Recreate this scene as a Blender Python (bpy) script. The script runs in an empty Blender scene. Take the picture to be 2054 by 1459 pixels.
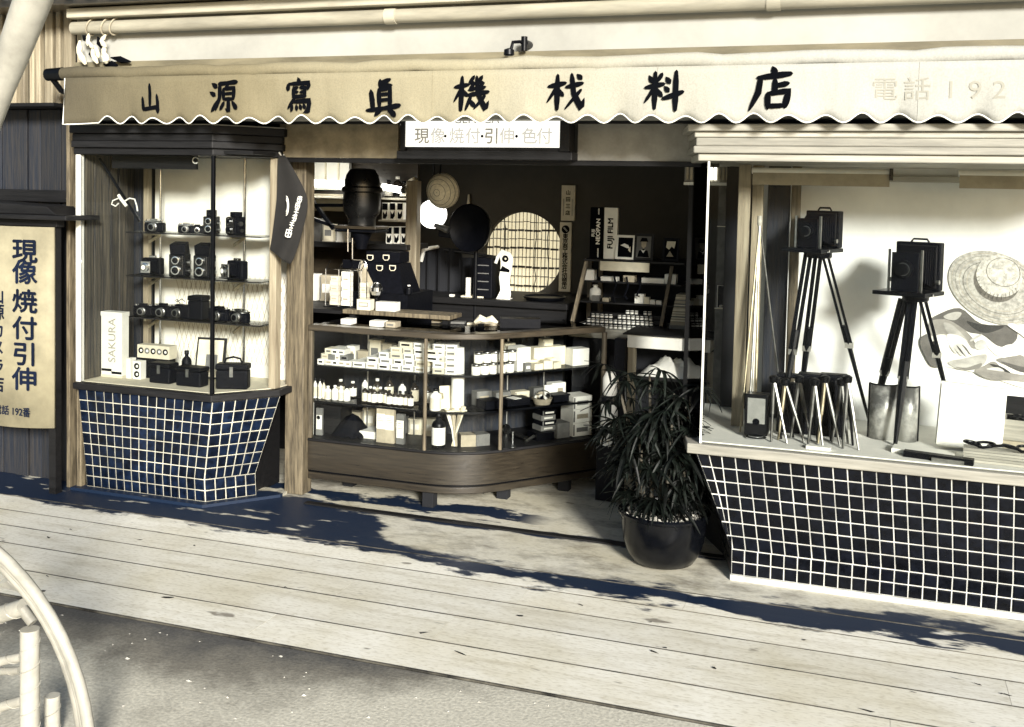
import bpy, math, random
from mathutils import Vector, Matrix
random.seed(7)
sc = bpy.context.scene
col = sc.collection

# ------------------------------------------------------------------ camera
FPX, PX, PY = 2100.0, 1027.0, 495.0          # focal length and principal point in photo pixels
TH, PS, RO, EYE = math.radians(3.0), math.radians(18.9), 0.021, 1.5
F = Vector((-math.sin(PS)*math.cos(TH), math.cos(PS)*math.cos(TH), -math.sin(TH)))
R = Vector((math.cos(PS), math.sin(PS), 0.0)); U = R.cross(F)
cam = bpy.data.cameras.new('camera'); camo = bpy.data.objects.new('camera', cam); col.objects.link(camo)
rr = math.cos(RO)*R + math.sin(RO)*U          # camera rolled a little
uu = -math.sin(RO)*R + math.cos(RO)*U
camo.matrix_world = Matrix(((rr.x, uu.x, -F.x, 0), (rr.y, uu.y, -F.y, 0), (rr.z, uu.z, -F.z, EYE), (0, 0, 0, 1)))
cam.sensor_width = 36.0; cam.sensor_fit = 'HORIZONTAL'; cam.lens = FPX/2054*36
cam.shift_x = (1027.0-PX)/2054; cam.shift_y = (PY-729.5)/2054
cam.clip_start = 0.05; cam.clip_end = 500
sc.camera = camo

# ------------------------------------------------------------------ sky, sun, exposure
SUN_EL, SUN_AZ = math.radians(18), math.radians(34)    # azimuth from straight behind the camera, plus = from the right
w = bpy.data.worlds.new('World'); sc.world = w; w.use_nodes = True
nt = w.node_tree; bg = nt.nodes['Background']
sky = nt.nodes.new('ShaderNodeTexSky'); sky.sky_type = 'NISHITA'; sky.sun_disc = False
sky.sun_elevation = SUN_EL; sky.air_density = 1.0; sky.dust_density = 1.5
sdir = Vector((math.sin(SUN_AZ)*math.cos(SUN_EL), -math.cos(SUN_AZ)*math.cos(SUN_EL), math.sin(SUN_EL)))  # towards the sun
sky.sun_rotation = math.atan2(sdir.x, sdir.y)
bg.inputs[1].default_value = 0.075
nt.links.new(sky.outputs[0], bg.inputs[0])
sl = bpy.data.lights.new('sun', 'SUN'); sl.energy = 5.0; sl.angle = math.radians(11.0); sl.color = (1.0, 0.972, 0.91)
so = bpy.data.objects.new('sun', sl); col.objects.link(so)
so.rotation_euler = sdir.to_track_quat('Z', 'Y').to_euler(); so.location = (-3, -6, 8)
sc.view_settings.view_transform = 'Standard'; sc.view_settings.look = 'None'
sc.view_settings.exposure = 0.72; sc.view_settings.gamma = 1.0; sc.view_settings.use_curve_mapping = False
sc.cycles.max_bounces = 8; sc.cycles.transparent_max_bounces = 24; sc.cycles.caustics_reflective = False

# ------------------------------------------------------------------ measuring helpers
def ray(px, py):
    u = (px-PX)/FPX; v = (py-PY)/FPX
    a = u*math.cos(RO)+v*math.sin(RO); b = -u*math.sin(RO)+v*math.cos(RO)
    return F+a*R-b*U
def A(px, py, y):                       # measured point on the plane Y = y
    d = ray(px, py); t = y/d.y; return Vector((d.x*t, y, EYE+d.z*t))
def G(px, py, z):                       # measured point on the level Z = z
    d = ray(px, py); t = (z-EYE)/d.z; return Vector((d.x*t, d.y*t, z))

# ------------------------------------------------------------------ materials
def mat(name, c, rough=0.6, var=0.15, scale=6.0, bump=0.0, metal=0.0, stretch=None, spec=0.5, coat=0.0, emit=None, c2=None, fac=(0.35, 0.7), detail=6):
    m = bpy.data.materials.new(name); m.use_nodes = True; n = m.node_tree.nodes; l = m.node_tree.links
    p = n['Principled BSDF']; p.inputs['Roughness'].default_value = rough; p.inputs['Metallic'].default_value = metal
    p.inputs['Specular IOR Level'].default_value = spec; p.inputs['Coat Weight'].default_value = coat
    geo = n.new('ShaderNodeNewGeometry'); mp = n.new('ShaderNodeMapping'); l.new(geo.outputs['Position'], mp.inputs[0])
    mp.inputs['Scale'].default_value = stretch or (1, 1, 1)
    no = n.new('ShaderNodeTexNoise'); no.inputs['Scale'].default_value = scale; no.inputs['Detail'].default_value = detail
    no.inputs['Roughness'].default_value = 0.65
    l.new(mp.outputs[0], no.inputs['Vector'])
    ra = n.new('ShaderNodeValToRGB'); l.new(no.outputs[0], ra.inputs[0])
    ra.color_ramp.elements[0].position = fac[0]; ra.color_ramp.elements[1].position = fac[1]
    lo = c2 or tuple(x*(1-var) for x in c); hi = c if c2 else tuple(min(1, x*(1+var*0.6)) for x in c)
    ra.color_ramp.elements[0].color = (*lo, 1); ra.color_ramp.elements[1].color = (*hi, 1)
    oi = n.new('ShaderNodeObjectInfo'); hs = n.new('ShaderNodeHueSaturation')       # each piece a little different
    mr = n.new('ShaderNodeMapRange'); mr.inputs['To Min'].default_value = 1-var*0.7; mr.inputs['To Max'].default_value = 1+var*0.5
    l.new(oi.outputs['Random'], mr.inputs[0]); l.new(mr.outputs[0], hs.inputs['Value']); l.new(ra.outputs[0], hs.inputs['Color'])
    l.new(hs.outputs[0], p.inputs['Base Color'])
    rm = n.new('ShaderNodeMapRange'); rm.inputs['To Min'].default_value = max(0.02, rough-0.1); rm.inputs['To Max'].default_value = min(1, rough+0.12)
    l.new(no.outputs[0], rm.inputs[0]); l.new(rm.outputs[0], p.inputs['Roughness'])
    if bump:
        b = n.new('ShaderNodeBump'); b.inputs['Strength'].default_value = bump; b.inputs['Distance'].default_value = 0.01
        l.new(no.outputs[0], b.inputs['Height']); l.new(b.outputs[0], p.inputs['Normal'])
    if emit:
        p.inputs['Emission Color'].default_value = (*emit[0], 1); p.inputs['Emission Strength'].default_value = emit[1]
    return m
def glass_mat(name, tint=(0.96, 0.98, 0.97), refl=0.9):
    m = bpy.data.materials.new(name); m.use_nodes = True; n = m.node_tree.nodes; l = m.node_tree.links
    n.remove(n['Principled BSDF']); o = n['Material Output']
    t = n.new('ShaderNodeBsdfTransparent'); t.inputs[0].default_value = (*tint, 1)
    g = n.new('ShaderNodeBsdfGlossy'); g.inputs['Roughness'].default_value = 0.01; g.inputs[0].default_value = (refl, refl, refl, 1)
    fr = n.new('ShaderNodeFresnel'); fr.inputs[0].default_value = 1.4
    mx = n.new('ShaderNodeMixShader'); l.new(fr.outputs[0], mx.inputs[0]); l.new(t.outputs[0], mx.inputs[1]); l.new(g.outputs[0], mx.inputs[2])
    l.new(mx.outputs[0], o.inputs[0]); return m
M = {}
M['black'] = mat('black_leather', (0.003, 0.0035, 0.006), 0.5, 0.4, 60, 0.15, spec=0.12)
M['blackm'] = mat('black_enamel', (0.003, 0.0035, 0.005), 0.35, 0.3, 20, spec=0.2)
M['ink'] = mat('black_paint', (0.003, 0.0035, 0.005), 0.9, 0.2, 30, spec=0.03)
M['navy'] = mat('navy_glaze', (0.004, 0.0095, 0.025), 0.32, 0.7, 30, 0.03, spec=0.25)
M['tileblack'] = mat('black_glaze', (0.003, 0.004, 0.0075), 0.28, 0.6, 30, 0.03, spec=0.22)
M['grout'] = mat('white_grout', (0.58, 0.56, 0.46), 0.85, 0.5, 9, 0.1)
M['groutr'] = mat('clean_white_grout', (0.72, 0.72, 0.67), 0.85, 0.35, 9, 0.1)
M['darkwood'] = mat('dark_stained_wood', (0.009, 0.0088, 0.0095), 0.55, 0.45, 5, 0.2, spec=0.3, stretch=(1, 6, 14))
M['darkwoodv'] = mat('dark_weathered_boards', (0.030, 0.026, 0.022), 0.75, 0.9, 5, 0.4, stretch=(18, 6, 0.8), c2=(0.006, 0.009, 0.016), fac=(0.42, 0.75))
M['midwood'] = mat('brown_varnished_wood', (0.050, 0.039, 0.024), 0.3, 0.45, 4, 0.04, spec=0.9, coat=0.15, stretch=(1.5, 4, 26), c2=(0.024, 0.019, 0.013))
M['palewood'] = mat('pale_planed_wood', (0.37, 0.355, 0.30), 0.55, 0.3, 4, 0.1, stretch=(1, 5, 16))
M['palewoodv'] = mat('pale_upright_wood', (0.42, 0.37, 0.26), 0.6, 0.5, 4, 0.15, stretch=(14, 8, 0.9), c2=(0.22, 0.18, 0.12))
M['postwood'] = mat('worn_post_wood', (0.22, 0.18, 0.115), 0.6, 0.5, 5, 0.25, stretch=(16, 8, 1.2), c2=(0.05, 0.04, 0.026))
M['wall'] = mat('cream_plaster', (0.42, 0.416, 0.375), 0.9, 0.2, 2, 0.05)
M['pipe'] = mat('cream_painted_pipe', (0.44, 0.41, 0.32), 0.55, 0.35, 5, 0.08, stretch=(.4,1,3))
M['tan'] = mat('tan_fascia', (0.20, 0.175, 0.11), 0.7, 0.4, 5, 0.1, stretch=(0.6, 1, 3))
M['greypanel'] = mat('grey_painted_panel', (0.30, 0.29, 0.255), 0.75, 0.25, 9, 0.1)
M['brownpanel'] = mat('brown_painted_panel', (0.22, 0.185, 0.12), 0.75, 0.4, 9, 0.1)
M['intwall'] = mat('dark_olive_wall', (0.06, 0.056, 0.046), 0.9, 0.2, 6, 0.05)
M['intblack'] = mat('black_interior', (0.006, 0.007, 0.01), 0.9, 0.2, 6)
M['white'] = mat('white_card', (0.82, 0.81, 0.74), 0.7, 0.08, 12)
M['cream'] = mat('cream_card', (0.70, 0.65, 0.50), 0.75, 0.14, 14)
M['buff'] = mat('buff_card', (0.42, 0.37, 0.27), 0.8, 0.25, 14)
M['greycard'] = mat('grey_card', (0.16, 0.16, 0.15), 0.7, 0.3, 14)
M['backdrop'] = mat('white_backdrop_cloth', (0.86, 0.865, 0.83), 0.95, 0.06, 9, 0.05)
M['backdropl'] = mat('ivory_backdrop_cloth', (0.84, 0.82, 0.73), 0.95, 0.08, 9, 0.05)
M['chrome'] = mat('chrome', (0.75, 0.76, 0.76), 0.18, 0.1, 30, metal=1.0)
M['steel'] = mat('dull_steel', (0.42, 0.42, 0.40), 0.35, 0.3, 30, metal=1.0)
M['legmetal'] = mat('tarnished_leg_metal', (0.17, 0.17, 0.16), 0.4, 0.5, 18, metal=0.9)
M['globe'] = mat('lit_globe', (0.9, 0.9, 0.85), 0.4, 0.02, emit=((1.0, 0.97, 0.88), 2.6))
M['brass'] = mat('worn_brass', (0.45, 0.40, 0.28), 0.35, 0.3, 30, metal=0.9)
M['enamel'] = mat('enamelled_iron', (0.008, 0.008, 0.008), 0.28, 0.4, 9)
M['bottle'] = mat('brown_bottle', (0.03, 0.025, 0.02), 0.15, 0.4, 30, coat=0.5)
M['flag'] = mat('dark_flag_cloth', (0.011, 0.010, 0.009), 0.9, 0.35, 20, 0.2)
M['pot'] = mat('black_glazed_pot', (0.003, 0.0035, 0.005), 0.2, 0.4, 14, spec=0.35)
M['leaf'] = mat('palm_leaf', (0.006, 0.009, 0.0065), 0.5, 0.9, 22, spec=0.22)
M['stem'] = mat('palm_stem', (0.13, 0.115, 0.085), 0.7, 0.5, 40, stretch=(1, 1, 3))
M['gravel'] = mat('white_gravel', (0.50, 0.48, 0.42), 0.85, 0.4, 50)
M['cane'] = mat('pale_wrapped_cane', (0.40, 0.385, 0.33), 0.45, 0.3, 9, 0.15)
M['lamp'] = mat('lit_lamp', (0.9, 0.9, 0.85), 0.4, 0.02, emit=((1.0, 0.96, 0.85), 11.0))
M['paperwin'] = mat('daylit_paper', (0.7, 0.66, 0.5), 0.8, 0.1, emit=((1.0, 0.90, 0.62), 0.42))
M['backlit'] = mat('backlit_sign_face', (0.85, 0.85, 0.80), 0.4, 0.03, emit=((1.0, 0.98, 0.92), 0.62))
M['faint'] = mat('faded_lettering', (0.40, 0.38, 0.31), 0.6, 0.3, 30)
M['signtext'] = mat('faded_sign_letters', (0.36, 0.35, 0.29), 0.6, 0.3, 30, emit=((1.0, 0.98, 0.92), 0.10))
M['signtext2'] = mat('worn_sign_letters', (0.5, 0.49, 0.43), 0.6, 0.2, 30, emit=((1.0, 0.98, 0.92), 0.3))
M['faint2'] = mat('worn_away_lettering', (0.66, 0.65, 0.58), 0.6, 0.15, 30)
M['glass'] = glass_mat('window_glass', (0.975, 0.985, 0.98), 0.16)
M['glass2'] = glass_mat('showcase_glass', (0.97, 0.98, 0.975), 0.4)
M['skin'] = mat('printed_skin', (0.10, 0.09, 0.075), 0.7, 0.6, 20)
M['straw'] = mat('printed_straw', (0.50, 0.49, 0.44), 0.8, 0.45, 70, 0.0)
M['strawd'] = mat('printed_straw_shadow', (0.14, 0.13, 0.11), 0.8, 0.5, 70)
M['woven'] = mat('woven_straw', (0.88, 0.83, 0.66), 0.8, 0.2, 60, 0.3)
M['stone'] = mat('mottled_dark_panel', (0.11, 0.11, 0.10), 0.5, 0.9, 14, 0.1, fac=(0.3, 0.75))
M['navysign'] = mat('navy_sign_paint', (0.006, 0.011, 0.028), 0.8, 0.3, 30, spec=0.1)
M['signcream'] = mat('cream_sign_board', (0.34, 0.305, 0.20), 0.75, 0.3, 5, 0.05)

def wet_shade_chain(n, l, pos):
    """Dark ground mask: splashed band along the front, its wide left end holding shade."""
    def math_(op, a, b=None, c=None):
        k = n.new('ShaderNodeMath'); k.operation = op
        for i, v in enumerate((a, b, c)):
            if v is None: continue
            if isinstance(v, (int, float)): k.inputs[i].default_value = v
            else: l.new(v, k.inputs[i])
        return k.outputs[0]
    se = n.new('ShaderNodeSeparateXYZ'); l.new(pos, se.inputs[0])
    mp = n.new('ShaderNodeMapping'); mp.inputs['Scale'].default_value = (1.0, 2.6, 1); l.new(pos, mp.inputs[0])
    no = n.new('ShaderNodeTexNoise'); no.inputs['Scale'].default_value = 3.2; no.inputs['Detail'].default_value = 7; no.inputs['Roughness'].default_value = 0.62
    l.new(mp.outputs[0], no.inputs['Vector'])
    d = math_('MULTIPLY', math_('SUBTRACT', no.outputs[0], 0.5), 0.46)
    y = math_('ADD', se.outputs[1], d)
    x = se.outputs[0]
    def sstep(e0, e1, v):
        k = n.new('ShaderNodeMapRange'); k.interpolation_type = 'SMOOTHSTEP'
        k.inputs['From Min'].default_value = e0; k.inputs['From Max'].default_value = e1; l.new(v, k.inputs[0]); return k.outputs[0]
    # lower edge of the band (towards the street): 3.87 at the left, 3.76 at the right
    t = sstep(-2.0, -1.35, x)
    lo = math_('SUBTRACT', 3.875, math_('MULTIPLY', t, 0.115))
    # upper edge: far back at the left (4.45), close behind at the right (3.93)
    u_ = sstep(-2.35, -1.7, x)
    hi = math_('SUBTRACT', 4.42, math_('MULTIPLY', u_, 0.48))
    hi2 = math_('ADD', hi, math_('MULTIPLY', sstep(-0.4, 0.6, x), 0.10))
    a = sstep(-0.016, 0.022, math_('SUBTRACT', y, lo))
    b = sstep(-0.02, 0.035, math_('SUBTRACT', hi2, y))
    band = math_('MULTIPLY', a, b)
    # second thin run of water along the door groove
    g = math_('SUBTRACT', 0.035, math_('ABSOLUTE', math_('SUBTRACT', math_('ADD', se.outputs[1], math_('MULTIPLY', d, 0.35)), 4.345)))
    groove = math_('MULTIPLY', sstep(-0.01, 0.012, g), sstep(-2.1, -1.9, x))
    # dark strip along the floor under the counter front
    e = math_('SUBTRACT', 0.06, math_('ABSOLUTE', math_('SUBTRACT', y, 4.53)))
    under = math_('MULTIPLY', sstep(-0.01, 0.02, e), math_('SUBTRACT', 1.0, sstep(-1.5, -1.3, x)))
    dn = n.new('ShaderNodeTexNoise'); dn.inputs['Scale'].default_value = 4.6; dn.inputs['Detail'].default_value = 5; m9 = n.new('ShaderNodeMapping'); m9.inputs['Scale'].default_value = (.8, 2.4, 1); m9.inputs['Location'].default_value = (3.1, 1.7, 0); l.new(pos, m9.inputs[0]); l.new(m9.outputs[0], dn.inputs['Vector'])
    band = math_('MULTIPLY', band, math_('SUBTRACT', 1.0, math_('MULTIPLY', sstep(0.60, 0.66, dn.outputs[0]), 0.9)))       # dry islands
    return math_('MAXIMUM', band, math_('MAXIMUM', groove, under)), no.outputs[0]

def ground_mat(name, c, c2, stretch, scale, bump, wet=True):
    m = bpy.data.materials.new(name); m.use_nodes = True; n = m.node_tree.nodes; l = m.node_tree.links; p = n['Principled BSDF']
    geo = n.new('ShaderNodeNewGeometry'); pos = geo.outputs['Position']
    mp = n.new('ShaderNodeMapping'); mp.inputs['Scale'].default_value = stretch; l.new(pos, mp.inputs[0])
    oi = n.new('ShaderNodeObjectInfo'); va = n.new('ShaderNodeVectorMath'); va.operation = 'ADD'
    l.new(mp.outputs[0], va.inputs[0]); l.new(oi.outputs['Random'], va.inputs[1])
    no = n.new('ShaderNodeTexNoise'); no.inputs['Scale'].default_value = scale; no.inputs['Detail'].default_value = 8; no.inputs['Roughness'].default_value = 0.7
    l.new(va.outputs[0], no.inputs['Vector'])
    ra = n.new('ShaderNodeValToRGB'); l.new(no.outputs[0], ra.inputs[0]); e = ra.color_ramp.elements
    e[0].position = 0.33; e[0].color = (*c2, 1); e[1].position = 0.52; e[1].color = (*c, 1)
    # scattered dark spots, knots and scuffs
    vo = n.new('ShaderNodeTexNoise'); vo.inputs['Scale'].default_value = 5.5; vo.inputs['Detail'].default_value = 3
    mp2 = n.new('ShaderNodeMapping'); mp2.inputs['Scale'].default_value = (1.0, 2.8, 1); l.new(pos, mp2.inputs[0]); l.new(mp2.outputs[0], vo.inputs['Vector'])
    sp = n.new('ShaderNodeValToRGB'); l.new(vo.outputs[0], sp.inputs[0]); sp.color_ramp.elements[0].position = 0.27; sp.color_ramp.elements[1].position = 0.31
    sp.color_ramp.elements[0].color = (0.22, 0.2, 0.18, 1); sp.color_ramp.elements[1].color = (1, 1, 1, 1)
    mu = n.new('ShaderNodeMixRGB'); mu.blend_type = 'MULTIPLY'; mu.inputs[0].default_value = 0.8
    l.new(ra.outputs[0], mu.inputs[1]); l.new(sp.outputs[0], mu.inputs[2])
    bl = n.new('ShaderNodeTexNoise'); bl.inputs['Scale'].default_value = 1.7; bl.inputs['Detail'].default_value = 6; bl.inputs['Roughness'].default_value = 0.6; l.new(pos, bl.inputs['Vector'])
    br = n.new('ShaderNodeValToRGB'); l.new(bl.outputs[0], br.inputs[0]); br.color_ramp.elements[0].position = 0.36; br.color_ramp.elements[1].position = 0.58
    br.color_ramp.elements[0].color = (0.82, 0.79, 0.70, 1); br.color_ramp.elements[1].color = (1, 1, 1, 1)
    m3 = n.new('ShaderNodeMixRGB'); m3.blend_type = 'MULTIPLY'; m3.inputs[0].default_value = 0.85; l.new(mu.outputs[0], m3.inputs[1]); l.new(br.outputs[0], m3.inputs[2]); mu = m3
    hs = n.new('ShaderNodeHueSaturation'); mr = n.new('ShaderNodeMapRange'); mr.inputs['To Min'].default_value = 0.92; mr.inputs['To Max'].default_value = 1.06
    l.new(oi.outputs['Random'], mr.inputs[0]); l.new(mr.outputs[0], hs.inputs['Value']); l.new(mu.outputs[0], hs.inputs['Color'])
    gr = n.new('ShaderNodeTexNoise'); gr.inputs['Scale'].default_value = 120; gr.inputs['Detail'].default_value = 3; mg = n.new('ShaderNodeMapping'); mg.inputs['Scale'].default_value = (.35, 1, 1); l.new(pos, mg.inputs[0]); l.new(mg.outputs[0], gr.inputs['Vector'])
    gc = n.new('ShaderNodeValToRGB'); l.new(gr.outputs[0], gc.inputs[0]); gc.color_ramp.elements[0].position = 0.32; gc.color_ramp.elements[1].position = 0.5; gc.color_ramp.elements[0].color = (0.76, 0.74, 0.69, 1); gc.color_ramp.elements[1].color = (1, 1, 1, 1)
    m4 = n.new('ShaderNodeMixRGB'); m4.blend_type = 'MULTIPLY'; m4.inputs[0].default_value = 0.8; l.new(hs.outputs[0], m4.inputs[1]); l.new(gc.outputs[0], m4.inputs[2])
    out = m4.outputs[0]
    p.inputs['Roughness'].default_value = 0.8
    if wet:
        wm, wn = wet_shade_chain(n, l, pos)
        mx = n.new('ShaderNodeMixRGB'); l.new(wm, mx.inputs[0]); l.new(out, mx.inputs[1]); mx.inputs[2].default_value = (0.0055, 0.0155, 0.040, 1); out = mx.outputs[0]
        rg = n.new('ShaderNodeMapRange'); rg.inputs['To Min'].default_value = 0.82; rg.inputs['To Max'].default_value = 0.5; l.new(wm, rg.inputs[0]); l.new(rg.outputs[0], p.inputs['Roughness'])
    l.new(out, p.inputs['Base Color'])
    b = n.new('ShaderNodeBump'); b.inputs['Strength'].default_value = bump; b.inputs['Distance'].default_value = 0.006; l.new(no.outputs[0], b.inputs['Height']); l.new(b.outputs[0], p.inputs['Normal'])
    return m
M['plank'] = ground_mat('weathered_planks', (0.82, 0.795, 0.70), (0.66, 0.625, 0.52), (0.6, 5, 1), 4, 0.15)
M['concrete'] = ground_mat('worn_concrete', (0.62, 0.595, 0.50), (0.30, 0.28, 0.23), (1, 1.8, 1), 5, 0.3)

def road_mat():
    m = bpy.data.materials.new('dusty_road'); m.use_nodes = True; n = m.node_tree.nodes; l = m.node_tree.links; p = n['Principled BSDF']
    geo = n.new('ShaderNodeNewGeometry'); pos = geo.outputs['Position']
    no = n.new('ShaderNodeTexNoise'); no.inputs['Scale'].default_value = 2.3; no.inputs['Detail'].default_value = 9; no.inputs['Roughness'].default_value = 0.7
    l.new(pos, no.inputs['Vector'])
    fi = n.new('ShaderNodeTexNoise'); fi.inputs['Scale'].default_value = 90; fi.inputs['Detail'].default_value = 4; l.new(pos, fi.inputs['Vector'])
    se = n.new('ShaderNodeSeparateXYZ'); l.new(pos, se.inputs[0])
    # dust lies thicker away from the kerb of planks
    mr = n.new('ShaderNodeMapRange'); mr.inputs['From Min'].default_value = 2.95; mr.inputs['From Max'].default_value = 2.5; l.new(se.outputs[1], mr.inputs[0])
    mx_ = n.new('ShaderNodeMapRange'); mx_.inputs['From Min'].default_value = -1.7; mx_.inputs['From Max'].default_value = -0.6; mx_.inputs['To Max'].default_value = 1.1; l.new(se.outputs[0], mx_.inputs[0])
    ad = n.new('ShaderNodeMath'); ad.operation = 'ADD'; l.new(mr.outputs[0], ad.inputs[0]); l.new(mx_.outputs[0], ad.inputs[1])
    a2 = n.new('ShaderNodeMath'); a2.operation = 'MULTIPLY_ADD'; l.new(no.outputs[0], a2.inputs[0]); a2.inputs[1].default_value = 1.5; l.new(ad.outputs[0], a2.inputs[2])
    ra = n.new('ShaderNodeValToRGB'); l.new(a2.outputs[0], ra.inputs[0]); e = ra.color_ramp.elements
    mp = n.new('ShaderNodeMath'); mp.operation = 'MULTIPLY'; mp.inputs[1].default_value = 0.5; l.new(a2.outputs[0], mp.inputs[0]); l.new(mp.outputs[0], ra.inputs[0])
    e[0].position = 0.45; e[0].color = (0.085, 0.082, 0.076, 1); e[1].position = 0.86; e[1].color = (0.60, 0.57, 0.47, 1)
    k = e.new(0.62); k.color = (0.20, 0.185, 0.15, 1)
    r2 = n.new('ShaderNodeValToRGB'); l.new(fi.outputs[0], r2.inputs[0]); r2.color_ramp.elements[0].color = (0.75, 0.75, 0.75, 1); r2.color_ramp.elements[0].position = 0.3; r2.color_ramp.elements[1].position = 0.65; r2.color_ramp.elements[1].color = (1.1, 1.1, 1.1, 1)
    mu = n.new('ShaderNodeMixRGB'); mu.blend_type = 'MULTIPLY'; mu.inputs[0].default_value = 1; l.new(ra.outputs[0], mu.inputs[1]); l.new(r2.outputs[0], mu.inputs[2])
    l.new(mu.outputs[0], p.inputs['Base Color']); p.inputs['Roughness'].default_value = 0.9
    b = n.new('ShaderNodeBump'); b.inputs['Strength'].default_value = 0.3; b.inputs['Distance'].default_value = 0.005; l.new(fi.outputs[0], b.inputs['Height']); l.new(b.outputs[0], p.inputs['Normal'])
    return m
M['road'] = road_mat()

def awning_mat():
    """Canvas, shade over its left end painted in as a darker tan ramp."""
    m = bpy.data.materials.new('shade_toned_canvas'); m.use_nodes = True; n = m.node_tree.nodes; l = m.node_tree.links; p = n['Principled BSDF']
    geo = n.new('ShaderNodeNewGeometry'); se = n.new('ShaderNodeSeparateXYZ'); l.new(geo.outputs['Position'], se.inputs[0])
    no = n.new('ShaderNodeTexNoise'); no.inputs['Scale'].default_value = 2.2; no.inputs['Detail'].default_value = 7; l.new(geo.outputs['Position'], no.inputs['Vector'])
    wv = n.new('ShaderNodeTexNoise'); wv.inputs['Scale'].default_value = 170; wv.inputs['Detail'].default_value = 2; l.new(geo.outputs['Position'], wv.inputs['Vector'])
    k = n.new('ShaderNodeMath'); k.operation = 'MULTIPLY_ADD'; l.new(no.outputs[0], k.inputs[0]); k.inputs[1].default_value = 0.9; l.new(se.outputs[0], k.inputs[2])
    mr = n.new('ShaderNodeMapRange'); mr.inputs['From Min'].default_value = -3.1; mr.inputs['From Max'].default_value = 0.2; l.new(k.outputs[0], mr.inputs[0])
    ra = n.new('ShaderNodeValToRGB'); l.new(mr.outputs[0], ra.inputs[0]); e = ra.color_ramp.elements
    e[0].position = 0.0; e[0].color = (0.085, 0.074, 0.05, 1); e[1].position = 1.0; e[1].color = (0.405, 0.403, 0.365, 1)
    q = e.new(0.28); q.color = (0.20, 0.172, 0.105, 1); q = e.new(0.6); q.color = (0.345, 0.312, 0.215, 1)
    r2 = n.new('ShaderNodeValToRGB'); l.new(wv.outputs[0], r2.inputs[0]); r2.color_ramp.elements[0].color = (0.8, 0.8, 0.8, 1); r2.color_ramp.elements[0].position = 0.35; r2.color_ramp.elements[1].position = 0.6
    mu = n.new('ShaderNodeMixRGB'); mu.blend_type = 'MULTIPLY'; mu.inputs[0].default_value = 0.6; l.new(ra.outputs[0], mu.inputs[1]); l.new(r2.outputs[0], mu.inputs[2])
    l.new(mu.outputs[0], p.inputs['Base Color']); p.inputs['Roughness'].default_value = 0.9; p.inputs['Specular IOR Level'].default_value = 0.2
    wr_ = n.new('ShaderNodeTexNoise'); wr_.inputs['Scale'].default_value = 5; wr_.inputs['Detail'].default_value = 5; wm_ = n.new('ShaderNodeMapping'); wm_.inputs['Scale'].default_value = (1.6, 1, .5); wm_.inputs['Rotation'].default_value = (0, .35, 0); l.new(geo.outputs['Position'], wm_.inputs[0]); l.new(wm_.outputs[0], wr_.inputs['Vector'])
    b = n.new('ShaderNodeBump'); b.inputs['Strength'].default_value = 0.5; b.inputs['Distance'].default_value = 0.02; l.new(wr_.outputs[0], b.inputs['Height']); l.new(b.outputs[0], p.inputs['Normal'])
    return m
M['canvas'] = awning_mat()

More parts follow.
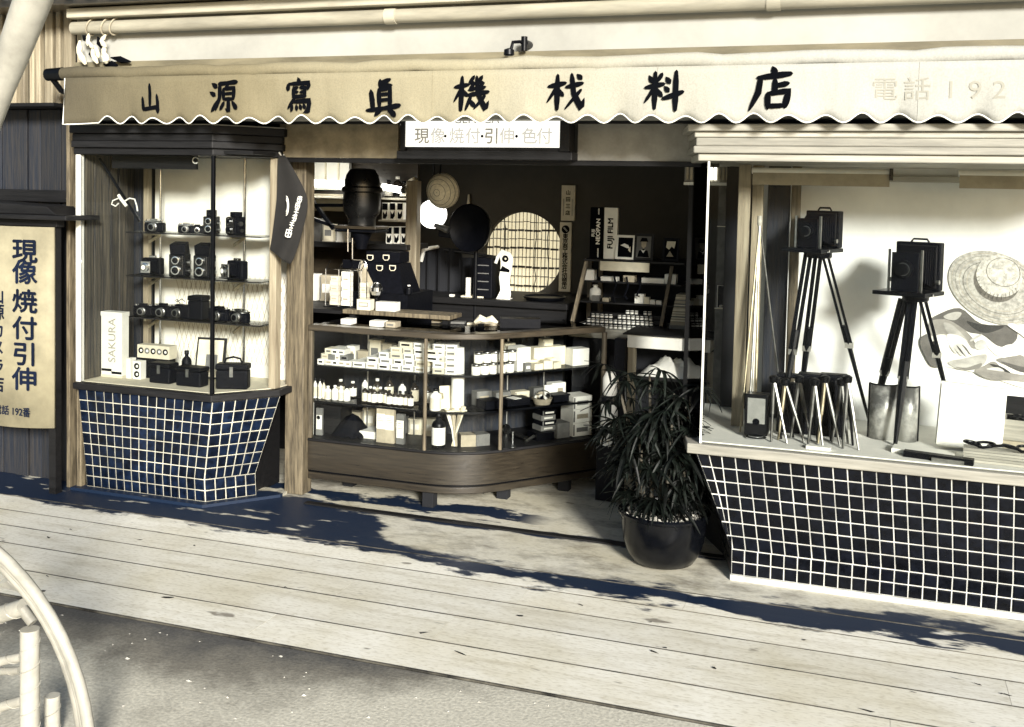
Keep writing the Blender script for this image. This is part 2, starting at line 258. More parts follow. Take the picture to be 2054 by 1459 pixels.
# ------------------------------------------------------------------ mesh helpers
class MB:
    def __init__(s): s.v = []; s.f = []
    def add(s, vs, fs):
        o = len(s.v); s.v += [Vector(a) for a in vs]; s.f += [tuple(i+o for i in f) for f in fs]; return s
    def box(s, x0, x1, y0, y1, z0, z1):
        return s.add([(x0,y0,z0),(x1,y0,z0),(x1,y1,z0),(x0,y1,z0),(x0,y0,z1),(x1,y0,z1),(x1,y1,z1),(x0,y1,z1)],
                     [(0,3,2,1),(4,5,6,7),(0,1,5,4),(1,2,6,5),(2,3,7,6),(3,0,4,7)])
    def obox(s, c, d, rot=(0,0,0)):
        m = MB().box(-d[0]/2, d[0]/2, -d[1]/2, d[1]/2, -d[2]/2, d[2]/2)
        from mathutils import Euler
        e = Euler(rot).to_matrix(); c = Vector(c)
        return s.add([e @ a + c for a in m.v], m.f)
    def cyl(s, p0, p1, r0, r1=None, n=12, caps=True):
        p0, p1 = Vector(p0), Vector(p1); r1 = r0 if r1 is None else r1
        d = (p1-p0).normalized(); a = d.orthogonal().normalized(); b = d.cross(a)
        vs = []
        for p, r in ((p0, r0), (p1, r1)):
            for i in range(n):
                t = 2*math.pi*i/n; vs.append(p+a*(r*math.cos(t))+b*(r*math.sin(t)))
        fs = [(i, (i+1) % n, n+(i+1) % n, n+i) for i in range(n)]
        if caps: fs += [tuple(range(n-1, -1, -1)), tuple(range(n, 2*n))]
        return s.add(vs, fs)
    def tube(s, pts, r, n=8, closed=False):
        pts = [Vector(p) for p in pts]; k = len(pts); vs = []; fs = []
        ref = None
        for i, p in enumerate(pts):
            q0 = pts[(i-1) % k] if closed else pts[max(i-1, 0)]; q1 = pts[(i+1) % k] if closed else pts[min(i+1, k-1)]
            d = (q1-q0).normalized()
            if ref is None: ref = d.orthogonal().normalized()
            a = (ref-d*ref.dot(d)).normalized(); ref = a; b = d.cross(a)
            rad = r[i] if isinstance(r, (list, tuple)) else r
            for j in range(n):
                t = 2*math.pi*j/n; vs.append(p+a*(rad*math.cos(t))+b*(rad*math.sin(t)))
        m = k if closed else k-1
        for i in range(m):
            i2 = (i+1) % k
            for j in range(n): fs.append((i*n+j, i*n+(j+1) % n, i2*n+(j+1) % n, i2*n+j))
        if not closed: fs += [tuple(range(n-1, -1, -1)), tuple(range((k-1)*n, k*n))]
        return s.add(vs, fs)
    def lathe(s, prof, c=(0,0,0), n=24, axis='z', caps=True):
        c = Vector(c); vs = []; fs = []
        for r, h in prof:
            for i in range(n):
                t = 2*math.pi*i/n; x, y = r*math.cos(t), r*math.sin(t)
                vs.append(c+Vector({'z': (x, y, h), 'y': (x, h, y), 'x': (h, x, y)}[axis]))
        k = len(prof)
        for j in range(k-1):
            for i in range(n): fs.append((j*n+i, j*n+(i+1) % n, (j+1)*n+(i+1) % n, (j+1)*n+i))
        if caps: fs += [tuple(range(n-1, -1, -1)), tuple(range((k-1)*n, k*n))]
        return s.add(vs, fs)
    def prism(s, poly, z0, z1):                      # polygon in XY, raised along Z
        n = len(poly)
        vs = [(x, y, z0) for x, y in poly]+[(x, y, z1) for x, y in poly]
        return s.add(vs, [tuple(range(n-1, -1, -1)), tuple(range(n, 2*n))]+[(i, (i+1) % n, n+(i+1) % n, n+i) for i in range(n)])
    def prismy(s, poly, y0, y1):                     # polygon in XZ, raised along Y
        n = len(poly)
        vs = [(x, y0, z) for x, z in poly]+[(x, y1, z) for x, z in poly]
        return s.add(vs, [tuple(range(n)), tuple(range(2*n-1, n-1, -1))]+[(i, n+i, n+(i+1) % n, (i+1) % n) for i in range(n)])
    def mesh(s, name, m, smooth=False, off=None):
        me = bpy.data.meshes.new(name)
        o = Vector(off) if off is not None else Vector()
        me.from_pydata([tuple(a-o) for a in s.v], [], s.f); me.update()
        if m is not None: me.materials.append(M[m] if isinstance(m, str) else m)
        if smooth:
            for p in me.polygons: p.use_smooth = True
        return me
    def build(s, name, m, parent=None, smooth=False, bevel=0.0, local=False, seg=2):
        off = None
        if parent is not None and not local:
            off = root_loc(parent)
        me = s.mesh(name, m, smooth, off)
        o = bpy.data.objects.new(name, me); col.objects.link(o)
        if parent is not None: o.parent = parent
        if bevel:
            b = o.modifiers.new('bevel', 'BEVEL'); b.width = bevel; b.segments = seg; b.limit_method = 'ANGLE'; b.angle_limit = math.radians(35)
        if smooth:
            try: me.set_sharp_from_angle(angle=math.radians(40))
            except Exception: pass
        return o
def root_loc(o):
    while o.parent: o = o.parent
    return o.location.copy()
def thing(name, label, cat, loc=(0,0,0), rz=0.0, group=None):
    o = bpy.data.objects.new(name, None); col.objects.link(o); o.location = loc; o.rotation_euler = (0, 0, rz)
    o.empty_display_size = 0.1
    return tag(o, label, cat, group)
def tag(o, label, cat, group=None):
    o['label'] = label; o['category'] = cat
    if group: o['group'] = group
    return o
ORD = ['second', 'third', 'fourth', 'fifth', 'sixth', 'seventh', 'eighth', 'ninth', 'tenth', 'eleventh', 'twelfth', 'thirteenth', 'fourteenth', 'fifteenth', 'sixteenth', 'seventeenth', 'eighteenth', 'nineteenth', 'twentieth']
def rank(objs, what, first='leftmost', last='rightmost', frm='from the left'):
    """Labels for a row of look-alikes, each told apart by its place in the row."""
    for i, o in enumerate(objs):
        w_ = first if i == 0 else last if i == len(objs)-1 else ORD[i-1]+' '+frm
        o['label'] = '%s, %s' % (what, w_)
def struct(o): o['kind'] = 'structure'; return o
def text_mesh(body, size, bold=0.0, align='CENTER', vertical=False, gap=1.0, shear=0.0):
    """Lettering as a flat mesh lying in XZ, facing -Y, centred on the origin."""
    vs, fs = [], []
    rows = list(body) if vertical else body.split('\n')
    for i, r in enumerate(rows):
        if not r.strip(): continue
        cu = bpy.data.curves.new('lettering', 'FONT'); cu.body = r; cu.size = size; cu.align_x = align; cu.align_y = 'CENTER'; cu.offset = bold; cu.shear = shear; cu.resolution_u = 3
        ob = bpy.data.objects.new('lettering', cu); col.objects.link(ob)
        me = bpy.data.meshes.new_from_object(ob.evaluated_get(bpy.context.evaluated_depsgraph_get()))
        k = len(vs); h = -(i-(len(rows)-1)/2)*size*gap
        vs += [(a.co.x, 0.0, a.co.y+h) for a in me.vertices]; fs += [tuple(j+k for j in p.vertices) for p in me.polygons]
        bpy.data.objects.remove(ob); bpy.data.curves.remove(cu); bpy.data.meshes.remove(me)
    m = MB(); m.add(vs, fs); return m
def put_text(body, size, c, m, parent, bold=0.0, rot=(0,0,0), vertical=False, gap=1.0, name='lettering', sx=1.0, align='CENTER', heavy=0.0):
    from mathutils import Euler
    t = text_mesh(body, size, bold, align, vertical, gap)
    e = Euler(rot).to_matrix(); c = Vector(c)
    t.v = [e @ Vector((a.x*sx, a.y, a.z)) + c for a in t.v]
    if heavy:
        base = list(t.v); f0 = list(t.f)
        for i_, (dx, dz) in enumerate(((heavy, 0), (-heavy, 0), (0, heavy), (0, -heavy))):
            o_ = len(t.v); t.v += [a+Vector((dx, -.0002*(i_+1), dz)) for a in base]; t.f += [tuple(i+o_ for i in q) for q in f0]
    return t.build(name, m, parent)

# ================================================================== SETTING
struct(MB().box(-60, 60, -60, 2.93, -0.5, -0.001).build('road', 'road'))
struct(MB().box(-60, 60, 2.93, 60, -0.5, -0.060).build('ground', 'concrete'))
M['seam'] = mat('seam_dirt', (0.17, 0.155, 0.12), 0.95, 0.9, 6, stretch=(1.5, 1, 1))
wk = bpy.data.objects.new('walkway', None); col.objects.link(wk); struct(wk)
ys = [2.945, 3.158, 3.376, 3.552, 3.722, 3.90]
for r in range(5):
    x = -6.3+random.uniform(0, 0.9)
    k = 0
    while x < 3.0:
        L = random.uniform(1.75, 2.5)
        g = 0.005
        dz = 0.0; tilt = 0.0
        m = MB(); n = 6
        y0, y1 = ys[r]+g/2, ys[r+1]-g/2
        # a plank with slightly wavering edges and a worn nose
        top = []; bot = []
        for i in range(n+1):
            xx = x+0.0006+(L-0.0012)*i/n
            j0, j1 = random.uniform(-0.001, 0.001), random.uniform(-0.001, 0.001)
            top += [(xx, y0+j0+0.0006, 0.0), (xx, y1+j1-0.001, 0.0)]
            bot += [(xx, y0+j0, -0.006+dz), (xx, y1+j1, -0.006+dz), (xx, y0+j0, -0.045), (xx, y1+j1, -0.045)]
        vs = top+bot; o = len(top); fs = []
        for i in range(n):
            a, b = 2*i, 2*i+2; c, d = o+4*i, o+4*i+4
            fs += [(a, b, b+1, a+1), (c, d, b, a), (a+1, b+1, d+1, c+1), (c+2, d+2, d, c), (c+1, d+1, d+3, c+3)]
        fs += [(o, 0, 1, o+1, o+3, o+2), (o+4*n+2, o+4*n+3, o+4*n+1, 2*n+1, 2*n, o+4*n)]
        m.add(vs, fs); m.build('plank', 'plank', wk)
        x += L
for y in ys:                                          # dirt packed into the seams
    MB().box(-6.3, 3.0, y-0.0038, y+0.0038, -0.0449, 0.0004).build('seam_dirt', 'seam', wk)
for x0 in (-4.8, -2.9, -1.05, 0.8):                       # bearers under the planks
    MB().box(x0, x0+0.09, 2.99, 3.88, -0.0595, -0.0455).build('bearer', 'darkwood', wk)
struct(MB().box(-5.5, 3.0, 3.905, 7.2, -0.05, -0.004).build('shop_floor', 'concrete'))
struct(MB().box(-2.5, -0.45, 4.325, 4.365, -0.0039, 0.004).build('door_track', 'darkwood', bevel=0.002))

# litter on the road (chips of stone, wood and paper)
lit = MB()
for i in range(150):
    x = random.uniform(-3.0, 0.1); y = 2.88-abs(random.gauss(0, 0.45))
    if y < 1.2: continue
    s = random.choice([0.003, 0.004, 0.004, 0.005, 0.006, 0.009])
    nn_ = random.choice([3, 4, 5]); ring = [(x+s*random.uniform(.4, 1.6)*math.cos(2*math.pi*q/nn_+x*9), y+s*random.uniform(.3, 1.0)*math.sin(2*math.pi*q/nn_+x*9)) for q in range(nn_)]
    lit.add([(a, b, -.0008) for a, b in ring]+[(x, y, -.001+s*random.uniform(.3, .8))], [(q, (q+1) % nn_, nn_) for q in range(nn_)])
o = lit.build('road_litter', 'gravel'); tag(o, 'pale chips of stone and paper strewn on the dark road', 'litter'); o['kind'] = 'stuff'
lit = MB()
for i in range(30):
    x = random.uniform(-3.4, 0.6); y = random.uniform(3.0, 3.86)
    s = random.uniform(0.004, 0.011)
    nn_ = random.choice([5, 6, 7]); el_ = random.uniform(1.2, 3.5); ro2 = random.uniform(-.5, .5)
    ring = [(s*random.uniform(.5, 1.2)*el_*math.cos(2*math.pi*q/nn_), s*random.uniform(.4, 1.1)*.6*math.sin(2*math.pi*q/nn_)) for q in range(nn_)]
    ring = [(x+a*math.cos(ro2)-b*math.sin(ro2), y+a*math.sin(ro2)+b*math.cos(ro2)) for a, b in ring]
    lit.add([(a, b, .0012+random.uniform(0, .004)) for a, b in ring]+[(x, y, .004)], [(q, (q+1) % nn_, nn_) for q in range(nn_)])
o = lit.build('leaf_litter', 'darkwood'); tag(o, 'dark scraps of dead leaf scattered over the plank walkway', 'litter'); o['kind'] = 'stuff'

# ------------------------------------------------------------------ shop building
shop = thing('shop_building', 'cream plastered photo shop front with open dark interior', 'building', (-1.5, 4.2, 0))
def part(name, m, *b, parent=shop, bevel=0.0): return MB().box(*b).build(name, m, parent, bevel=bevel)
part('upper_wall', 'wall', -3.62, 2.2, 4.12, 4.22, 1.80, 3.2)
part('fascia_board', 'tan', -3.62, 2.2, 4.075, 4.119, 2.03, 2.072, bevel=0.004)
for z, r, y in ((2.232, 0.030, 4.07),):
    p = MB().cyl((-3.62, y, z), (2.2, y, z), r, n=20).build('gutter_pipe', 'pipe', shop, smooth=True)
    for x in (-1.98, -0.4, 1.3):
        MB().cyl((x, y, z), (x+0.05, y, z), r+0.004, n=20).build('pipe_joint', 'pipe', p, smooth=True)
part('cornice_board', 'pipe', -3.62, 2.2, 4.02, 4.119, 2.272, 2.318, bevel=0.006)
ev = part('eave', 'darkwood', -4.2, 2.2, 3.86, 4.13, 2.46, 2.50)
for i in range(50):
    x = -4.1+i*0.125
    MB().obox((x, 3.99, 2.395), (0.05, 0.27, 0.06), (0, 0, 0.0)).build('rafter', 'midwood', ev)
part('soffit', 'midwood', -4.2, 2.2, 3.95, 4.119, 2.322, 2.36)
# structure of the opening
part('header_beam', 'darkwood', -3.62, 2.2, 4.30, 4.44, 1.795, 1.90)
part('post', 'postwood', -2.675, -2.575, 4.44, 4.53, 0.0, 1.80, bevel=0.004)
part('transom_panel', 'brownpanel', -2.66, -2.045, 4.345, 4.36, 1.640, 1.86)
part('transom_panel', 'greypanel', -1.20, -0.62, 4.345, 4.36, 1.640, 1.86)
part('transom_rail', 'darkwood', -2.66, -0.60, 4.335, 4.375, 1.618, 1.639, bevel=0.002)
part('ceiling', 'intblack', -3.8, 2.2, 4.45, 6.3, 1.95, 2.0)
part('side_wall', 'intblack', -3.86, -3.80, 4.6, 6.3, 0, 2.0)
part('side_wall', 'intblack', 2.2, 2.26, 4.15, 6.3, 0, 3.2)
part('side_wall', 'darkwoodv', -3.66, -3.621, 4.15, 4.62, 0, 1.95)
# back wall with its round opening
cxw, czw, rw = -1.985, 1.128, 0.250
yb = 6.0
bw = MB(); N = 64
rect = []
X0, X1, Z0, Z1 = -3.8, 2.2, 0.0, 1.95
for i in range(N):
    t = 2*math.pi*i/N; c, s = math.cos(t), math.sin(t)
    k = min((X1-cxw)/c if c > 1e-6 else 1e9, (X0-cxw)/c if c < -1e-6 else 1e9, (Z1-czw)/s if s > 1e-6 else 1e9, (Z0-czw)/s if s < -1e-6 else 1e9)
    rect.append((cxw+c*k, czw+s*k))
vs = [(cxw+rw*math.cos(2*math.pi*i/N), yb, czw+rw*math.sin(2*math.pi*i/N)) for i in range(N)]+[(x, yb, z) for x, z in rect]+[(cxw+rw*math.cos(2*math.pi*i/N), yb+0.06, czw+rw*math.sin(2*math.pi*i/N)) for i in range(N)]
fs = [(i, (i+1) % N, N+(i+1) % N, N+i) for i in range(N)]+[(i, 2*N+i, 2*N+(i+1) % N, (i+1) % N) for i in range(N)]
for cxn, czn in ((X0, Z0), (X1, Z0), (X1, Z1), (X0, Z1)):        # fill the corners
    j = min(range(N), key=lambda q: (rect[q][0]-cxn)**2+(rect[q][1]-czn)**2)
    for q in (j-1, j):
        a, b = q % N, (q+1) % N
        vs.append((cxn, yb, czn)); fs.append((N+a, N+b, len(vs)-1))
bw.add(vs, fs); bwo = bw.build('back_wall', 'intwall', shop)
lt = MB().box(cxw-0.30, cxw+0.30, yb+0.07, yb+0.08, czw-0.30, czw+0.30).build('round_window', 'paperwin', shop)
for i in range(22):                                                # reed screen
    x = cxw-0.26+i*0.024
    MB().cyl((x, yb+0.058, czw-0.27), (x, yb+0.058, czw+0.27), 0.0032, n=6).build('reed', random.choice(['cream', 'woven', 'cream', 'palewood']), lt)
for i, (dz, t) in enumerate(((0.19, 0.004), (0.14, 0.010), (0.085, 0.004), (0.03, 0.010), (-0.025, 0.004), (-0.085, 0.010), (-0.14, 0.004), (-0.2, 0.009))):
    x = cxw-0.25
    while x < cxw+0.25:
        L = random.uniform(0.04, 0.062)
        MB().obox((x+L/2, yb+0.047, czw+dz+random.uniform(-.003, .003)), (L-0.006, 0.012, t*1.2), (0, random.uniform(-.04, .04), 0)).build('lattice_bar', 'midwood', lt)
        x += L
for dx in (-0.13, 0.07, 0.15):
    pts = [(cxw+dx+random.uniform(-.006, .006), yb+0.036, czw-0.25+j*0.05) for j in range(11)]
    MB().tube(pts, 0.003, 5).build('tie', 'darkwood', lt)

# ------------------------------------------------------------------ neighbouring house at the left
nb = thing('neighbour_house', 'dark boarded wooden house wall left of the shop, pale battens above', 'house', (-4.6, 4.25, 0))
x = -6.2; i = 0
while x < -3.68:
    wd = random.uniform(0.075, 0.13)
    MB().box(x, min(x+wd-0.006, -3.665), 4.20+random.uniform(0, 0.012), 4.23, -0.004, 1.86).build('board', 'darkwoodv', nb, bevel=0.003)
    x += wd; i += 1
x = -6.2
while x < -3.68:
    wd = random.choice([0.05, 0.07, 0.085])
    MB().box(x, min(x+wd-0.022, -3.64), 4.17+random.uniform(0, 0.02), 4.21, 1.88, 2.9).build('batten', 'palewoodv', nb, bevel=0.006)
    x += wd
MB().box(-6.2, -3.64, 4.215, 4.24, 1.865, 2.9).build('wall_lining', 'darkwood', nb)
MB().box(-6.2, -3.66, 4.24, 6.2, -0.004, 2.88).build('wall', 'darkwood', nb)
MB().prism([(-6.2, 4.03), (-3.70, 4.03), (-3.70, 4.199), (-6.2, 4.199)], 1.862, 1.878).build('ledge', 'darkwood', nb)
MB().box(-6.2, -3.66, 4.17, 4.199, 1.40, 1.46).build('rail', 'darkwood', nb, bevel=0.004)
for x, wd in ((-3.635, 0.028), (-3.70, 0.02)):
    MB().box(x-wd/2, x+wd/2, 4.12, 4.168, -0.004, 1.78).build('door_jamb', 'postwood', nb, bevel=0.003)

# ------------------------------------------------------------------ awning
aw = thing('awning', 'long rolled canvas awning with scalloped valance and black brush lettering', 'awning', (-1.5, 3.95, 1.75))
YA = 3.93
ro_ = []
n = 60
for i in range(n+1):
    x = -3.58+5.7*i/n
    ro_.append((x, YA+0.022, 2.003+0.004*math.sin(i*1.1)+0.002*math.sin(i*2.7)))
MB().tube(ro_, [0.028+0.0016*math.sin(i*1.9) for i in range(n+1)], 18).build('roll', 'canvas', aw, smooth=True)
MB().cyl((-3.665, YA+0.022, 2.0), (-3.575, YA+0.022, 2.003), 0.029, 0.031, n=16).build('roll_end', 'blackm', aw, smooth=True)
MB().tube([(-3.64, YA+0.022, 1.985), (-3.62, YA+0.06, 1.93), (-3.60, 4.10, 1.90)], 0.013, 8).build('bracket', 'blackm', aw, smooth=True)
# valance
X0v, X1v, per = -3.545, 2.1, 0.1255
cols = 452; rows = 7; vs = []; fs = []
def sway(x, t): return 0.010*math.sin(x*2.1+0.7)*t+0.008*math.sin(x*5.3)*t*t+0.004*math.sin(x*13.1+t*2)*t+0.010*t*t*math.sin(x*2*math.pi/per*0.5)
def zbot(x):
    if x < -3.37: return 1.768+0.006*math.sin((x+3.5)*9)
    ph = (x+3.37)/per
    return 1.778+0.016*(1-math.cos(2*math.pi*ph))*0.5*1.9*(1+0.18*math.sin(ph*1.7))-0.008
for i in range(cols+1):
    x = X0v+(X1v-X0v)*i/cols; zb = zbot(x)
    for j in range(rows+1):
        t = j/rows; vs.append((x, YA+sway(x, t), 1.982+(zb-1.982)*t))
for i in range(cols):
    for j in range(rows):
        a = i*(rows+1)+j; fs.append((a, a+1, a+rows+2, a+rows+1))
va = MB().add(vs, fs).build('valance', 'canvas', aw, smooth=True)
so_ = va.modifiers.new('thickness', 'SOLIDIFY'); so_.thickness = 0.003; so_.offset = -1.0
pts = [(X0v+(X1v-X0v)*i/cols, YA+sway(X0v+(X1v-X0v)*i/cols, 1)-0.0005, zbot(X0v+(X1v-X0v)*i/cols)+0.001) for i in range(0, cols+1)]
MB().tube([(X0v, YA, 1.98), (X0v, YA, 1.90)]+pts, 0.0028, 5).build('hem', 'white', aw, smooth=True)
for x in (-2.62, -1.70, -0.78, 0.14, 1.06):                 # sewn seams
    MB().tube([(x, YA+sway(x, q/8)-.0008, 1.98+(zbot(x)-1.98)*q/8) for q in range(9)], .0011, 4).build('seam', 'canvas', aw)
# brush lettering, stroke by stroke on a 100 by 100 field
KAN = {
'yama': [[(47,2,1),(50,30,1.25),(51,74,1.1)], [(14,44,.9),(17,62,1.2),(20,84,1.3)], [(20,82,1.1),(50,79,1),(86,74,1.2)], [(82,36,.9),(86,60,1.2),(86,92,1.3)]],
'minamoto': [[(10,10,.8),(24,20,1.5)], [(2,36,.8),(17,45,1.5)], [(6,94,.7),(18,78,1.3),(32,58,.8)], [(32,11,1.2),(60,8,.9),(96,5,1.3)], [(36,12,1.2),(34,52,1.1),(20,90,.6)], [(66,12,.9),(54,25,.7)], [(48,26,1),(48,58,1)], [(48,26,.9),(86,23,1.1),(84,57,1.1)], [(50,41,.8),(84,39,.8)], [(48,57,.9),(84,56,.9)], [(66,58,1),(66,93,1.3),(56,87,.5)], [(50,67,1),(36,88,.9)], [(80,65,.8),(96,86,1.5)]],
'utsusu': [[(48,-2,.9),(53,10,1.3)], [(14,13,.9),(9,31,1.4)], [(14,14,.9),(90,11,1.1),(82,29,1.1)], [(32,23,1.1),(30,52,1.1)], [(32,28,.9),(47,24,.8)], [(34,38,.8),(47,37,.8)], [(55,25,.8),(73,24,1),(72,51,1.1)], [(56,38,.8),(70,37,.8)], [(28,52,1),(76,49,1)], [(36,55,1.1),(10,84,.8)], [(30,66,1),(90,62,1.2),(84,92,1.3),(70,97,.5)], [(28,78,.9),(22,92,1.1)], [(42,76,.9),(44,89,1.1)], [(55,75,.9),(60,87,1.1)], [(68,73,.9),(74,85,1.1)]],
'makoto': [[(68,0,1.1),(40,11,1)], [(40,2,1),(40,20,1),(72,16,1.1)], [(36,26,1.1),(36,74,1.1)], [(36,27,1),(68,24,1.1),(68,74,1.1)], [(38,41,.8),(66,39,.8)], [(38,56,.8),(66,54,.8)], [(13,30,1),(16,55,1.2),(17,80,1.1)], [(0,84,1.1),(50,78,.9),(98,71,1.4)], [(40,80,1.1),(22,97,.8)], [(60,78,.9),(84,99,1.6)]],
'hata': [[(2,32,1),(42,25,1)], [(22,4,1.1),(22,96,1.3)], [(22,34,1),(2,70,.6)], [(24,40,.8),(38,56,1.1)], [(56,3,.9),(46,18,.9),(57,22,.9),(45,39,.8)], [(43,40,.9),(62,35,.9)], [(79,3,.9),(70,18,.9),(82,21,.9),(70,37,.8)], [(68,39,.9),(88,32,.9)], [(40,54,1),(98,45,1.1)], [(64,4,.9),(69,50,1.1),(90,92,1.3),(98,72,.5)], [(88,56,1),(60,90,.6)], [(50,55,1),(36,94,.7)], [(46,68,.8),(60,84,1.2)]],
'zai': [[(2,36,1),(48,27,1.1)], [(26,6,1.1),(26,97,1.3)], [(26,36,1),(0,76,.6)], [(28,44,.8),(42,60,1.1)], [(50,38,1),(94,28,1.1)], [(64,4,1),(71,54,1.2),(92,94,1.4),(99,70,.5)], [(90,46,1),(50,94,.6)], [(80,6,.8),(90,16,1.3)]],
'ryo': [[(12,14,.8),(20,28,1.3)], [(44,8,1.1),(34,26,.7)], [(2,42,1),(50,33,1.1)], [(27,4,1.1),(27,95,1.2)], [(26,42,1),(2,78,.6)], [(28,44,.8),(45,63,1.2)], [(56,18,.8),(65,30,1.3)], [(53,41,.8),(62,51,1.3)], [(48,70,1),(99,53,1.2)], [(81,2,1.1),(80,99,1.3)]],
'mise': [[(52,-3,.9),(58,11,1.5)], [(18,21,1.1),(94,12,1.3)], [(25,20,1.1),(20,56,1.2),(0,98,.6)], [(58,25,1.1),(58,57,1.1)], [(58,41,.9),(88,35,1.2)], [(42,58,1.1),(43,94,1.2)], [(42,59,1),(90,53,1.2),(82,92,1.3)], [(43,89,1),(82,88,1)]],
}
def brush(strokes, size, wid, sx=1.0):
    m = MB()
    for k, st in enumerate(strokes):
        pts = []
        for i in range(len(st)-1):
            for q in range(4):
                t = q/4; pts.append(tuple(st[i][a]+(st[i+1][a]-st[i][a])*t for a in range(3)))
        pts.append(st[-1])
        L = []; Rr = []
        for i, p in enumerate(pts):
            a = pts[max(i-1, 0)]; b = pts[min(i+1, len(pts)-1)]
            dx, dy = b[0]-a[0], b[1]-a[1]; l = math.hypot(dx, dy) or 1; nx, ny = -dy/l, dx/l
            ww = wid*p[2]*(0.62 if i in (0, len(pts)-1) else 1)*random.uniform(0.94, 1.06)
            L.append((p[0]+nx*ww, p[1]+ny*ww)); Rr.append((p[0]-nx*ww, p[1]-ny*ww))
        a, b = pts[0], pts[1]; d = math.hypot(b[0]-a[0], b[1]-a[1]) or 1
        st0 = (a[0]-(b[0]-a[0])/d*wid*.7, a[1]-(b[1]-a[1])/d*wid*.7)
        a, b = pts[-1], pts[-2]; d = math.hypot(b[0]-a[0], b[1]-a[1]) or 1
        en = (a[0]-(b[0]-a[0])/d*wid*.7, a[1]-(b[1]-a[1])/d*wid*.7)
        poly = [st0]+L+[en]+Rr[::-1]
        y = -k*0.00015
        o = len(poly)
        vs = [((x-50)/100*size*sx, y, (50-z)/100*size) for x, z in poly]
        fs = []; nl = len(L)
        for i in range(nl-1): fs.append((1+i, 2+i, o-2-i, o-1-i))
        fs += [(0, 1, o-1), (nl, nl+1, nl+2)]
        m.add(vs, fs)
    return m
for nm, px, py, sz, sx in (('yama', 298, 199, .140, .8), ('minamoto', 446, 194, .142, 1.02), ('utsusu', 596, 193, .145, .9), ('makoto', 767, 196, .150, 1.05), ('hata', 945, 188, .146, 1.02), ('zai', 1135, 184, .146, 1.02), ('ryo', 1331, 182, .150, .98), ('mise', 1547, 180, .152, 1.02)):
    c = A(px, py, YA-0.014)
    m = brush(KAN[nm], sz, 6.2, sx)
    m.v = [Vector((a.x+c.x, 0, a.z+c.z)) + Vector((0, a.y+YA+sway(a.x+c.x, (1.982-a.z-c.z)/0.21)-0.0055, 0)) for a in m.v]
    m.build('painted_character', 'ink', aw)
M['ghost'] = mat('ghost_lettering', (0.335, 0.325, 0.275), 0.9, 0.08, 20)
c = A(1915, 180, YA-0.006)
for ch, px in zip('電話192', (1775, 1840, 1908, 1957, 2006)):
    q = A(px, 181, YA-.016); g_ = text_mesh(ch, 0.085); g_.v = [Vector((a.x*1.1+q.x, YA+sway(a.x*1.1+q.x, (1.982-a.z-q.z)/.21)-.0015, a.z+q.z)) for a in g_.v]; g_.build('faded_character', 'ghost', aw)

# goose-neck lamp arm above the awning
t = thing('lamp_arm', 'black goose-neck lamp arm on the wall above the awning', 'lamp arm', tuple(A(1045, 105, 4.0)))
c = A(1053, 92, 4.06)
MB().cyl((c.x, 4.118, c.z+.01), (c.x, 4.05, c.z+.01), 0.016, n=12).build('wall_socket', 'blackm', t, smooth=True)
MB().cyl((c.x, 4.05, c.z-0.022), (c.x, 4.05, c.z+0.035), 0.013, n=12).build('cap', 'blackm', t, smooth=True)
d = A(1021, 103, 4.0)
MB().tube([(c.x, 4.05, c.z+0.01), (c.x-.012, 4.03, c.z+0.012), (c.x-0.035, 4.01, c.z+.008), (d.x+.01, 4.0, d.z+0.012), (d.x, 4.0, d.z)], 0.007, 8).build('neck', 'blackm', t, smooth=True)
MB().lathe([(0.006, 0.012), (0.020, 0.006), (0.022, -0.014), (0.016, -0.018)], (d.x, 4.0, d.z), 14).build('lamp_holder', 'blackm', t, smooth=True)

# rings and white cloth ties on the gutter pipe
t = thing('cloth_garland', 'white cloth ties and leaves hanging from the gutter pipe at left', 'garland', tuple(A(200, 120, 4.0)))
for px in (184, 214, 231):
    c = A(px, 58, 4.07)
    MB().tube([(c.x+0.006*math.sin(a)*2, 4.07+0.037*math.cos(a), 2.232+0.037*math.sin(a)) for a in [2*math.pi*i/20 for i in range(20)]], 0.004, 6, True).build('ring', 'buff', t, smooth=True)
for k, (a, b, r0) in enumerate((((178, 68), (176, 92), .014), ((176, 84), (186, 98), .014), ((212, 70), (212, 96), .016), ((210, 92), (218, 122), .018), ((186, 96), (196, 128), .016), ((205, 110), (214, 128), .02), ((160, 82), (172, 130), .02), ((190, 92), (198, 116), .014))):
    p, q = A(*a, 4.03), A(*b, 4.02)
    mid = (p+q)/2+Vector((random.uniform(-.015, .015), -0.01, 0))
    MB().tube([p, p.lerp(mid, .6), mid, q.lerp(mid, .5), q], [r0*.25, r0*.7, r0*.6, r0*.8, r0*.3], 8).build('cloth_tie', 'cream', t, smooth=True)
for k, (a, b) in enumerate((((166, 72), (180, 84)), ((196, 74), (206, 100)), ((214, 126), (236, 132)), ((184, 100), (186, 118)), ((222, 116), (262, 124)), ((208, 130), (224, 128)))):
    p, q = A(*a, 4.05), A(*b, 4.045)
    MB().tube([p, (p+q)/2, q], [.003, .017, .004], 6).build('leaf', 'ink', t)

# near pale curved pole, top left
t = MB().tube([A(150, -200, 1.85), A(108, -110, 1.85), A(66, 0, 1.86), A(33, 90, 1.88), A(4, 172, 1.9), A(-22, 250, 1.92), A(-60, 380, 1.95), A(-110, 620, 1.98), (A(-130, 620, 1.98).x, 2.0, -0.003)], [.041, .040, .039, .036, .030, .026, .024, .024, .024], 20).build('curved_pole', 'cane', smooth=True)
tag(t, 'pale thick curved pole leaning across the top left corner', 'pole')

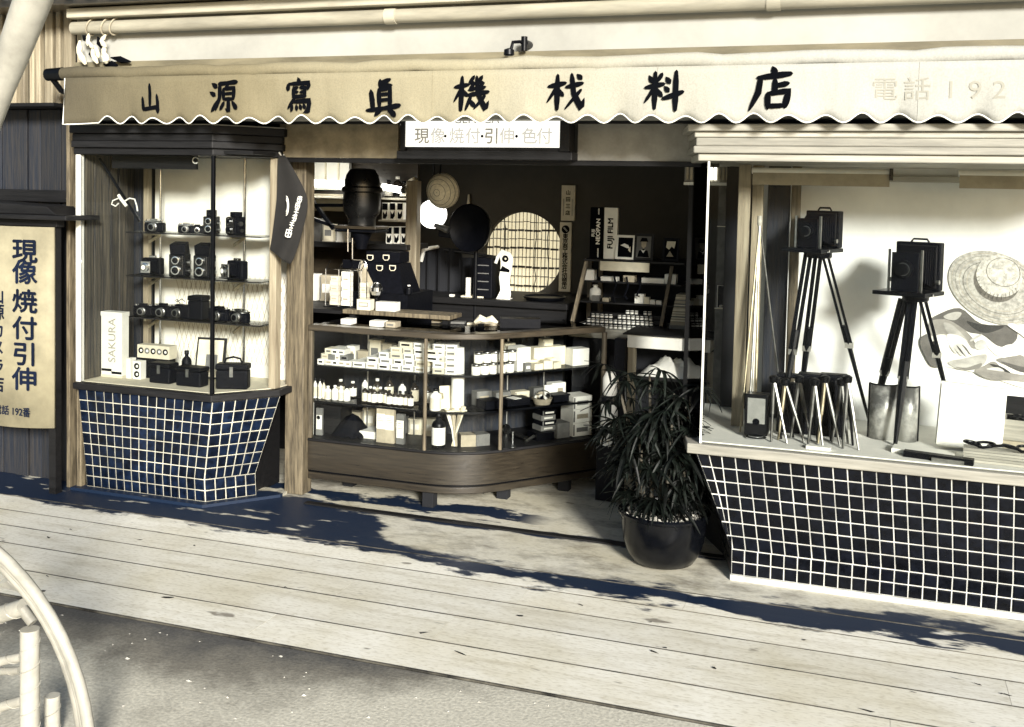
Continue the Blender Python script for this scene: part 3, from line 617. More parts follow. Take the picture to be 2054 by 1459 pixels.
# ================================================================== DISPLAY WINDOWS
def tiles(parent, TL, TR, BL, BR, nu, nv, m, gm, u0=0.0, pad=0.0035, proud=0.005, back=0.03, skip=None):
    """A tiled face: grout bed as one slab, every tile its own raised piece."""
    TL, TR, BL, BR = map(Vector, (TL, TR, BL, BR))
    def P(u, v): return (TL*(1-u)+TR*u)*(1-v)+(BL*(1-u)+BR*u)*v
    nrm = (TR-TL).cross(BL-TL).normalized()
    if nrm.y > 0 and abs(nrm.y) > 0.2: nrm = -nrm
    elif abs(nrm.y) <= 0.2 and nrm.x*(1 if TL.x > -2 else -1) > 0 and False: nrm = -nrm
    q = [TL, TR, BR, BL]
    MB().add([a for a in q]+[a-nrm*back for a in q], [(0,3,2,1),(4,5,6,7),(0,1,5,4),(1,2,6,5),(2,3,7,6),(3,0,4,7)]).build('grout_bed', gm, parent)
    for i in range(nu):
        for j in range(nv):
            a, b, c, d = P(i/nu, j/nv), P((i+1)/nu, j/nv), P((i+1)/nu, (j+1)/nv), P(i/nu, (j+1)/nv)
            ce = (a+b+c+d)/4
            def ins(p, k):
                dv = ce-p
                wv = ((b-a)+(c-d)).normalized(); hv = ((d-a)+(c-b)).normalized()
                su = 1 if dv.dot(wv) > 0 else -1; sv = 1 if dv.dot(hv) > 0 else -1
                kw = min(k, abs(dv.dot(wv))*.45); return p+wv*su*kw+hv*sv*k
            jit = nrm*random.uniform(-0.0008, 0.0008); tl = nrm*random.uniform(-.0005, .0005)
            base = [ins(p, pad)-nrm*0.002 for p in (a, b, c, d)]
            mid = [ins(p, pad)+nrm*(proud*.55)+jit for p in (a, b, c, d)]
            top = [ins(p, pad+0.004)+nrm*proud+jit+(tl if k in (0, 1) else -tl) for k, p in enumerate((a, b, c, d))]
            MB().add(base+mid+top, [(0,1,5,4),(1,2,6,5),(2,3,7,6),(3,0,4,7),(4,5,9,8),(5,6,10,9),(6,7,11,10),(7,4,8,11),(8,9,10,11)]).build('tile', m, parent)

ZS = 0.50      # top of the tiling; the wooden sill lies on it
# ------------------------------------------------------------------ left window
M['sideboard'] = mat('brown_streaked_boards', (0.13, 0.11, 0.075), 0.7, 0.6, 5, 0.3, stretch=(6, 18, 0.7), c2=(0.018, 0.018, 0.02), fac=(0.38, 0.72))
LW = thing('display_window', 'shallow corner display window on dark blue tiled base, left of the shop', 'display window', (-3.2, 4.3, 0))
lb = MB().prism([(-3.60, 4.17), (-2.95, 4.17), (-2.80, 4.36), (-2.80, 4.60), (-3.60, 4.60)], 0.0, 0.5).build('tiled_base', 'darkwood', LW)
yT, yB, zk = 4.095, 4.137, 0.120
yK = yT+(yB-yT)*7/9
e = 0.054
ct, cb = -2.850, -2.915
tiles(lb, (-3.615, yT, ZS), (ct-e, yT, ZS), (-3.60, yK, zk), (cb-e, yK, zk), 14, 7, 'navy', 'grout', pad=0.0028)
tiles(lb, (ct-e, yT, ZS), (ct, yT, ZS), (cb-e, yK, zk), (cb, yK, zk), 1, 7, 'navy', 'grout', pad=0.0028)
tiles(lb, (-3.60, yK, zk), (cb-e, yK, zk), (-3.60, yB, 0.012), (cb-e, yB, 0.012), 14, 2, 'navy', 'grout', pad=0.0028)
tiles(lb, (cb-e, yK, zk), (cb, yK, zk), (cb-e, yB, 0.012), (cb, yB, 0.012), 1, 2, 'navy', 'grout', pad=0.0028)
sd = Vector((0.63, 0.77)); T2 = Vector((ct, yT)); K2 = Vector((cb, yK)); B2 = Vector((cb, yB))
def s3(p, d, z): return (p.x+sd.x*d, p.y+sd.y*d, z)
tiles(lb, s3(T2, 0, ZS), s3(T2, e, ZS), s3(K2, 0, zk), s3(K2, e, zk), 1, 7, 'navy', 'grout', pad=0.0028)
tiles(lb, s3(T2, e, ZS), s3(T2, .325, ZS), s3(K2, e, zk), s3(K2, .245, zk), 5, 7, 'navy', 'grout', pad=0.0028)
tiles(lb, s3(K2, 0, zk), s3(K2, .245, zk), s3(B2, 0, .012), s3(B2, .245, .012), 5, 2, 'navy', 'grout', pad=0.0028)
MB().prism([(-3.66, 4.09), (-2.90, 4.09), (-2.66, 4.38), (-2.66, 4.44), (-3.66, 4.6)], -0.0035, 0.011).build('kerb', 'concrete', LW)
def lw_poly(o):   # outline of the window at an outward offset
    return [(-3.63, 4.085-o), (ct+o*0.5, 4.085-o), (-2.645+o*0.75, 4.335-o*0.45), (-2.645+o*.5, 4.60), (-3.63, 4.60)]
MB().prism(lw_poly(0.012), 0.501, 0.533).build('sill', 'darkwood', LW, bevel=0.004)
MB().prism(lw_poly(-0.03), 0.5335, 0.537).build('display_floor', 'cream', LW)
zt = 1.635
pz = 0.535
MB().box(-3.625, -3.598, 4.088, 4.118, pz, zt).build('corner_post', 'white', LW, bevel=0.003)
MB().box(ct-0.012, ct+0.004, 4.088, 4.104, pz, zt).build('mullion', 'blackm', LW, bevel=0.002)
MB().box(-2.700, -2.662, 4.325, 4.375, pz, zt).build('corner_post', 'palewoodv', LW, bevel=0.003)
MB().box(-3.597, ct-0.013, 4.095, 4.099, pz, zt).build('glass_pane', 'glass', LW)
a = Vector((ct+0.006, 4.100)); b = Vector((-2.695, 4.330)); nn = Vector((0.0025, -0.002))
MB().prism([tuple(a+nn), tuple(b+nn), tuple(b-nn), tuple(a-nn)], pz, zt).build('glass_pane', 'glass', LW)
# stepped cornice
cor = MB()
for o_, z0, z1 in ((0.005, 1.636, 1.668), (0.022, 1.668, 1.70), (0.014, 1.70, 1.735), (0.035, 1.735, 1.772)):
    MB().prism(lw_poly(o_), z0+0.0004, z1).build('cornice_moulding', 'darkwood', LW, bevel=0.004)  # left cornice coloured dark in place of the shade on it
MB().prism([(p[0], p[1]) for p in lw_poly(0.032)], 1.7725, 1.7775).build('cornice_trim', 'palewood', LW)
# back of the window: boards at the left, ivory cloth at the right
x = -3.63
while x < -3.53:
    wd = random.uniform(0.05, 0.08)
    MB().box(x, x+wd-0.004, 4.50+random.uniform(0, .008), 4.53, pz+.003, 1.64).build('back_board', 'darkwoodv', LW, bevel=0.003)
    x += wd
MB().box(-3.535, -3.505, 4.47, 4.50, pz+.003, 1.64).build('back_post', 'palewoodv', LW, bevel=0.003)
MB().box(-3.52, -2.62, 4.545, 4.555, pz+.003, 1.66).build('backdrop', 'backdropl', LW)
x = 4.14
while x < 4.49:
    MB().box(-3.62, -3.612+random.uniform(0, .006), x, x+.055, pz+.003, 1.64).build('side_board', 'sideboard', LW, bevel=0.003); x += 0.06
MB().box(-3.63, -2.62, 4.556, 4.60, pz+.003, 1.95).build('back_wall', 'darkwood', LW)
MB().box(-3.63, -2.66, 4.12, 4.555, 1.645, 1.66).build('soffit', 'darkwood', LW)
# diamond net over the lower part of the backdrop
net = MB()
for k in range(34):
    for s in (-1, 1):
        x0 = -3.42+k*0.028
        for q in range(5):
            za, zb2 = 0.60+q*0.09, 0.60+(q+1)*0.09
            xa, xb = x0+s*q*0.028-(s*0.05), x0+s*(q+1)*0.028-(s*0.05)
            if -3.40 < min(xa, xb) and max(xa, xb) < -2.66: net.cyl((xa, 4.542-.0006*s, za), (xb, 4.542-.0006*s, zb2), 0.0014, n=3, caps=False)
nto = net.build('diamond_net', 'buff', LW); nto['kind'] = 'stuff'
for px in (322, 490):
    c = A(px, 560, 4.43)
    MB().cyl((c.x, 4.43, pz+.003), (c.x, 4.43, 1.64), 0.006, n=8).build('shelf_upright', 'chrome', LW, smooth=True)
SHL = []
for zsh in (1.262, 1.046, 0.838):
    s = MB().box(-3.50, -2.73, 4.30, 4.47, zsh-0.006, zsh).build('glass_shelf', M['glass2'], LW)
    MB().box(-3.50, -2.73, 4.297, 4.2995, zsh-0.006, zsh).build('shelf_edge', 'darkwood', s)
    for px in (322, 490):
        c = A(px, 560, 4.43)
        MB().prism([(c.x-.006, 4.43), (c.x+.006, 4.43), (c.x+.006, 4.31), (c.x-.006, 4.31)], zsh-0.018, zsh-0.0065).build('bracket', 'brass', s)
        MB().obox((c.x, 4.385, zsh-0.032), (0.008, 0.10, 0.014), (0.35, 0, 0)).build('bracket_scroll', 'brass', s)
# rolled blind and hanging cord
MB().box(-3.48, -3.0, 4.17, 4.185, 1.573, 1.636).build('blind', 'darkwood', LW)
c = A(392, 322, 4.17)
MB().tube([(c.x+0.016*math.cos(a), 4.172, c.z+0.014*math.sin(a)) for a in [0.5+i*0.5 for i in range(11)]], 0.004, 6).build('blind_hook', 'white', LW, smooth=True)

# ------------------------------------------------------------------ right window
RW = thing('display_window', 'wide sunlit display window on black tiled base at the right', 'display window', (0.2, 4.4, 0))
XR = 0.98
rb = MB().prism([(-0.42, 4.16), (XR-.05, 4.16), (XR-.05, 4.80), (-0.66, 4.80), (-0.66, 4.62)], 0.0, 0.5).build('tiled_base', 'darkwood', RW)
yT, yB, zk = 4.060, 4.108, 0.124
yK = yT+(yB-yT)*7/9
xt, xb = -0.612, -0.468
xm = xb-0.046
tiles(rb, (xt, yT, ZS), (xm, yT, ZS), (xb, yK, zk), (xb+.004, yK, zk), 2, 7, 'tileblack', 'groutr', pad=0.0028)
tiles(rb, (xm, yT, ZS), (XR, yT, ZS), (xb+.004, yK, zk), (XR, yK, zk), 29, 7, 'tileblack', 'groutr', pad=0.0028)
tiles(rb, (xb, yK, zk), (XR, yK, zk), (xb, yB, .02), (XR, yB, .02), 29, 2, 'tileblack', 'groutr', pad=0.0028)
st, sb = Vector((-0.13, 0.50)), Vector((-0.13, 0.50))
tiles(rb, (xt+st.x, yT+st.y, ZS), (xt, yT, ZS), (xb+sb.x, yK+sb.y, zk), (xb, yK, zk), 9, 7, 'tileblack', 'groutr', pad=0.0028)
tiles(rb, (xb+sb.x, yK+sb.y, zk), (xb, yK, zk), (xb+sb.x, yB+sb.y, .02), (xb, yB, .02), 9, 2, 'tileblack', 'groutr', pad=0.0028)
MB().prism([(xb-0.004, yB-0.006), (XR, yB-0.006), (XR, 4.2), (xb-.018, 4.2)], -0.0035, 0.019).build('base_strip', 'groutr', RW)
def rw_poly(o): return [(xt-.02-o, 4.040-o), (XR+.02, 4.040-o), (XR+.02, 4.82), (-0.76-o, 4.82), (-0.76-o, 4.55)]
MB().prism(rw_poly(0.012), 0.501, 0.540).build('sill', 'palewood', RW, bevel=0.004)
MB().prism(rw_poly(-0.03), 0.5405, 0.545).build('display_floor', 'white', RW)
pz = 0.541
g0, g1 = Vector((-0.592, 4.050)), Vector((-0.74, 4.60))
MB().box(g0.x, XR, 4.048, 4.052, pz, 1.632).build('glass_pane', 'glass', RW)
MB().prism([(g0.x-.004, g0.y), (g0.x-.0005, g0.y), (g1.x, g1.y), (g1.x-.004, g1.y)], pz, 1.632).build('glass_pane', 'glass', RW)
MB().box(g0.x-0.007, g0.x+0.001, 4.044, 4.0475, pz, 1.632).build('glass_edge', 'white', RW)
for o_, z0, z1 in ((0.004, 1.633, 1.662), (0.02, 1.662, 1.690), (0.012, 1.690, 1.722), (0.018, 1.722, 1.745), (0.04, 1.745, 1.772)):
    MB().prism(rw_poly(o_), z0+0.0004, z1).build('cornice_moulding', 'palewood', RW, bevel=0.005)
MB().box(-0.50, XR, 4.74, 4.75, pz, 1.70).build('backdrop', 'backdrop', RW)
MB().box(-0.62, XR, 4.77, 4.80, pz, 1.95).build('back_wall', 'intblack', RW)
# frame posts and dark curtain panel at the left of the backdrop
for px0, px1, y, m in ((1478, 1502, 4.40, 'palewoodv'), (1506, 1528, 4.52, 'palewoodv'), (1537, 1582, 4.64, 'darkwoodv'), (1584, 1603, 4.62, 'postwood')):
    a, b = A(px0, 500, y), A(px1, 500, y)
    MB().box(a.x, b.x, y-.012, y+.012, pz+.004, 1.632).build('frame_post' if m != 'darkwoodv' else 'curtain_panel', m, RW, bevel=0.003)
a = A(1510, 330, 4.42); b = A(1785, 380, 4.42)
for pa, pb in ((1510, 1785), (1925, 2200)):
    x0, x1 = A(pa, 350, 4.38).x, A(pb, 350, 4.38).x
    bl = MB().box(x0, x1, 4.375, 4.380, A(1640, 373, 4.38).z, 1.60).build('blind', 'buff', RW)
    MB().cyl((x0-.004, 4.385, 1.607), (x1+.004, 4.385, 1.607), 0.013, n=14).build('blind_roller', 'white', bl, smooth=True)
    MB().box(x1-.002, x1+.012, 4.36, 4.40, 1.575, 1.622).build('blind_bracket', 'darkwood', bl)
MB().box(-0.5, XR, 4.70, 4.735, 1.575, 1.60).build('curtain_rail', 'palewood', RW, bevel=0.003)
MB().box(-0.62, XR, 4.09, 4.77, 1.70, 1.715).build('soffit', 'white', RW)

# ------------------------------------------------------------------ sign box above the entrance
c = A(968, 268, 4.30)
sg = thing('sign_box', 'backlit white sign box with faded lettering over the entrance', 'sign', (c.x, 4.30, 1.64))
x0, x1 = A(815, 270, 4.27).x, A(1124, 270, 4.27).x
MB().box(x0, x1, 4.262, 4.27, 1.690, 1.83).build('sign_face', 'backlit', sg)
MB().box(x0-.02, x0-.001, 4.255, 4.34, 1.672, 1.84).build('sign_frame', 'darkwood', sg, bevel=.003)
MB().box(x1+.001, x1+.045, 4.255, 4.34, 1.672, 1.84).build('sign_frame', 'darkwood', sg, bevel=.003)
MB().box(x0-.035, x1+.06, 4.245, 4.34, 1.636, 1.6715).build('sign_frame', 'darkwood', sg, bevel=.004)
MB().box(x0+.001, x1-.001, 4.275, 4.33, 1.672, 1.84).build('sign_back', 'darkwood', sg)
xx = [A(p, 275, 4.26).x for p in (846, 878, 893, 916, 949, 967, 986, 1017, 1036, 1062, 1092)]
for ch, x, m in zip('現像・焼付・引伸・色付', xx, ('signtext', 'signtext2', 'ink', 'signtext2', 'signtext2', 'ink', 'signtext', 'signtext2', 'ink', 'signtext2', 'signtext2')):
    put_text(ch, 0.072 if ch != '・' else 0.05, (x, 4.2605, A(846, 275, 4.26).z), m, sg, heavy=0.0012)
c = A(955, 240, 4.26)
put_text('GEN. CA', 0.055, (c.x, 4.2605, c.z), 'signtext', sg)

# ------------------------------------------------------------------ street signboard at the left
sb_ = thing('signboard', 'cream bulging signboard with navy vertical lettering at the left edge', 'signboard', (A(40, 860, 3.95).x, 4.0, 0.0))
xr_ = A(97, 660, 3.95).x; xl_ = xr_-0.52
prof = MB(); NX = 14; vs = []; fs = []
def bulge(u): return 3.985-0.045*(1-(2*u-1)**2)
zt_, zb_ = A(97, 457, 3.95).z, A(97, 862, 3.95).z
for i in range(NX+1):
    u = i/NX; x = xl_+(xr_-xl_)*u
    vs += [(x, bulge(u), zb_-0.006*math.sin(u*3)), (x, bulge(u), zt_)]
fs = [(2*i, 2*i+2, 2*i+3, 2*i+1) for i in range(NX)]
o = MB().add(vs, fs).build('board', 'signcream', sb_, smooth=True); md = o.modifiers.new('thickness', 'SOLIDIFY'); md.thickness = 0.02; md.offset = -1
MB().box(xl_-.03, xr_+.015, 3.99, 4.04, zt_+.001, zt_+.035).build('top_rail', 'darkwood', sb_, bevel=.004)
MB().box(xl_-.02, xl_+.02, 4.006, 4.045, -.004, zt_).build('leg', 'darkwood', sb_)
MB().box(xr_-.05, xr_-.01, 4.006, 4.045, -.004, zt_).build('leg', 'darkwood', sb_)
MB().prism([(xl_-.05, 3.93), (xr_+.12, 3.93), (xr_+.12, 4.16), (xl_-.05, 4.16)], zt_+.036, zt_+.058).build('canopy', 'darkwood', sb_, bevel=.004)
MB().prismy([(xl_, zt_+.059), (xr_+.03, zt_+.059), (xr_-.03, zt_+.10), (xl_, zt_+.12)], 3.97, 4.15).build('canopy_block', 'darkwood', sb_, bevel=.004)
for ch, py in zip('現像焼付引伸', (505, 548, 606, 660, 712, 762)):
    c = A(52, py+2, 3.95); u = (c.x-xl_)/(xr_-xl_)
    put_text(ch, 0.118, (c.x-.004, bulge(u)-.005, c.z), 'navysign', sb_, heavy=0.0032, sx=1.2, rot=(0, 0, 0.10))
for ch, py in zip('山源カメラ店', (595, 628, 664, 700, 736, 772)):
    c = A(-1, py, 3.95); u = (c.x-xl_)/(xr_-xl_)
    put_text(ch, 0.082, (c.x, bulge(u)-.004, c.z), 'navysign', sb_, heavy=0.002, rot=(0, 0, 0.07))
c = A(38, 826, 3.95); put_text('電話 192番', 0.048, (c.x-.03, bulge((c.x-xl_)/(xr_-xl_))-.007, c.z), 'navysign', sb_, heavy=0.001, sx=.95)

# ------------------------------------------------------------------ flag
p0, p1 = A(562, 305, 4.32), A(540, 520, 4.30)
fl = thing('flag', 'dark pennant with white ring emblem and slanted white letters by the left window', 'flag', (p0.x, 4.34, 1.0))
prof_ = [((558, 312), (566, 312), (572, 312)), ((556, 350), (578, 352), (600, 358)), ((556, 395), (585, 398), (622, 402)), ((550, 440), (583, 440), (612, 445)), ((544, 490), (574, 486), (600, 490)), ((540, 500), (568, 505), (594, 508)), ((544, 503), (566, 522), (583, 532))]
vs = []; fs = []
fy = lambda i, j: 4.30-0.02*math.sin(j*2.2+i*.3)+(0.03 if j == 1 else 0)
fine = []
for i, row in enumerate(prof_):
    r = []
    for j in range(9):
        u = j/8*2; k = min(int(u), 1); t = u-k
        px = row[k][0]*(1-t)+row[k+1][0]*t; py = row[k][1]*(1-t)+row[k+1][1]*t
        r.append(A(px, py, 4.28+0.016*math.sin(u*3.0+i*.35)*min(i, 3)/3))
    fine.append(r)
for r in fine: vs += r
for i in range(len(fine)-1):
    for j in range(8): a = i*9+j; fs.append((a, a+9, a+10, a+1))
o = MB().add(vs, fs).build('cloth', 'flag', fl, smooth=True)
md = o.modifiers.new('sub', 'SUBSURF'); md.levels = 2; md.render_levels = 2
md = o.modifiers.new('thickness', 'SOLIDIFY'); md.thickness = 0.003
for r in (0.030, 0.024, 0.018):
    c = A(573, 413, 4.245); MB().tube([(c.x+r*.55*math.cos(a), 4.248-.004*math.cos(a), c.z+r*1.5*math.sin(a)) for a in [-1.5+i*.25 for i in range(13)]], 0.0020, 5).build('ring_emblem', 'white', fl)
for k, (px, py) in enumerate(((602, 400), (598, 413), (595, 426), (591, 438), (586, 452), (580, 468))):
    c = A(px, py, 4.247)
    z_ = 0.034 if k < 5 else .046
    g_ = brush([[(10+random.uniform(0, 12), 20, 1), (85, 12, 1)], [(50, 5, 1), (48, 95, 1.1)], [(12, 52, 1), (90, 46, 1)], [(20, 90, 1), (80, 84, 1.2)], [(80, 20, .9), (82, 80, 1)], [(18, 25, .9), (15, 85, 1)]][:random.choice([4, 5, 6])], z_, 6.5, 0.9)
    g_.v = [Matrix.Rotation(0.22, 3, 'Y') @ a + Vector((c.x, c.y-.004, c.z)) for a in g_.v]
    g_.build('lettering', 'white', fl)
MB().tube([A(560, 306, 4.31), A(566, 316, 4.33), (A(566, 316, 4.33).x, 4.36, A(566, 306, 4.3).z)], 0.004, 6).build('tie', 'white', fl)

# ================================================================== COUNTER SHOWCASE
CT0 = Vector((-2.57, 4.48)); CT1 = Vector((-1.95, 4.48)); RC = 0.42; TA = math.radians(50.5); LS = 0.60
def cpath(o=0.0, narc=14):
    """Plan of the counter front, moved inwards by o: straight, round corner, straight again."""
    pts = [(CT0.x, CT0.y+o)]
    cx_, cy_ = CT1.x, CT1.y+RC
    for i in range(narc+1):
        t = TA*i/narc; pts.append((cx_+(RC-o)*math.sin(t), cy_-(RC-o)*math.cos(t)))
    ex, ey = cx_+(RC-o)*math.sin(TA), cy_-(RC-o)*math.cos(TA)
    pts.append((ex+LS*math.cos(TA), ey+LS*math.sin(TA)))
    return pts
def cring(o0, o1): return cpath(o0)+cpath(o1)[::-1]
def ringprism(o0, o1, z0, z1):
    a, b = cpath(o0), cpath(o1); n = len(a); m = MB()
    vs = [(x, y, z0) for x, y in a]+[(x, y, z0) for x, y in b]+[(x, y, z1) for x, y in a]+[(x, y, z1) for x, y in b]
    fs = []
    for i in range(n-1):
        fs += [(i, i+1, 2*n+i+1, 2*n+i), (n+i+1, n+i, 3*n+i, 3*n+i+1), (2*n+i, 2*n+i+1, 3*n+i+1, 3*n+i), (i+1, i, n+i, n+i+1)]
    fs += [(0, 2*n, 3*n, n), (n-1, 2*n-1, 4*n-1, 3*n-1)]
    return m.add(vs, fs)
CO = thing('counter_showcase', 'round-cornered glass counter showcase with brown veneer base', 'showcase', (-1.95, 4.7, 0))
ringprism(0.0, 0.36, 0.118, 0.262).build('base_panel', 'midwood', CO, smooth=True, bevel=.002)
ringprism(0.006, 0.35, 0.109, 0.1175).build('base_groove', 'blackm', CO, smooth=True)
ringprism(0.002, 0.36, 0.075, 0.1085).build('base_lip', 'midwood', CO, smooth=True, bevel=.004)
ringprism(-0.006, 0.372, 0.2625, 0.276).build('base_rail', 'darkwood', CO, smooth=True, bevel=.004)
ringprism(-0.010, 0.06, 0.806, 0.834).build('top_rail', 'midwood', CO, smooth=True, bevel=.004)
ringprism(0.061, 0.37, 0.822, 0.828).build('glass_top', 'glass2', CO, smooth=True)
ringprism(0.003, 0.006, 0.277, 0.8055).build('glass_front', 'glass2', CO, smooth=True)
ringprism(0.36, 0.372, 0.277, 0.8055).build('back_panel', 'darkwoodv', CO, smooth=True)
for o_ in (0.0,):
    pp = cpath(0.0)
    for k, (x, y) in enumerate((pp[1], pp[-2], pp[-1])):
        MB().cyl((x, y+.002, 0.2765), (x, y+.002, 0.8055), 0.009 if k < 2 else 0.013, n=10).build('post', 'postwood', CO, smooth=True)
x, y = pp[0]; MB().box(x, x+.02, y-.004, y+.02, 0.2765, .8055).build('post', 'postwood', CO, bevel=.003)
MB().box(-2.45, -2.2, 4.60, 4.63, .786, .8055).build('light_batten', 'white', CO)
MB().box(-2.12, -1.93, 4.60, 4.63, .786, .8055).build('light_batten', 'white', CO)
S1, S2 = 0.628, 0.452
for z in (S1, S2):
    ringprism(0.05, 0.26, z-.007, z).build('glass_shelf', 'glass2', CO, smooth=True)
    ringprism(0.0475, 0.0498, z-.008, z+.001).build('shelf_edge', 'blackm', CO, smooth=True)
for k in (0.3, 0.72):
    for (x, y) in (((CT0.x*(1-k)+CT1.x*k), CT0.y+.27),):
        MB().cyl((x, y, .277), (x, y, .8), .005, n=8).build('shelf_upright', 'steel', CO, smooth=True)
ex = pp[-2]
for d in (.2, .42):
    x, y = ex[0]+math.cos(TA)*d-math.sin(TA)*.27, ex[1]+math.sin(TA)*d+math.cos(TA)*.27
    MB().cyl((x, y, .277), (x, y, .8), .005, n=8).build('shelf_upright', 'steel', CO, smooth=True)
for x, y in ((-2.45, 4.70), (-1.94, 4.535), (-1.66, 4.80), (-1.42, 5.05), (-1.8, 4.85)):
    MB().prism([(x-.028, y-.028), (x+.028, y-.028), (x+.028, y+.028), (x-.028, y+.028)], -.0035, .0745).build('leg', 'intblack', CO, bevel=.003)

# ------------------------------------------------------------------ small goods
_cache = {}
def shared(key, fn):
    if key not in _cache: _cache[key] = fn()
    return _cache[key]
def inst(name, me, loc, rz=0.0, parent=None):
    o = bpy.data.objects.new(name, me); col.objects.link(o); o.location = loc; o.rotation_euler = (0, 0, rz)
    if parent is not None: o.parent = parent
    return o
def carton(name, loc, d, m, label, cat, group=None, rz=0.0, mark=None, lid=False):
    """A card box standing on loc: body, and a printed label panel on its front."""
    t = thing(name, label, cat, loc, rz, group)
    k = (round(d[0], 3), round(d[1], 3), round(d[2], 3), m)
    inst('body', shared(('b',)+k, lambda: MB().box(-d[0]/2, d[0]/2, 0, d[1], 0, d[2]).mesh('body', m)), (0, 0, 0), 0, t)
    if mark: 
        inst('printed_panel', shared(('p',)+k+(mark,), lambda: MB().box(-d[0]*.30, d[0]*.30, -.0008, 0.0, d[2]*.32, d[2]*.66).mesh('printed_panel', mark)), (0, 0, 0), 0, t)
    if mark and d[0] > .04:
        inst('print_band', shared(('q',)+k, lambda: MB().box(-d[0]*.48, -d[0]*.40, -.0007, 0.0, d[2]*.08, d[2]*.92).mesh('print_band', 'greycard')), (0, 0, 0), 0, t)
    if lid:
        inst('lid', shared(('l',)+k, lambda: MB().box(-d[0]/2-.0015, d[0]/2+.0015, -.0015, d[1]+.0015, d[2]*.70, d[2]+.0015).mesh('lid', m)), (0, 0, 0), 0, t)
    return t
def bottle(name, loc, r, h, label, group=None, m='bottle', lab='white'):
    t = thing(name, label, 'bottle', loc, random.uniform(0, 1), group)
    k = (round(r, 4), round(h, 3), m)
    inst('body', shared(('bt',)+k, lambda: MB().lathe([(r*.94, 0), (r, .004), (r, h*.66), (r*.85, h*.74), (r*.38, h*.82), (r*.36, h*.90)], n=14).mesh('body', m, True)), (0, 0, 0), 0, t)
    inst('cap', shared(('bc',)+k, lambda: MB().lathe([(r*.45, h*.885), (r*.47, h*.90), (r*.47, h), (r*.4, h+.001)], n=12).mesh('cap', random.choice(['blackm', 'white']), True)), (0, 0, 0), 0, t)
    inst('paper_label', shared(('bl',)+k+(lab,), lambda: MB().lathe([(r*1.012, h*.10), (r*1.012, h*.60)], n=14, caps=False).mesh('paper_label', lab, True)), (0, 0, 0), 0, t)
    return t
def tin(name, loc, r, h, label, group=None, m='white'):
    t = thing(name, label, 'tin', loc, 0, group)
    k = (round(r, 4), round(h, 3), m)
    inst('body', shared(('tn',)+k, lambda: MB().lathe([(r*.97, 0), (r, .002), (r, h*.8)], n=16).mesh('body', m, True)), (0, 0, 0), 0, t)
    inst('lid', shared(('tl',)+k, lambda: MB().lathe([(r*1.03, h*.8), (r*1.03, h*.98), (r*.9, h)], n=16).mesh('lid', 'steel', True)), (0, 0, 0), 0, t)
    return t

# upper shelf of the counter, front run: stepped stack of white film cartons
yS = CT0.y+.075
xa, xb_ = -2.52, -1.955
gp = 'white film cartons stacked on the upper showcase shelf'
lb1 = 'long white film carton in the stepped stack on the upper counter shelf'
hh = 0.0285
rowx = [(-2.38, xb_), (-2.30, xb_), (-2.245, xb_), (-2.185, xb_), (-2.13, -1.98)]
for r, (x0, x1) in enumerate(rowx):
    row_ = []
    x = x0+random.uniform(0, .012)
    while x < x1-.03:
        L = random.choice([.058, .066, .074])
        row_.append(carton('film_carton', (x+L/2, yS+random.uniform(0, .004), S1+r*hh), (L-.003, .13, hh-.001), random.choice(['white', 'white', 'cream']), lb1, 'box', gp, random.uniform(-.015, .015), random.choice(['greycard', 'buff', 'ink', 'greycard'])))
        x += L
    rank(row_, 'white film carton, %s of the stack in the counter' % ['bottom row', 'second row', 'third row', 'fourth row', 'top row'][r])
gp2 = 'small cartons jumbled at the left of the upper showcase shelf'
for r, (x0, x1) in enumerate(((-2.565, -2.385), (-2.55, -2.40), (-2.53, -2.42))):
    row_ = []
    x = x0
    while x < x1-.02:
        L = random.uniform(.026, .045)
        row_.append(carton('small_carton', (x+L/2, yS+random.uniform(0, .012), S1+r*.0272), (L-.002, .07, .0265), random.choice(['white', 'cream', 'white', 'greycard']), 'small film box in the jumble at the left end of the upper counter shelf', 'box', gp2, random.uniform(-.06, .06), random.choice(['greycard', 'buff', 'ink'])))
        x += L
    rank(row_, 'small film box, %s of the jumble at the counter left' % ['bottom row', 'middle row', 'top row'][r])
# round the corner and along the side
def cs(d, o, z):     # point on the side run, d metres past the corner, o inwards
    p = cpath(o)[-2]; return (p[0]+math.cos(TA)*d, p[1]+math.sin(TA)*d, z)
def ca(t, o, z):     # point on the round corner at angle fraction t
    a = TA*t; return (CT1.x+(RC-o)*math.sin(a), CT1.y+RC-(RC-o)*math.cos(a), z)
for r in range(5):
    for t in (.10, .30):
        which_ = ['lowest', 'second lowest', 'middle', 'second highest', 'topmost'][r]+(' cream film carton of the left pile' if t < .2 else ' cream film carton of the right pile')+' in the counter corner'
        p = ca(t, .08, S1+r*hh); carton('film_carton', p, (.058, .11, hh-.001), random.choice(['cream', 'white']), which_, 'box', 'film cartons stacked in the showcase corner', TA*t, 'greycard')
for r in range(2):
    row_ = []
    for k in range(5):
        row_.append(tin('film_tin', cs(-.09+k*.047+.012*r, .085, S1+r*.056), .0215, .052, 'small white film tin in the two-tier row on the upper counter shelf', 'white film tins on the upper shelf'))
    rank(row_, 'small white film tin, %s tier on the counter shelf' % ['lower', 'upper'][r])
carton('white_box', cs(.175, .08, S1), (.075, .09, .115), 'white', 'tall white box beside the film tins on the upper counter shelf', 'box', rz=TA)
carton('dark_box', cs(.185, .055, S1), (.035, .02, .042), 'greycard', 'small dark box in front of the tall white box', 'box', rz=TA, mark='white')
row_ = []
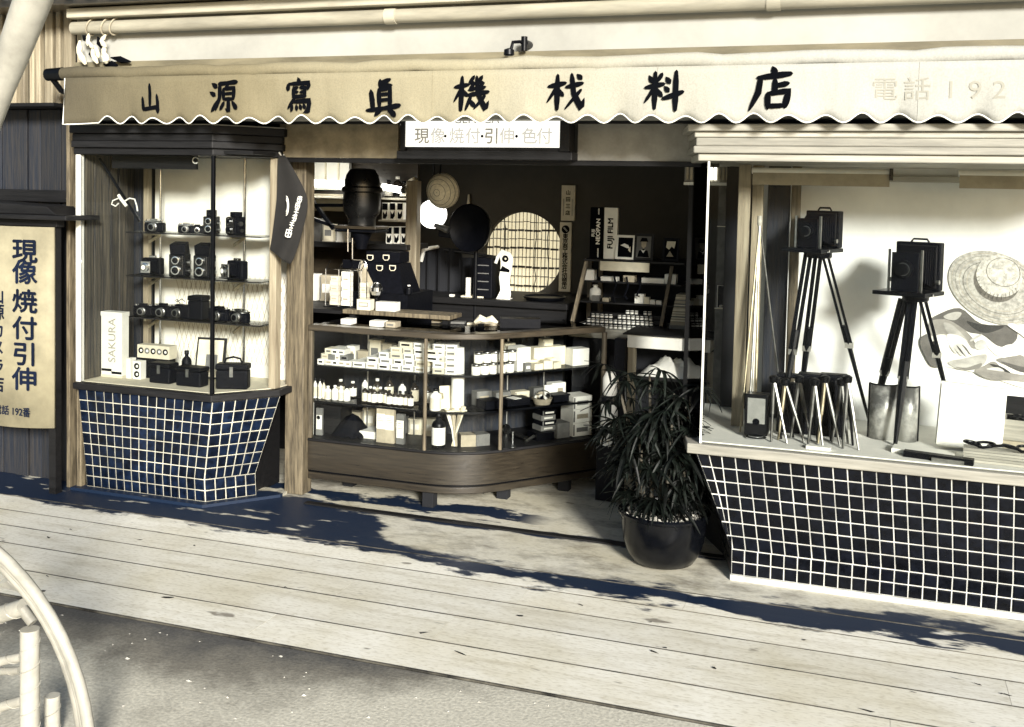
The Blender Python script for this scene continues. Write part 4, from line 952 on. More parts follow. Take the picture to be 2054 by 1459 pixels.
for k in range(6):
    row_.append(carton('envelope_bundle', cs(.26+(k % 3)*.055, .075+.05*(k//3), S1), (.05, .045, .03+.012*(k % 2)), 'cream', 'cream bundle of paper envelopes on the right of the upper counter shelf', 'bundle', 'paper bundles on the upper shelf', TA+random.uniform(-.2, .2)))
rank(row_[:3], 'cream envelope bundle, front row on the upper counter shelf'); rank(row_[3:], 'cream envelope bundle, back row on the upper counter shelf')
carton('paper_pack', cs(.38, .16, S1), (.19, .06, .095), 'cream', 'broad cream pack of printing paper at the back of the upper counter shelf', 'pack', rz=TA)
carton('paper_pack', cs(.53, .10, S1), (.10, .07, .085), 'white', 'white pack of printing paper at the right end of the upper counter shelf', 'pack', rz=TA)
# middle shelf: bottles
gb = 'chemical bottles on the middle showcase shelf'
row_ = []
for px, h, r, m, lab in ((628, .098, .010, 'white', 'cream'), (638, .098, .010, 'white', 'cream'), (646, .092, .009, 'cream', 'white'), (655, .066, .017, 'white', 'cream'), (670, .072, .017, 'white', 'white'), (683, .070, .015, 'white', 'cream'), (695, .072, .018, 'white', 'white')):
    p = G(px, 800+(px-628)*.07, S2); row_.append(bottle('white_bottle', (p.x, yS+.03, S2), r, h, 'slim white bottle in the left group on the middle counter shelf', gb+' at left', m, lab))
rank(row_, 'white bottle in the left group on the middle counter shelf')
row_ = []
for px in (720, 734, 745, 758, 771, 782, 796, 808, 820, 833):
    p = G(px, 812, S2); row_.append(bottle('labelled_bottle', (p.x, yS+.03+random.uniform(-.004, .01), S2), .0155, .082 if px < 775 else .072, 'dark labelled bottle in the right-hand row on the middle counter shelf', gb+' at right', 'bottle', 'white' if random.random() < .8 else 'cream'))
rank(row_, 'dark labelled bottle in the row on the middle counter shelf')
t = bottle('jug_bottle', ca(.06, .085, S2), .028, .105, 'large white jug-shaped bottle behind the counter post', None, 'white', 'cream')
MB().tube([(.02, 0, .092), (.042, 0, .088), (.044, 0, .055), (.026, 0, .045)], .005, 6).build('handle', 'white', t, smooth=True, local=True)
# more stock, packed behind the front rows
row_ = []
for k in range(9):
    L = random.choice([.05, .06, .07]); row_.append(carton('stock_box', (-2.52+k*.066, CT0.y+.215, S1), (L-.003, .05, random.uniform(.05, .12)), random.choice(['cream', 'white', 'buff', 'cream']), 'x', 'box', 'stock boxes at the back of the upper shelf', random.uniform(-.04, .04), random.choice(['greycard', 'buff'])))
rank(row_, 'upright stock box at the back of the upper counter shelf')
row_ = []
for k in range(8):
    row_.append(bottle('back_bottle', (-2.50+k*.068, CT0.y+.20, S2), random.choice([.016, .02]), random.uniform(.08, .12), 'x', 'bottles at the back of the middle shelf', random.choice(['bottle', 'white', 'bottle']), random.choice(['white', 'cream'])))
rank(row_, 'bottle at the back of the middle counter shelf')
row_ = []
for k in range(6):
    row_.append(carton('folded_carton', (-2.46+k*.085, CT0.y+.27, .2765), (.07, .04, random.uniform(.07, .15)), random.choice(['buff', 'cream', 'greycard']), 'x', 'box', 'cartons at the back of the counter floor', random.uniform(-.1, .1), 'white'))
rank(row_, 'carton at the back of the counter floor')
row_ = []
for k in range(7):
    a_ = (.02+k*.075); p_ = cpath(.20)[-2]; row_.append(carton('side_stock_box', (p_[0]+math.cos(TA)*a_, p_[1]+math.sin(TA)*a_, S1), (.06, .045, random.uniform(.06, .13)), random.choice(['white', 'cream', 'buff']), 'x', 'box', 'stock boxes at the back of the side shelf', TA, random.choice(['greycard', 'buff'])))
rank(row_, 'stock box at the back of the side shelf')
row_ = []
for k in range(5):
    a_ = (.02+k*.11); p_ = cpath(.19)[-2]; row_.append(carton('slide_tin_box', (p_[0]+math.cos(TA)*a_, p_[1]+math.sin(TA)*a_, S2), (.085, .05, random.uniform(.04, .085)), random.choice(['white', 'greycard', 'cream']), 'x', 'box', 'boxes at the back of the side middle shelf', TA, 'buff'))
rank(row_, 'box at the back of the side middle shelf')
# floor of the counter
zf = 0.2765
def onf(px, py): return G(px, py, zf)
def place(px, o, z): 
    x = G(px, 880 if z < .3 else 810, z).x; return (x, CT0.y+o, z)
p = place(597, .05, zf); t = carton('film_display_card', p, (.056, .02, .165), 'white', 'tall white display card at the bottom left of the counter', 'card'); MB().box(-.022, .022, -.001, 0, .045, .12).build('picture', 'buff', t, local=True)
p = place(624, .06, zf+.002); t = carton('picture_card', p, (.036, .01, .135), 'greycard', 'dark card with pale picture at the bottom left of the counter', 'card'); MB().box(-.015, .015, -.001, 0, .03, .10).build('picture', 'white', t, local=True); MB().lathe([(.010, -.0016), (.010, -.0011)], (-.004, 0, .088), 14, 'y').build('printed_disc', 'ink', t, local=True)
p = place(640, .12, zf); carton('brown_box', p, (.11, .12, .14), 'darkwood', 'large dark brown box at the back bottom left of the counter', 'box')
p = place(740, .10, zf); carton('open_tray', p, (.10, .12, .035), 'white', 'low white tray on the counter floor', 'tray')
p = place(768, .16, zf+.035); 
p = place(690, .14, zf); t = thing('dark_cloth', 'crumpled dark cloth on the counter floor', 'cloth', p)
m = MB(); NN = 10
import math as _m
vs = []; fs = []
for i in range(NN+1):
    for j in range(NN+1):
        u, v = i/NN-.5, j/NN-.5
        vs.append((u*.17, v*.16, max(.002, .10*(1-(abs(u)*2)**2)*(1-(abs(v)*2)**2)+.012*_m.sin(i*2.3+j)*_m.cos(j*1.9))))
for i in range(NN):
    for j in range(NN): a = i*(NN+1)+j; fs.append((a, a+NN+1, a+NN+2, a+1))
m.add(vs, fs).build('fabric', 'black', t, smooth=True, local=True)
for px, h, m1 in ((779, .175, 'white'), (800, .170, 'white')):
    p = place(px, .055, zf); t = carton('developer_packet', p, (.046, .02, h), 'buff', 'tall packet with white label standing on the counter floor, %s of the pair' % ('left' if px < 790 else 'right'), 'packet')
    MB().box(-.0225, .0225, -.001, 0, h*.38, h*.80).build('paper_label', 'white', t, local=True)
    for q in range(3): MB().box(-.016, .016-.006*q, -.0018, -.0012, h*(.60+.05*q), h*(.615+.05*q)).build('print_line', 'faint', t, local=True)
p = place(824, .06, zf); t = carton('developer_packet', p, (.040, .02, .145), 'greycard', 'dark packet with white label beside the counter post', 'packet'); MB().box(-.0185, .0185, -.001, 0, .03, .115).build('paper_label', 'white', t, local=True)
for q in range(3): MB().box(-.013, .013-.004*q, -.0018, -.0012, .075+.012*q, .079+.012*q).build('print_line', 'faint', t, local=True)
t = bottle('reagent_bottle', ca(.13, .075, zf), .033, .165, 'big dark reagent bottle with white label in the counter corner', None, 'blackm', 'white')
# white roll standing in for glare on the curved glass, and flowers
t = thing('glare_roll', 'tall white roll shaping the glass glare, and dried bouquet standing in the counter corner', 'glare', ca(.42, .12, S2))
MB().lathe([(.030, .0), (.032, .02), (.030, .25), (.028, .30)], n=18).build('roll', 'white', t, smooth=True, local=True)
for k in range(7):
    a = k*.9; MB().tube([(0.004*k-.012, -.03, -.17+.0), (.006*math.cos(a)*2, -.03, -.09), (.045*math.cos(a), -.028+.012*math.sin(a), .0+random.uniform(-.02, .03))], [.004, .006, .012], 6).build('bouquet_stem', random.choice(['white', 'cream', 'buff']), t, smooth=True, local=True)
for k in range(2):
    carton('wood_block', ca(.62+.26*k, .10, zf), (.072, .07, .056), ['buff', 'greycard'][k], ['buff', 'dark grey'][k]+' block box on the counter floor at the rounded corner', 'box', rz=TA*(.62+.26*k))
carton('open_case_lid', cs(-.17, .12, S2), (.10, .10, .005), 'cream', 'cream sheet lying on the middle shelf at the counter corner', 'sheet', rz=TA*.7)
t = thing('leaning_card', 'pale card leaning on the middle shelf at the counter corner', 'card', cs(-.16, .2, S2), TA*.8); MB().obox((0, 0, .055), (.11, .004, .11), (-.25, 0, 0)).build('sheet', 'cream', t, local=True)
carton('black_box', cs(.02, .09, S2), (.10, .09, .04), 'black', 'flat black box on the middle counter shelf beside the post', 'box', rz=TA)
carton('black_box', cs(.17, .11, S2), (.13, .10, .035), 'black', 'wide black box with white card on the middle counter shelf', 'box', rz=TA)
carton('white_card', cs(.16, .10, S2+.0355), (.045, .06, .002), 'white', 'white card lying on the wide black box', 'card', rz=TA+.2)
t = thing('wire_basket', 'small basket of jumbled fittings on the middle counter shelf', 'basket', cs(.30, .10, S2), TA)
MB().lathe([(.040, 0), (.052, .03), (.050, .03), (.038, .003)], n=14).build('bowl', 'buff', t, smooth=True, local=True)
MB().tube([(.05*math.cos(a), 0, .03+.035*math.sin(a)) for a in [math.pi*i/10 for i in range(11)]], .003, 6).build('handle', 'steel', t, local=True)
for k in range(9): MB().obox((random.uniform(-.03, .03), random.uniform(-.03, .03), .034), (.02, .012, .012), (random.random(), random.random(), random.random()*3)).build('fitting', random.choice(['steel', 'black', 'white', 'buff']), t, local=True)
carton('black_box', cs(.42, .10, S2), (.10, .08, .035), 'black', 'black box at the right end of the middle counter shelf', 'box', rz=TA)
carton('white_card', cs(.40, .17, S2), (.08, .01, .075), 'white', 'white card standing behind the black box at the right end', 'card', rz=TA)
row_ = []
for k in range(4):
    row_.append(carton('plate_box', cs(.335+random.uniform(-.005, .005), .085, zf+.040+k*.026), (.085, .08, .025), 'black' if k % 2 else 'greycard', 'dark flat plate box in the pile at the bottom of the counter side', 'box', 'dark plate boxes piled in the counter', TA, 'white'))
rank(row_, 'dark flat plate box in the pile inside the counter', 'lowest', 'topmost', 'from the bottom')
carton('dark_crate', cs(.30, .06, zf), (.10, .09, .038), 'black', 'black block box under the pile of plate boxes', 'box', rz=TA)
carton('grey_crate', cs(.41, .065, zf), (.075, .09, .075), 'greycard', 'grey carton at the foot of the plate box pile', 'box', rz=TA)
for k in range(3):
    carton('paper_carton', cs(.52, .06, zf+k*.068), (.115, .11, .066), 'white', ['bottom', 'middle', 'top'][k]+' white carton of the stack at the right end of the counter', 'box', rz=TA, mark='greycard' if k != 1 else 'buff')
t = thing('metal_clamp', 'dark metal clamp gadget lying on the counter floor', 'clamp', cs(.14, .10, zf), TA)
MB().obox((0, 0, .045), (.15, .04, .02), (0, .45, 0)).build('arm', 'enamel', t, bevel=.004, local=True)
MB().lathe([(.022, -.012), (.026, 0), (.022, .012)], (-.06, -.02, .075), 14, 'y').build('knob', 'chrome', t, smooth=True, local=True)
MB().cyl((-.02, -.02, 0), (-.02, -.02, .06), .009, n=10).build('screw', 'chrome', t, smooth=True, local=True)
MB().cyl((.05, -.03, 0.004), (.11, -.01, .02), .008, n=10).build('bar', 'steel', t, smooth=True, local=True)
# ------------------------------------------------------------------ on the counter top
ZT = 0.8345
led = thing('counter_ledge', 'worn wooden ledge along the back of the counter top', 'ledge', (-2.3, 4.86, ZT-.03))
MB().box(-2.57, -1.97, 4.82, 4.98, ZT+.018, ZT+.040).build('board', 'postwood', led, bevel=.003)
for x in (-2.54, -2.02): MB().box(x, x+.03, 4.84, 4.96, .829, ZT+.0175).build('block', 'darkwood', led)
zl = ZT+.0405
for px, wd, m, nm, lab in ((690, .055, 'white', 'flat_box', 'flat white box at the left on the counter top edge'), (767, .07, 'white', 'flat_box', 'flat white box in the middle on the counter top edge'), (802, .055, 'buff', 'flat_box', 'buff printed box on the counter top beside the white ones')):
    p = G(px, 652, ZT); carton(nm, (p.x, 4.56, ZT), (wd, .06, .026), m, lab, 'box', mark='greycard' if m == 'buff' else None)
p = G(757, 628, zl); carton('tissue_box', (p.x, 4.85, zl), (.11, .06, .045), 'white', 'white box with paper sticking out on the counter ledge', 'box')
p = G(706, 628, zl); t = carton('label_tin', (p.x-.005, 4.83, zl), (.075, .05, .055), 'cream', 'cream packet with dark framed label on the counter ledge', 'packet'); MB().box(-.026, .026, -.001, 0, .018, .040).build('printed_panel', 'greycard', t, local=True); MB().box(-.022, .022, -.0018, -.0012, .022, .036).build('label_lines', 'cream', t, local=True)
# wire rack of film boxes
p = G(650, 628, zl)
wr = thing('wire_rack', 'wire counter rack filled with columns of film boxes', 'rack', (p.x, 4.88, zl))
w_ = .165
wire = lambda pts: MB().tube(pts, .0022, 5).build('wire', 'chrome', wr, local=True)
for x in (-w_*.8, -.055, .015, .075): wire([(x, 0, 0), (x, 0, .20), (x, .05, .24)])
for z in (.01, .20): wire([(-w_*.8, 0, z), (.08, 0, z)])
wire([(.085+.024*math.cos(a), -.002, .21+.045*math.sin(a)) for a in [math.pi*i/12 for i in range(13)]]); wire([(.061, -.002, .21), (.061, -.002, .0)]); wire([(.109, -.002, .21), (.109, -.002, .0)])
wire([(.085+.014*math.cos(a), -.002, .21+.03*math.sin(a)) for a in [math.pi*i/12 for i in range(13)]])
MB().box(-w_*.85, .12, -.005, .06, 0, .006).build('tray', 'blackm', wr, local=True)
MB().box(-.05, .05, .03, .04, .205, .25).build('header_card', 'black', wr, local=True)
for cx_, n_, m_ in ((-.085, 6, 'cream'), (-.018, 7, 'white'), (.085, 5, 'cream')):
    row_ = []
    for k in range(n_):
        row_.append(carton('rack_film_box', (p.x+cx_, 4.884, zl+.007+k*.0262), (.048 if cx_ < .05 else .038, .04, .0245), m_ if random.random() < .8 else 'white', '%s film box in the %s column of the wire counter rack' % ({'cream': 'cream', 'white': 'white'}[m_], {-.085: 'left', -.018: 'middle', .085: 'right'}[cx_]), 'box', 'film boxes in the wire rack, %s column' % {-.085: 'left', -.018: 'middle', .085: 'right'}[cx_], random.uniform(-.03, .03), 'buff' if k % 2 else None))
    rank(row_, 'film box, %s column of the wire rack' % {-.085: 'left', -.018: 'middle', .085: 'right'}[cx_], 'lowest', 'topmost', 'from the bottom')
# glass globe on a stand
p = G(722, 628, zl); t = thing('glass_globe', 'sparkling glass globe on a black foot on the counter ledge', 'globe', (p.x, 4.90, zl))
MB().lathe([(.026, 0), (.024, .006), (.008, .012), (.007, .06), (.012, .066)], n=16).build('foot', 'blackm', t, smooth=True, local=True)
MB().lathe([(.008, .066), (.024, .075), (.033, .095), (.033, .115), (.022, .135), (.006, .142)], n=16).build('globe', 'chrome', t, local=True)

# ------------------------------------------------------------------ black sloping desk with shield cards
p = A(755, 590, 5.0)
t = thing('sloping_case', 'black wedge-shaped display case with shield badges behind the counter', 'display case', (p.x, 5.0, 0.86))
pts = [A(715, 525, 5.05), A(800, 530, 5.05), A(812, 590, 5.0), A(745, 590, 5.0)]
zb = pts[2].z
MB().add([pts[0], pts[1], (pts[2].x, 4.98, zb), (pts[3].x, 4.98, zb), (pts[0].x, 5.2, pts[0].z), (pts[1].x, 5.2, pts[1].z), (pts[2].x, 5.2, zb), (pts[3].x, 5.2, zb)], [(0,3,2,1),(4,5,6,7),(0,1,5,4),(1,2,6,5),(2,3,7,6),(3,0,4,7)]).build('body', 'black', t)
MB().box(A(738, 515, 5.1).x, A(805, 515, 5.1).x, 5.08, 5.2, pts[0].z, A(770, 505, 5.1).z).build('upper_step', 'black', t)
dw_ = pts[3].x-pts[0].x
MB().add([pts[0]+Vector((-.02, -.004, .01)), pts[0]+Vector((.035, -.004, .01)), (pts[3].x+.05, 4.975, zb), (pts[3].x-.02, 4.975, zb)], [(0, 3, 2, 1)]).build('edge_strip', 'buff', t)
MB().box(pts[3].x-.10, pts[2].x+.03, 4.97, 5.3, .02, zb-.001).build('stand', 'black', t)
for px, py, yy in ((743, 517, 5.07), (775, 517, 5.07), (762, 538, 5.028), (788, 538, 5.028)):
    c = A(px, py, yy); s = .019
    MB().prismy([(c.x-s, c.z+s*.8), (c.x-s, c.z-s*.3), (c.x-s*.5, c.z-s*.8), (c.x+s*.5, c.z-s*.8), (c.x+s, c.z-s*.3), (c.x+s, c.z+s*.8)], yy-.004, yy-.002).build('shield_badge', 'cream', t)
    MB().prismy([(c.x-s*.75, c.z+s*.55), (c.x-s*.75, c.z-s*.2), (c.x-s*.4, c.z-s*.6), (c.x+s*.4, c.z-s*.6), (c.x+s*.75, c.z-s*.2), (c.x+s*.75, c.z+s*.55)], yy-.0055, yy-.0045).build('badge_print', 'black', t)
p = A(820, 588, 4.98); bottle('ink_bottle', (p.x, 4.98, zb-.0), .018, .05, 'tiny black bottle beside the sloping case', None, 'blackm', 'black')

# ------------------------------------------------------------------ enlarger
p = A(725, 500, 4.95)
en = thing('enlarger', 'tall black bulbous photographic enlarger head with chrome column behind the counter', 'enlarger', (p.x, 4.95, 0.86))
zc = lambda py: A(725, py, 4.95).z
def rad(px): return px*4.95/2100*1.06
prof = [(rad(12), zc(338)), (rad(26), zc(340)), (rad(34), zc(352)), (rad(38), zc(368)), (rad(38), zc(374)), (rad(44), zc(377)), (rad(44), zc(384)), (rad(40), zc(387)), (rad(40), zc(412)), (rad(38), zc(426)), (rad(31), zc(436)), (rad(29), zc(440)), (rad(29), zc(452))]
MB().lathe([(r, z) for r, z in prof[::-1]], (p.x, 4.95, 0), 32).build('lamp_house', 'enamel', en, smooth=True)
MB().obox((p.x, 4.95, zc(456)), (rad(96), .16, .016)).build('negative_carrier', 'midwood', en, bevel=.003)
MB().obox((p.x, 4.95, zc(463)), (rad(96), .15, .013)).build('negative_stage', 'blackm', en, bevel=.003)
MB().lathe([(rad(10), zc(500)), (rad(14), zc(486)), (rad(22), zc(468))], (p.x, 4.95, 0), 20).build('lens_cone', 'black', en, smooth=True)
cx_ = A(624, 400, 4.98).x
MB().cyl((cx_, 4.98, .86), (cx_, 4.98, A(624, 352, 4.98).z), .011, n=12).build('column', 'chrome', en, smooth=True)
MB().cyl((cx_, 4.98, A(624, 395, 4.98).z), (cx_, 4.98, A(624, 428, 4.98).z), .020, n=12).build('collar', 'blackm', en, smooth=True)
for a, b in (((624, 412), (690, 412)), ((626, 400), (668, 460)), ((620, 436), (690, 462))):
    q0, q1 = A(*a, 4.97), A(*b, 4.96)
    MB().obox((q0+q1)/2, ((q1-q0).length, .02, .018), (0, -math.atan2(q1.z-q0.z, q1.x-q0.x), 0)).build('arm', 'blackm', en, bevel=.002)
MB().obox((cx_+.18, 5.02, .852), (.55, .30, .02)).build('baseboard', 'darkwood', en)
for px, y0, y1 in ((698, 460, 505), (707, 478, 520)):
    a, b = A(px, y0, 4.86), A(px, y1, 4.86); MB().cyl(a, b, .0045, n=8).build('rod', 'chrome', en, smooth=True)

# ------------------------------------------------------------------ cabinet at the back left
cb_ = thing('wall_shelf', 'dark wooden wall shelf unit at the back left of the shop', 'shelf', (-3.2, 5.45, 0))
zsh = A(790, 488, 5.4).z
MB().box(-3.75, A(838, 490, 5.4).x, 5.25, 5.55, zsh-.03, zsh).build('shelf', 'darkwood', cb_, bevel=.003)
z2 = A(700, 395, 5.4).z
MB().box(-3.75, A(842, 395, 5.4).x-.06, 5.35, 5.55, z2-.012, z2).build('shelf', 'palewood', cb_, bevel=.003)
MB().box(A(820, 500, 5.35).x, A(842, 500, 5.35).x, 5.30, 5.36, 0, 1.55).build('post', 'palewoodv', cb_, bevel=.004)
MB().box(-3.75, A(842, 500, 5.6).x, 5.555, 5.58, .0, 1.95).build('back_panel', 'midwood', cb_)
MB().box(-3.75, A(820, 500, 5.3).x, 5.20, 5.55, 0, .86).build('lower_cabinet', 'darkwood', cb_)
MB().box(A(585, 350, 5.5).x, A(700, 350, 5.5).x, 5.50, 5.53, A(600, 380, 5.5).z, A(600, 310, 5.5).z).build('white_panel', 'white', cb_)
for k in range(4):
    x = A(600+k*26, 350, 5.49).x; MB().box(x-.004, x+.004, 5.492, 5.4995, A(600, 372, 5.5).z, A(600, 310, 5.5).z).build('panel_batten', 'cream', cb_)
MB().box(A(610, 420, 5.5).x, A(690, 420, 5.5).x, 5.50, 5.54, A(600, 422, 5.5).z, A(600, 388, 5.5).z).build('drawer', 'cream', cb_, bevel=.003)
# lit tube lamps
for nm, x0, x1, py, r in (('tube', 588, 695, 368, .020), ('tube', 768, 806, 378, .018)):
    a, b = A(x0, py-3, 5.30), A(x1, py+4, 5.30)
    t = thing('tube_lamp', 'bright lit fluorescent tube above the %s' % ('left end of the wall shelf' if x0 < 600 else 'rack of bulb cartons'), 'lamp', (a.x, 5.3, a.z))
    MB().cyl(a, b, r, n=14).build('tube', 'lamp', t, smooth=True)
    for q, s in ((a, -1), (b, 1)): MB().cyl(q+Vector((s*.001, 0, 0)), q+Vector((s*.02, 0, 0)), r*1.1, n=12).build('end_cap', 'steel', t, smooth=True)
# bulb cartons
for r in range(2):
    row_ = []
    for k in range(4):
        px = (772, 787, 802, 817)[k]-(0 if r == 0 else -6*0); py = 441 if r == 0 else 489
        if r == 0 and k == 3: continue
        c = A(px+ (0 if r == 0 else 8), py, 5.33)
        t = carton('bulb_carton', (c.x, 5.33, c.z), (.036, .05, .095), 'white', 'white lamp carton with dark top in the %s row on the wall shelf' % ('upper' if r == 0 else 'lower'), 'box', 'lamp cartons, %s row on the wall shelf' % ('upper' if r == 0 else 'lower')); row_.append(t)
        MB().box(-.0165, .0165, -.001, 0, .055, .092).build('printed_top', 'ink', t, local=True)
        MB().prismy([(-.013, .006), (.004, .004), (.0145, .022), (.013, .052), (.0, .03), (-.013, .048)], -.001, 0).build('printed_bulb', 'ink', t, local=True)
    rank(row_, 'white lamp carton, %s row on the wall shelf' % ('upper' if r == 0 else 'lower'))
z3 = A(790, 441, 5.4).z
MB().box(A(762, 440, 5.33).x, A(822, 440, 5.33).x, 5.31, 5.42, z3-.008, z3-.0005).build('small_shelf', 'palewood', cb_)
# bottles on the top shelf
for px, h, lab in ((775, .10, 'white'), (793, .12, 'black'), (806, .095, 'white')):
    c = A(px, 368, 5.42); bottle('shelf_bottle', (c.x, 5.45, z2+.0005), .026, h, 'dark bottle %s on the top wall shelf' % {775: 'nearest the enlarger', 793: 'in the middle', 806: 'beside the cloth bundle'}[px], None, 'bottle', lab)
c = A(822, 360, 5.42); t = thing('cloth_bundle', 'crumpled pale paper bundle on the top wall shelf', 'bundle', (c.x, 5.45, z2+.0005))
MB().tube([(0, 0, 0), (.01, 0, .03), (-.008, 0, .06), (.012, 0, .09), (.0, 0, .11)], [.035, .045, .028, .04, .02], 9).build('paper', 'cream', t, local=True)

# ------------------------------------------------------------------ globe lamp, woven hat, reflector, black curtain, camera
c = A(868, 430, 5.5)
t = thing('globe_lamp', 'bright white lit globe lamp beside the woven shade', 'lamp', (c.x, 5.5, c.z-.09))
MB().lathe([(.082*math.sin(a), c.z-.082*math.cos(a)) for a in [math.pi*(.04+.92*i/14) for i in range(15)]], (c.x, 5.5, 0), 24).build('globe', 'globe', t, smooth=True)
MB().lathe([(.03, c.z+.079), (.03, c.z+.11), (.012, c.z+.12)], (c.x, 5.5, 0), 14).build('fitter', 'steel', t, smooth=True)
MB().cyl((c.x, 5.5, c.z+.12), (c.x, 5.5, 1.95), .006, n=8).build('hanger', 'blackm', t)
c = A(889, 383, 5.36)
t = thing('woven_shade', 'tilted woven straw lamp shade hanging above the globe lamp', 'lamp shade', (c.x, 5.36, c.z))
wd = MB()
rot = Matrix.Rotation(math.radians(30), 3, 'Y') @ Matrix.Rotation(math.radians(100), 3, 'X')
pr = [(.100, 0), (.094, .022), (.079, .043), (.058, .062), (.029, .074), (.002, .079)]
mm = MB().lathe(pr, n=24, caps=False); mm.v = [rot @ a + c for a in mm.v]
mm.build('bowl', 'woven', t, smooth=True)
for q in range(1, 6):
    r_, h_ = pr[q-1][0]*.6+pr[q][0]*.4, pr[q-1][1]*.6+pr[q][1]*.4
    for sgn in (1,):
        m2 = MB().tube([rot @ Vector((r_*1.02*math.cos(a), r_*1.02*math.sin(a), h_)) + c for a in [2*math.pi*i/24 for i in range(24)]], .0014, 4, True); m2.build('weave_ring', 'postwood', t)
MB().cyl(c+rot @ Vector((0, 0, .06)), (c.x-.03, 5.46, 1.95), .004, n=6).build('cord', 'blackm', t)
c = A(940, 458, 5.3)
t = thing('studio_reflector', 'large round black lamp reflector on a stand in the middle of the shop', 'reflector', (c.x, 5.3, 0))
rot = Matrix.Rotation(math.radians(-12), 3, 'Z') @ Matrix.Rotation(math.radians(90), 3, 'X')
k = .130
mm = MB().lathe([(k, 0), (k*1.02, -.004), (k*.98, -.03), (k*.75, -.075), (k*.35, -.11), (.03, -.12), (.03, -.17), (.0, -.17)], n=40, caps=False); mm.v = [rot @ a + c for a in mm.v]; mm.build('reflector_bowl', 'blackm', t, smooth=True)
mm = MB().lathe([(k*.985, .0005), (k*.9, -.012), (k*.6, -.03), (.0, -.045)], n=40, caps=False); mm.v = [rot @ a + c for a in mm.v]; mm.build('reflector_face', 'black', t, smooth=True)
MB().cyl((c.x, 5.42, 0), (c.x, 5.42, c.z), .012, n=10).build('stand_pole', 'blackm', t, smooth=True)
for a in (0.4, 2.5, 4.6): MB().cyl((c.x, 5.42, .25), (c.x+.22*math.cos(a), 5.42+.22*math.sin(a), 0), .008, n=8).build('stand_leg', 'blackm', t)
MB().obox((A(905, 470, 5.35).x, 5.38, A(905, 470, 5.35).z), (.16, .05, .05), (0, .1, 0)).build('lamp_box', 'blackm', t, bevel=.006)
MB().cyl(A(872, 452, 5.3), A(900, 462, 5.3), .012, .02, n=10).build('socket', 'steel', t, smooth=True)
# black curtain
t = thing('black_curtain', 'black darkroom curtain hanging behind the reflector', 'curtain', (A(930, 600, 5.7).x, 5.7, 0))
x0, x1 = A(843, 500, 5.7).x, A(1003, 500, 5.7).x
vs = []; n = 40
for i in range(n+1):
    x = x0+(x1-x0)*i/n; y = 5.7+.018*math.sin(i*1.05)+.01*math.sin(i*.37)
    vs += [(x, y, 0.0), (x, y*1.0, 1.16-.05*(i/n > .5))]
o = MB().add(vs, [(2*i, 2*i+2, 2*i+3, 2*i+1) for i in range(n)]).build('cloth', 'intblack', t, smooth=True)
MB().cyl((x0-.05, 5.7, 1.165), (x1, 5.7, 1.12), .007, n=8).build('rod', 'darkwood', t)
c = A(858, 498, 5.66); MB().tube([A(845, 525, 5.66), A(850, 500, 5.66), A(880, 495, 5.66)], [.01, .016, .009], 8).build('tie_back', 'white', t)
# desk at the back
t = thing('back_desk', 'dark low desk in front of the round window', 'desk', (-1.9, 5.55, 0))
zd = A(1000, 602, 5.4).z
MB().box(A(805, 610, 5.4).x, A(1140, 610, 5.4).x, 5.38, 5.95, zd-.035, zd).build('top', 'darkwood', t, bevel=.004)
MB().box(A(812, 610, 5.4).x, A(1136, 610, 5.4).x, 5.41, 5.92, .12, zd-.036).build('front_panel', 'darkwood', t)
for x in (A(815, 610, 5.4).x, A(1120, 610, 5.4).x): MB().box(x, x+.05, 5.42, 5.47, 0, .1195).build('leg', 'darkwood', t)
p = A(948, 607, 5.45); carton('folded_paper', (p.x, 5.44, zd+.0005), (.13, .09, .008), 'cream', 'folded cream paper on the back desk', 'paper', rz=.1)
p = A(908, 606, 5.45); carton('white_pebble', (p.x, 5.43, zd+.0005), (.025, .02, .012), 'white', 'tiny white eraser on the back desk', 'eraser')
p = A(1090, 603, 5.5); t = thing('black_tray', 'shallow oval black tray on the back desk under the round window', 'tray', (p.x, 5.52, zd+.0005)); MB().lathe([(.10, 0), (.115, .012), (.118, .022), (.11, .014), (.0, .008)], n=28, caps=False).build('tray', 'blackm', t, smooth=True, local=True)
# file rack, white figure card, bottle
p = A(968, 560, 5.45); t = thing('file_rack', 'black box file rack with pale labels on the back desk', 'rack', (p.x, 5.45, zd+.0005))
MB().box(-.055, .055, 0, .14, 0, .225).build('body', 'black', t, bevel=.004, local=True)
for q in range(4): MB().box(-.036, .036, -.0015, 0, .045+q*.045, .050+q*.045).build('label_strip', 'greycard', t, local=True)
p = A(938, 585, 5.44); carton('white_stick', (p.x, 5.44, zd+.0005), (.022, .02, .11), 'white', 'slim white upright card beside the file rack', 'card')
p = A(1008, 560, 5.44); t = thing('advert_figure', 'white cut-out advertising card standing beside the file rack', 'card', (p.x+.01, 5.44, zd+.0005), 0.0)
MB().prismy([(-.045, .0), (.035, .0), (.04, .03), (.03, .10), (.045, .19), (.048, .235), (.03, .262), (-.02, .275), (-.048, .24), (-.06, .20), (-.045, .195), (-.03, .235), (-.02, .20), (-.03, .12), (-.02, .05)], 0, .004).build('card', 'white', t, local=True)
MB().lathe([(.019, -.0016), (.019, -.0006)], (.004, 0, .225), 18, 'y').build('dark_disc', 'ink', t, local=True); MB().lathe([(.006, -.003), (.006, -.0018)], (.006, 0, .225), 12, 'y').build('pale_disc', 'cream', t, local=True)
MB().prismy([(-.03, .155), (.03, .15), (.03, .165), (-.012, .185)], -.0016, -.0006).build('dark_band', 'ink', t, local=True)
MB().box(-.03, .03, .004, .06, 0, .004).build('foot', 'white', t, local=True)
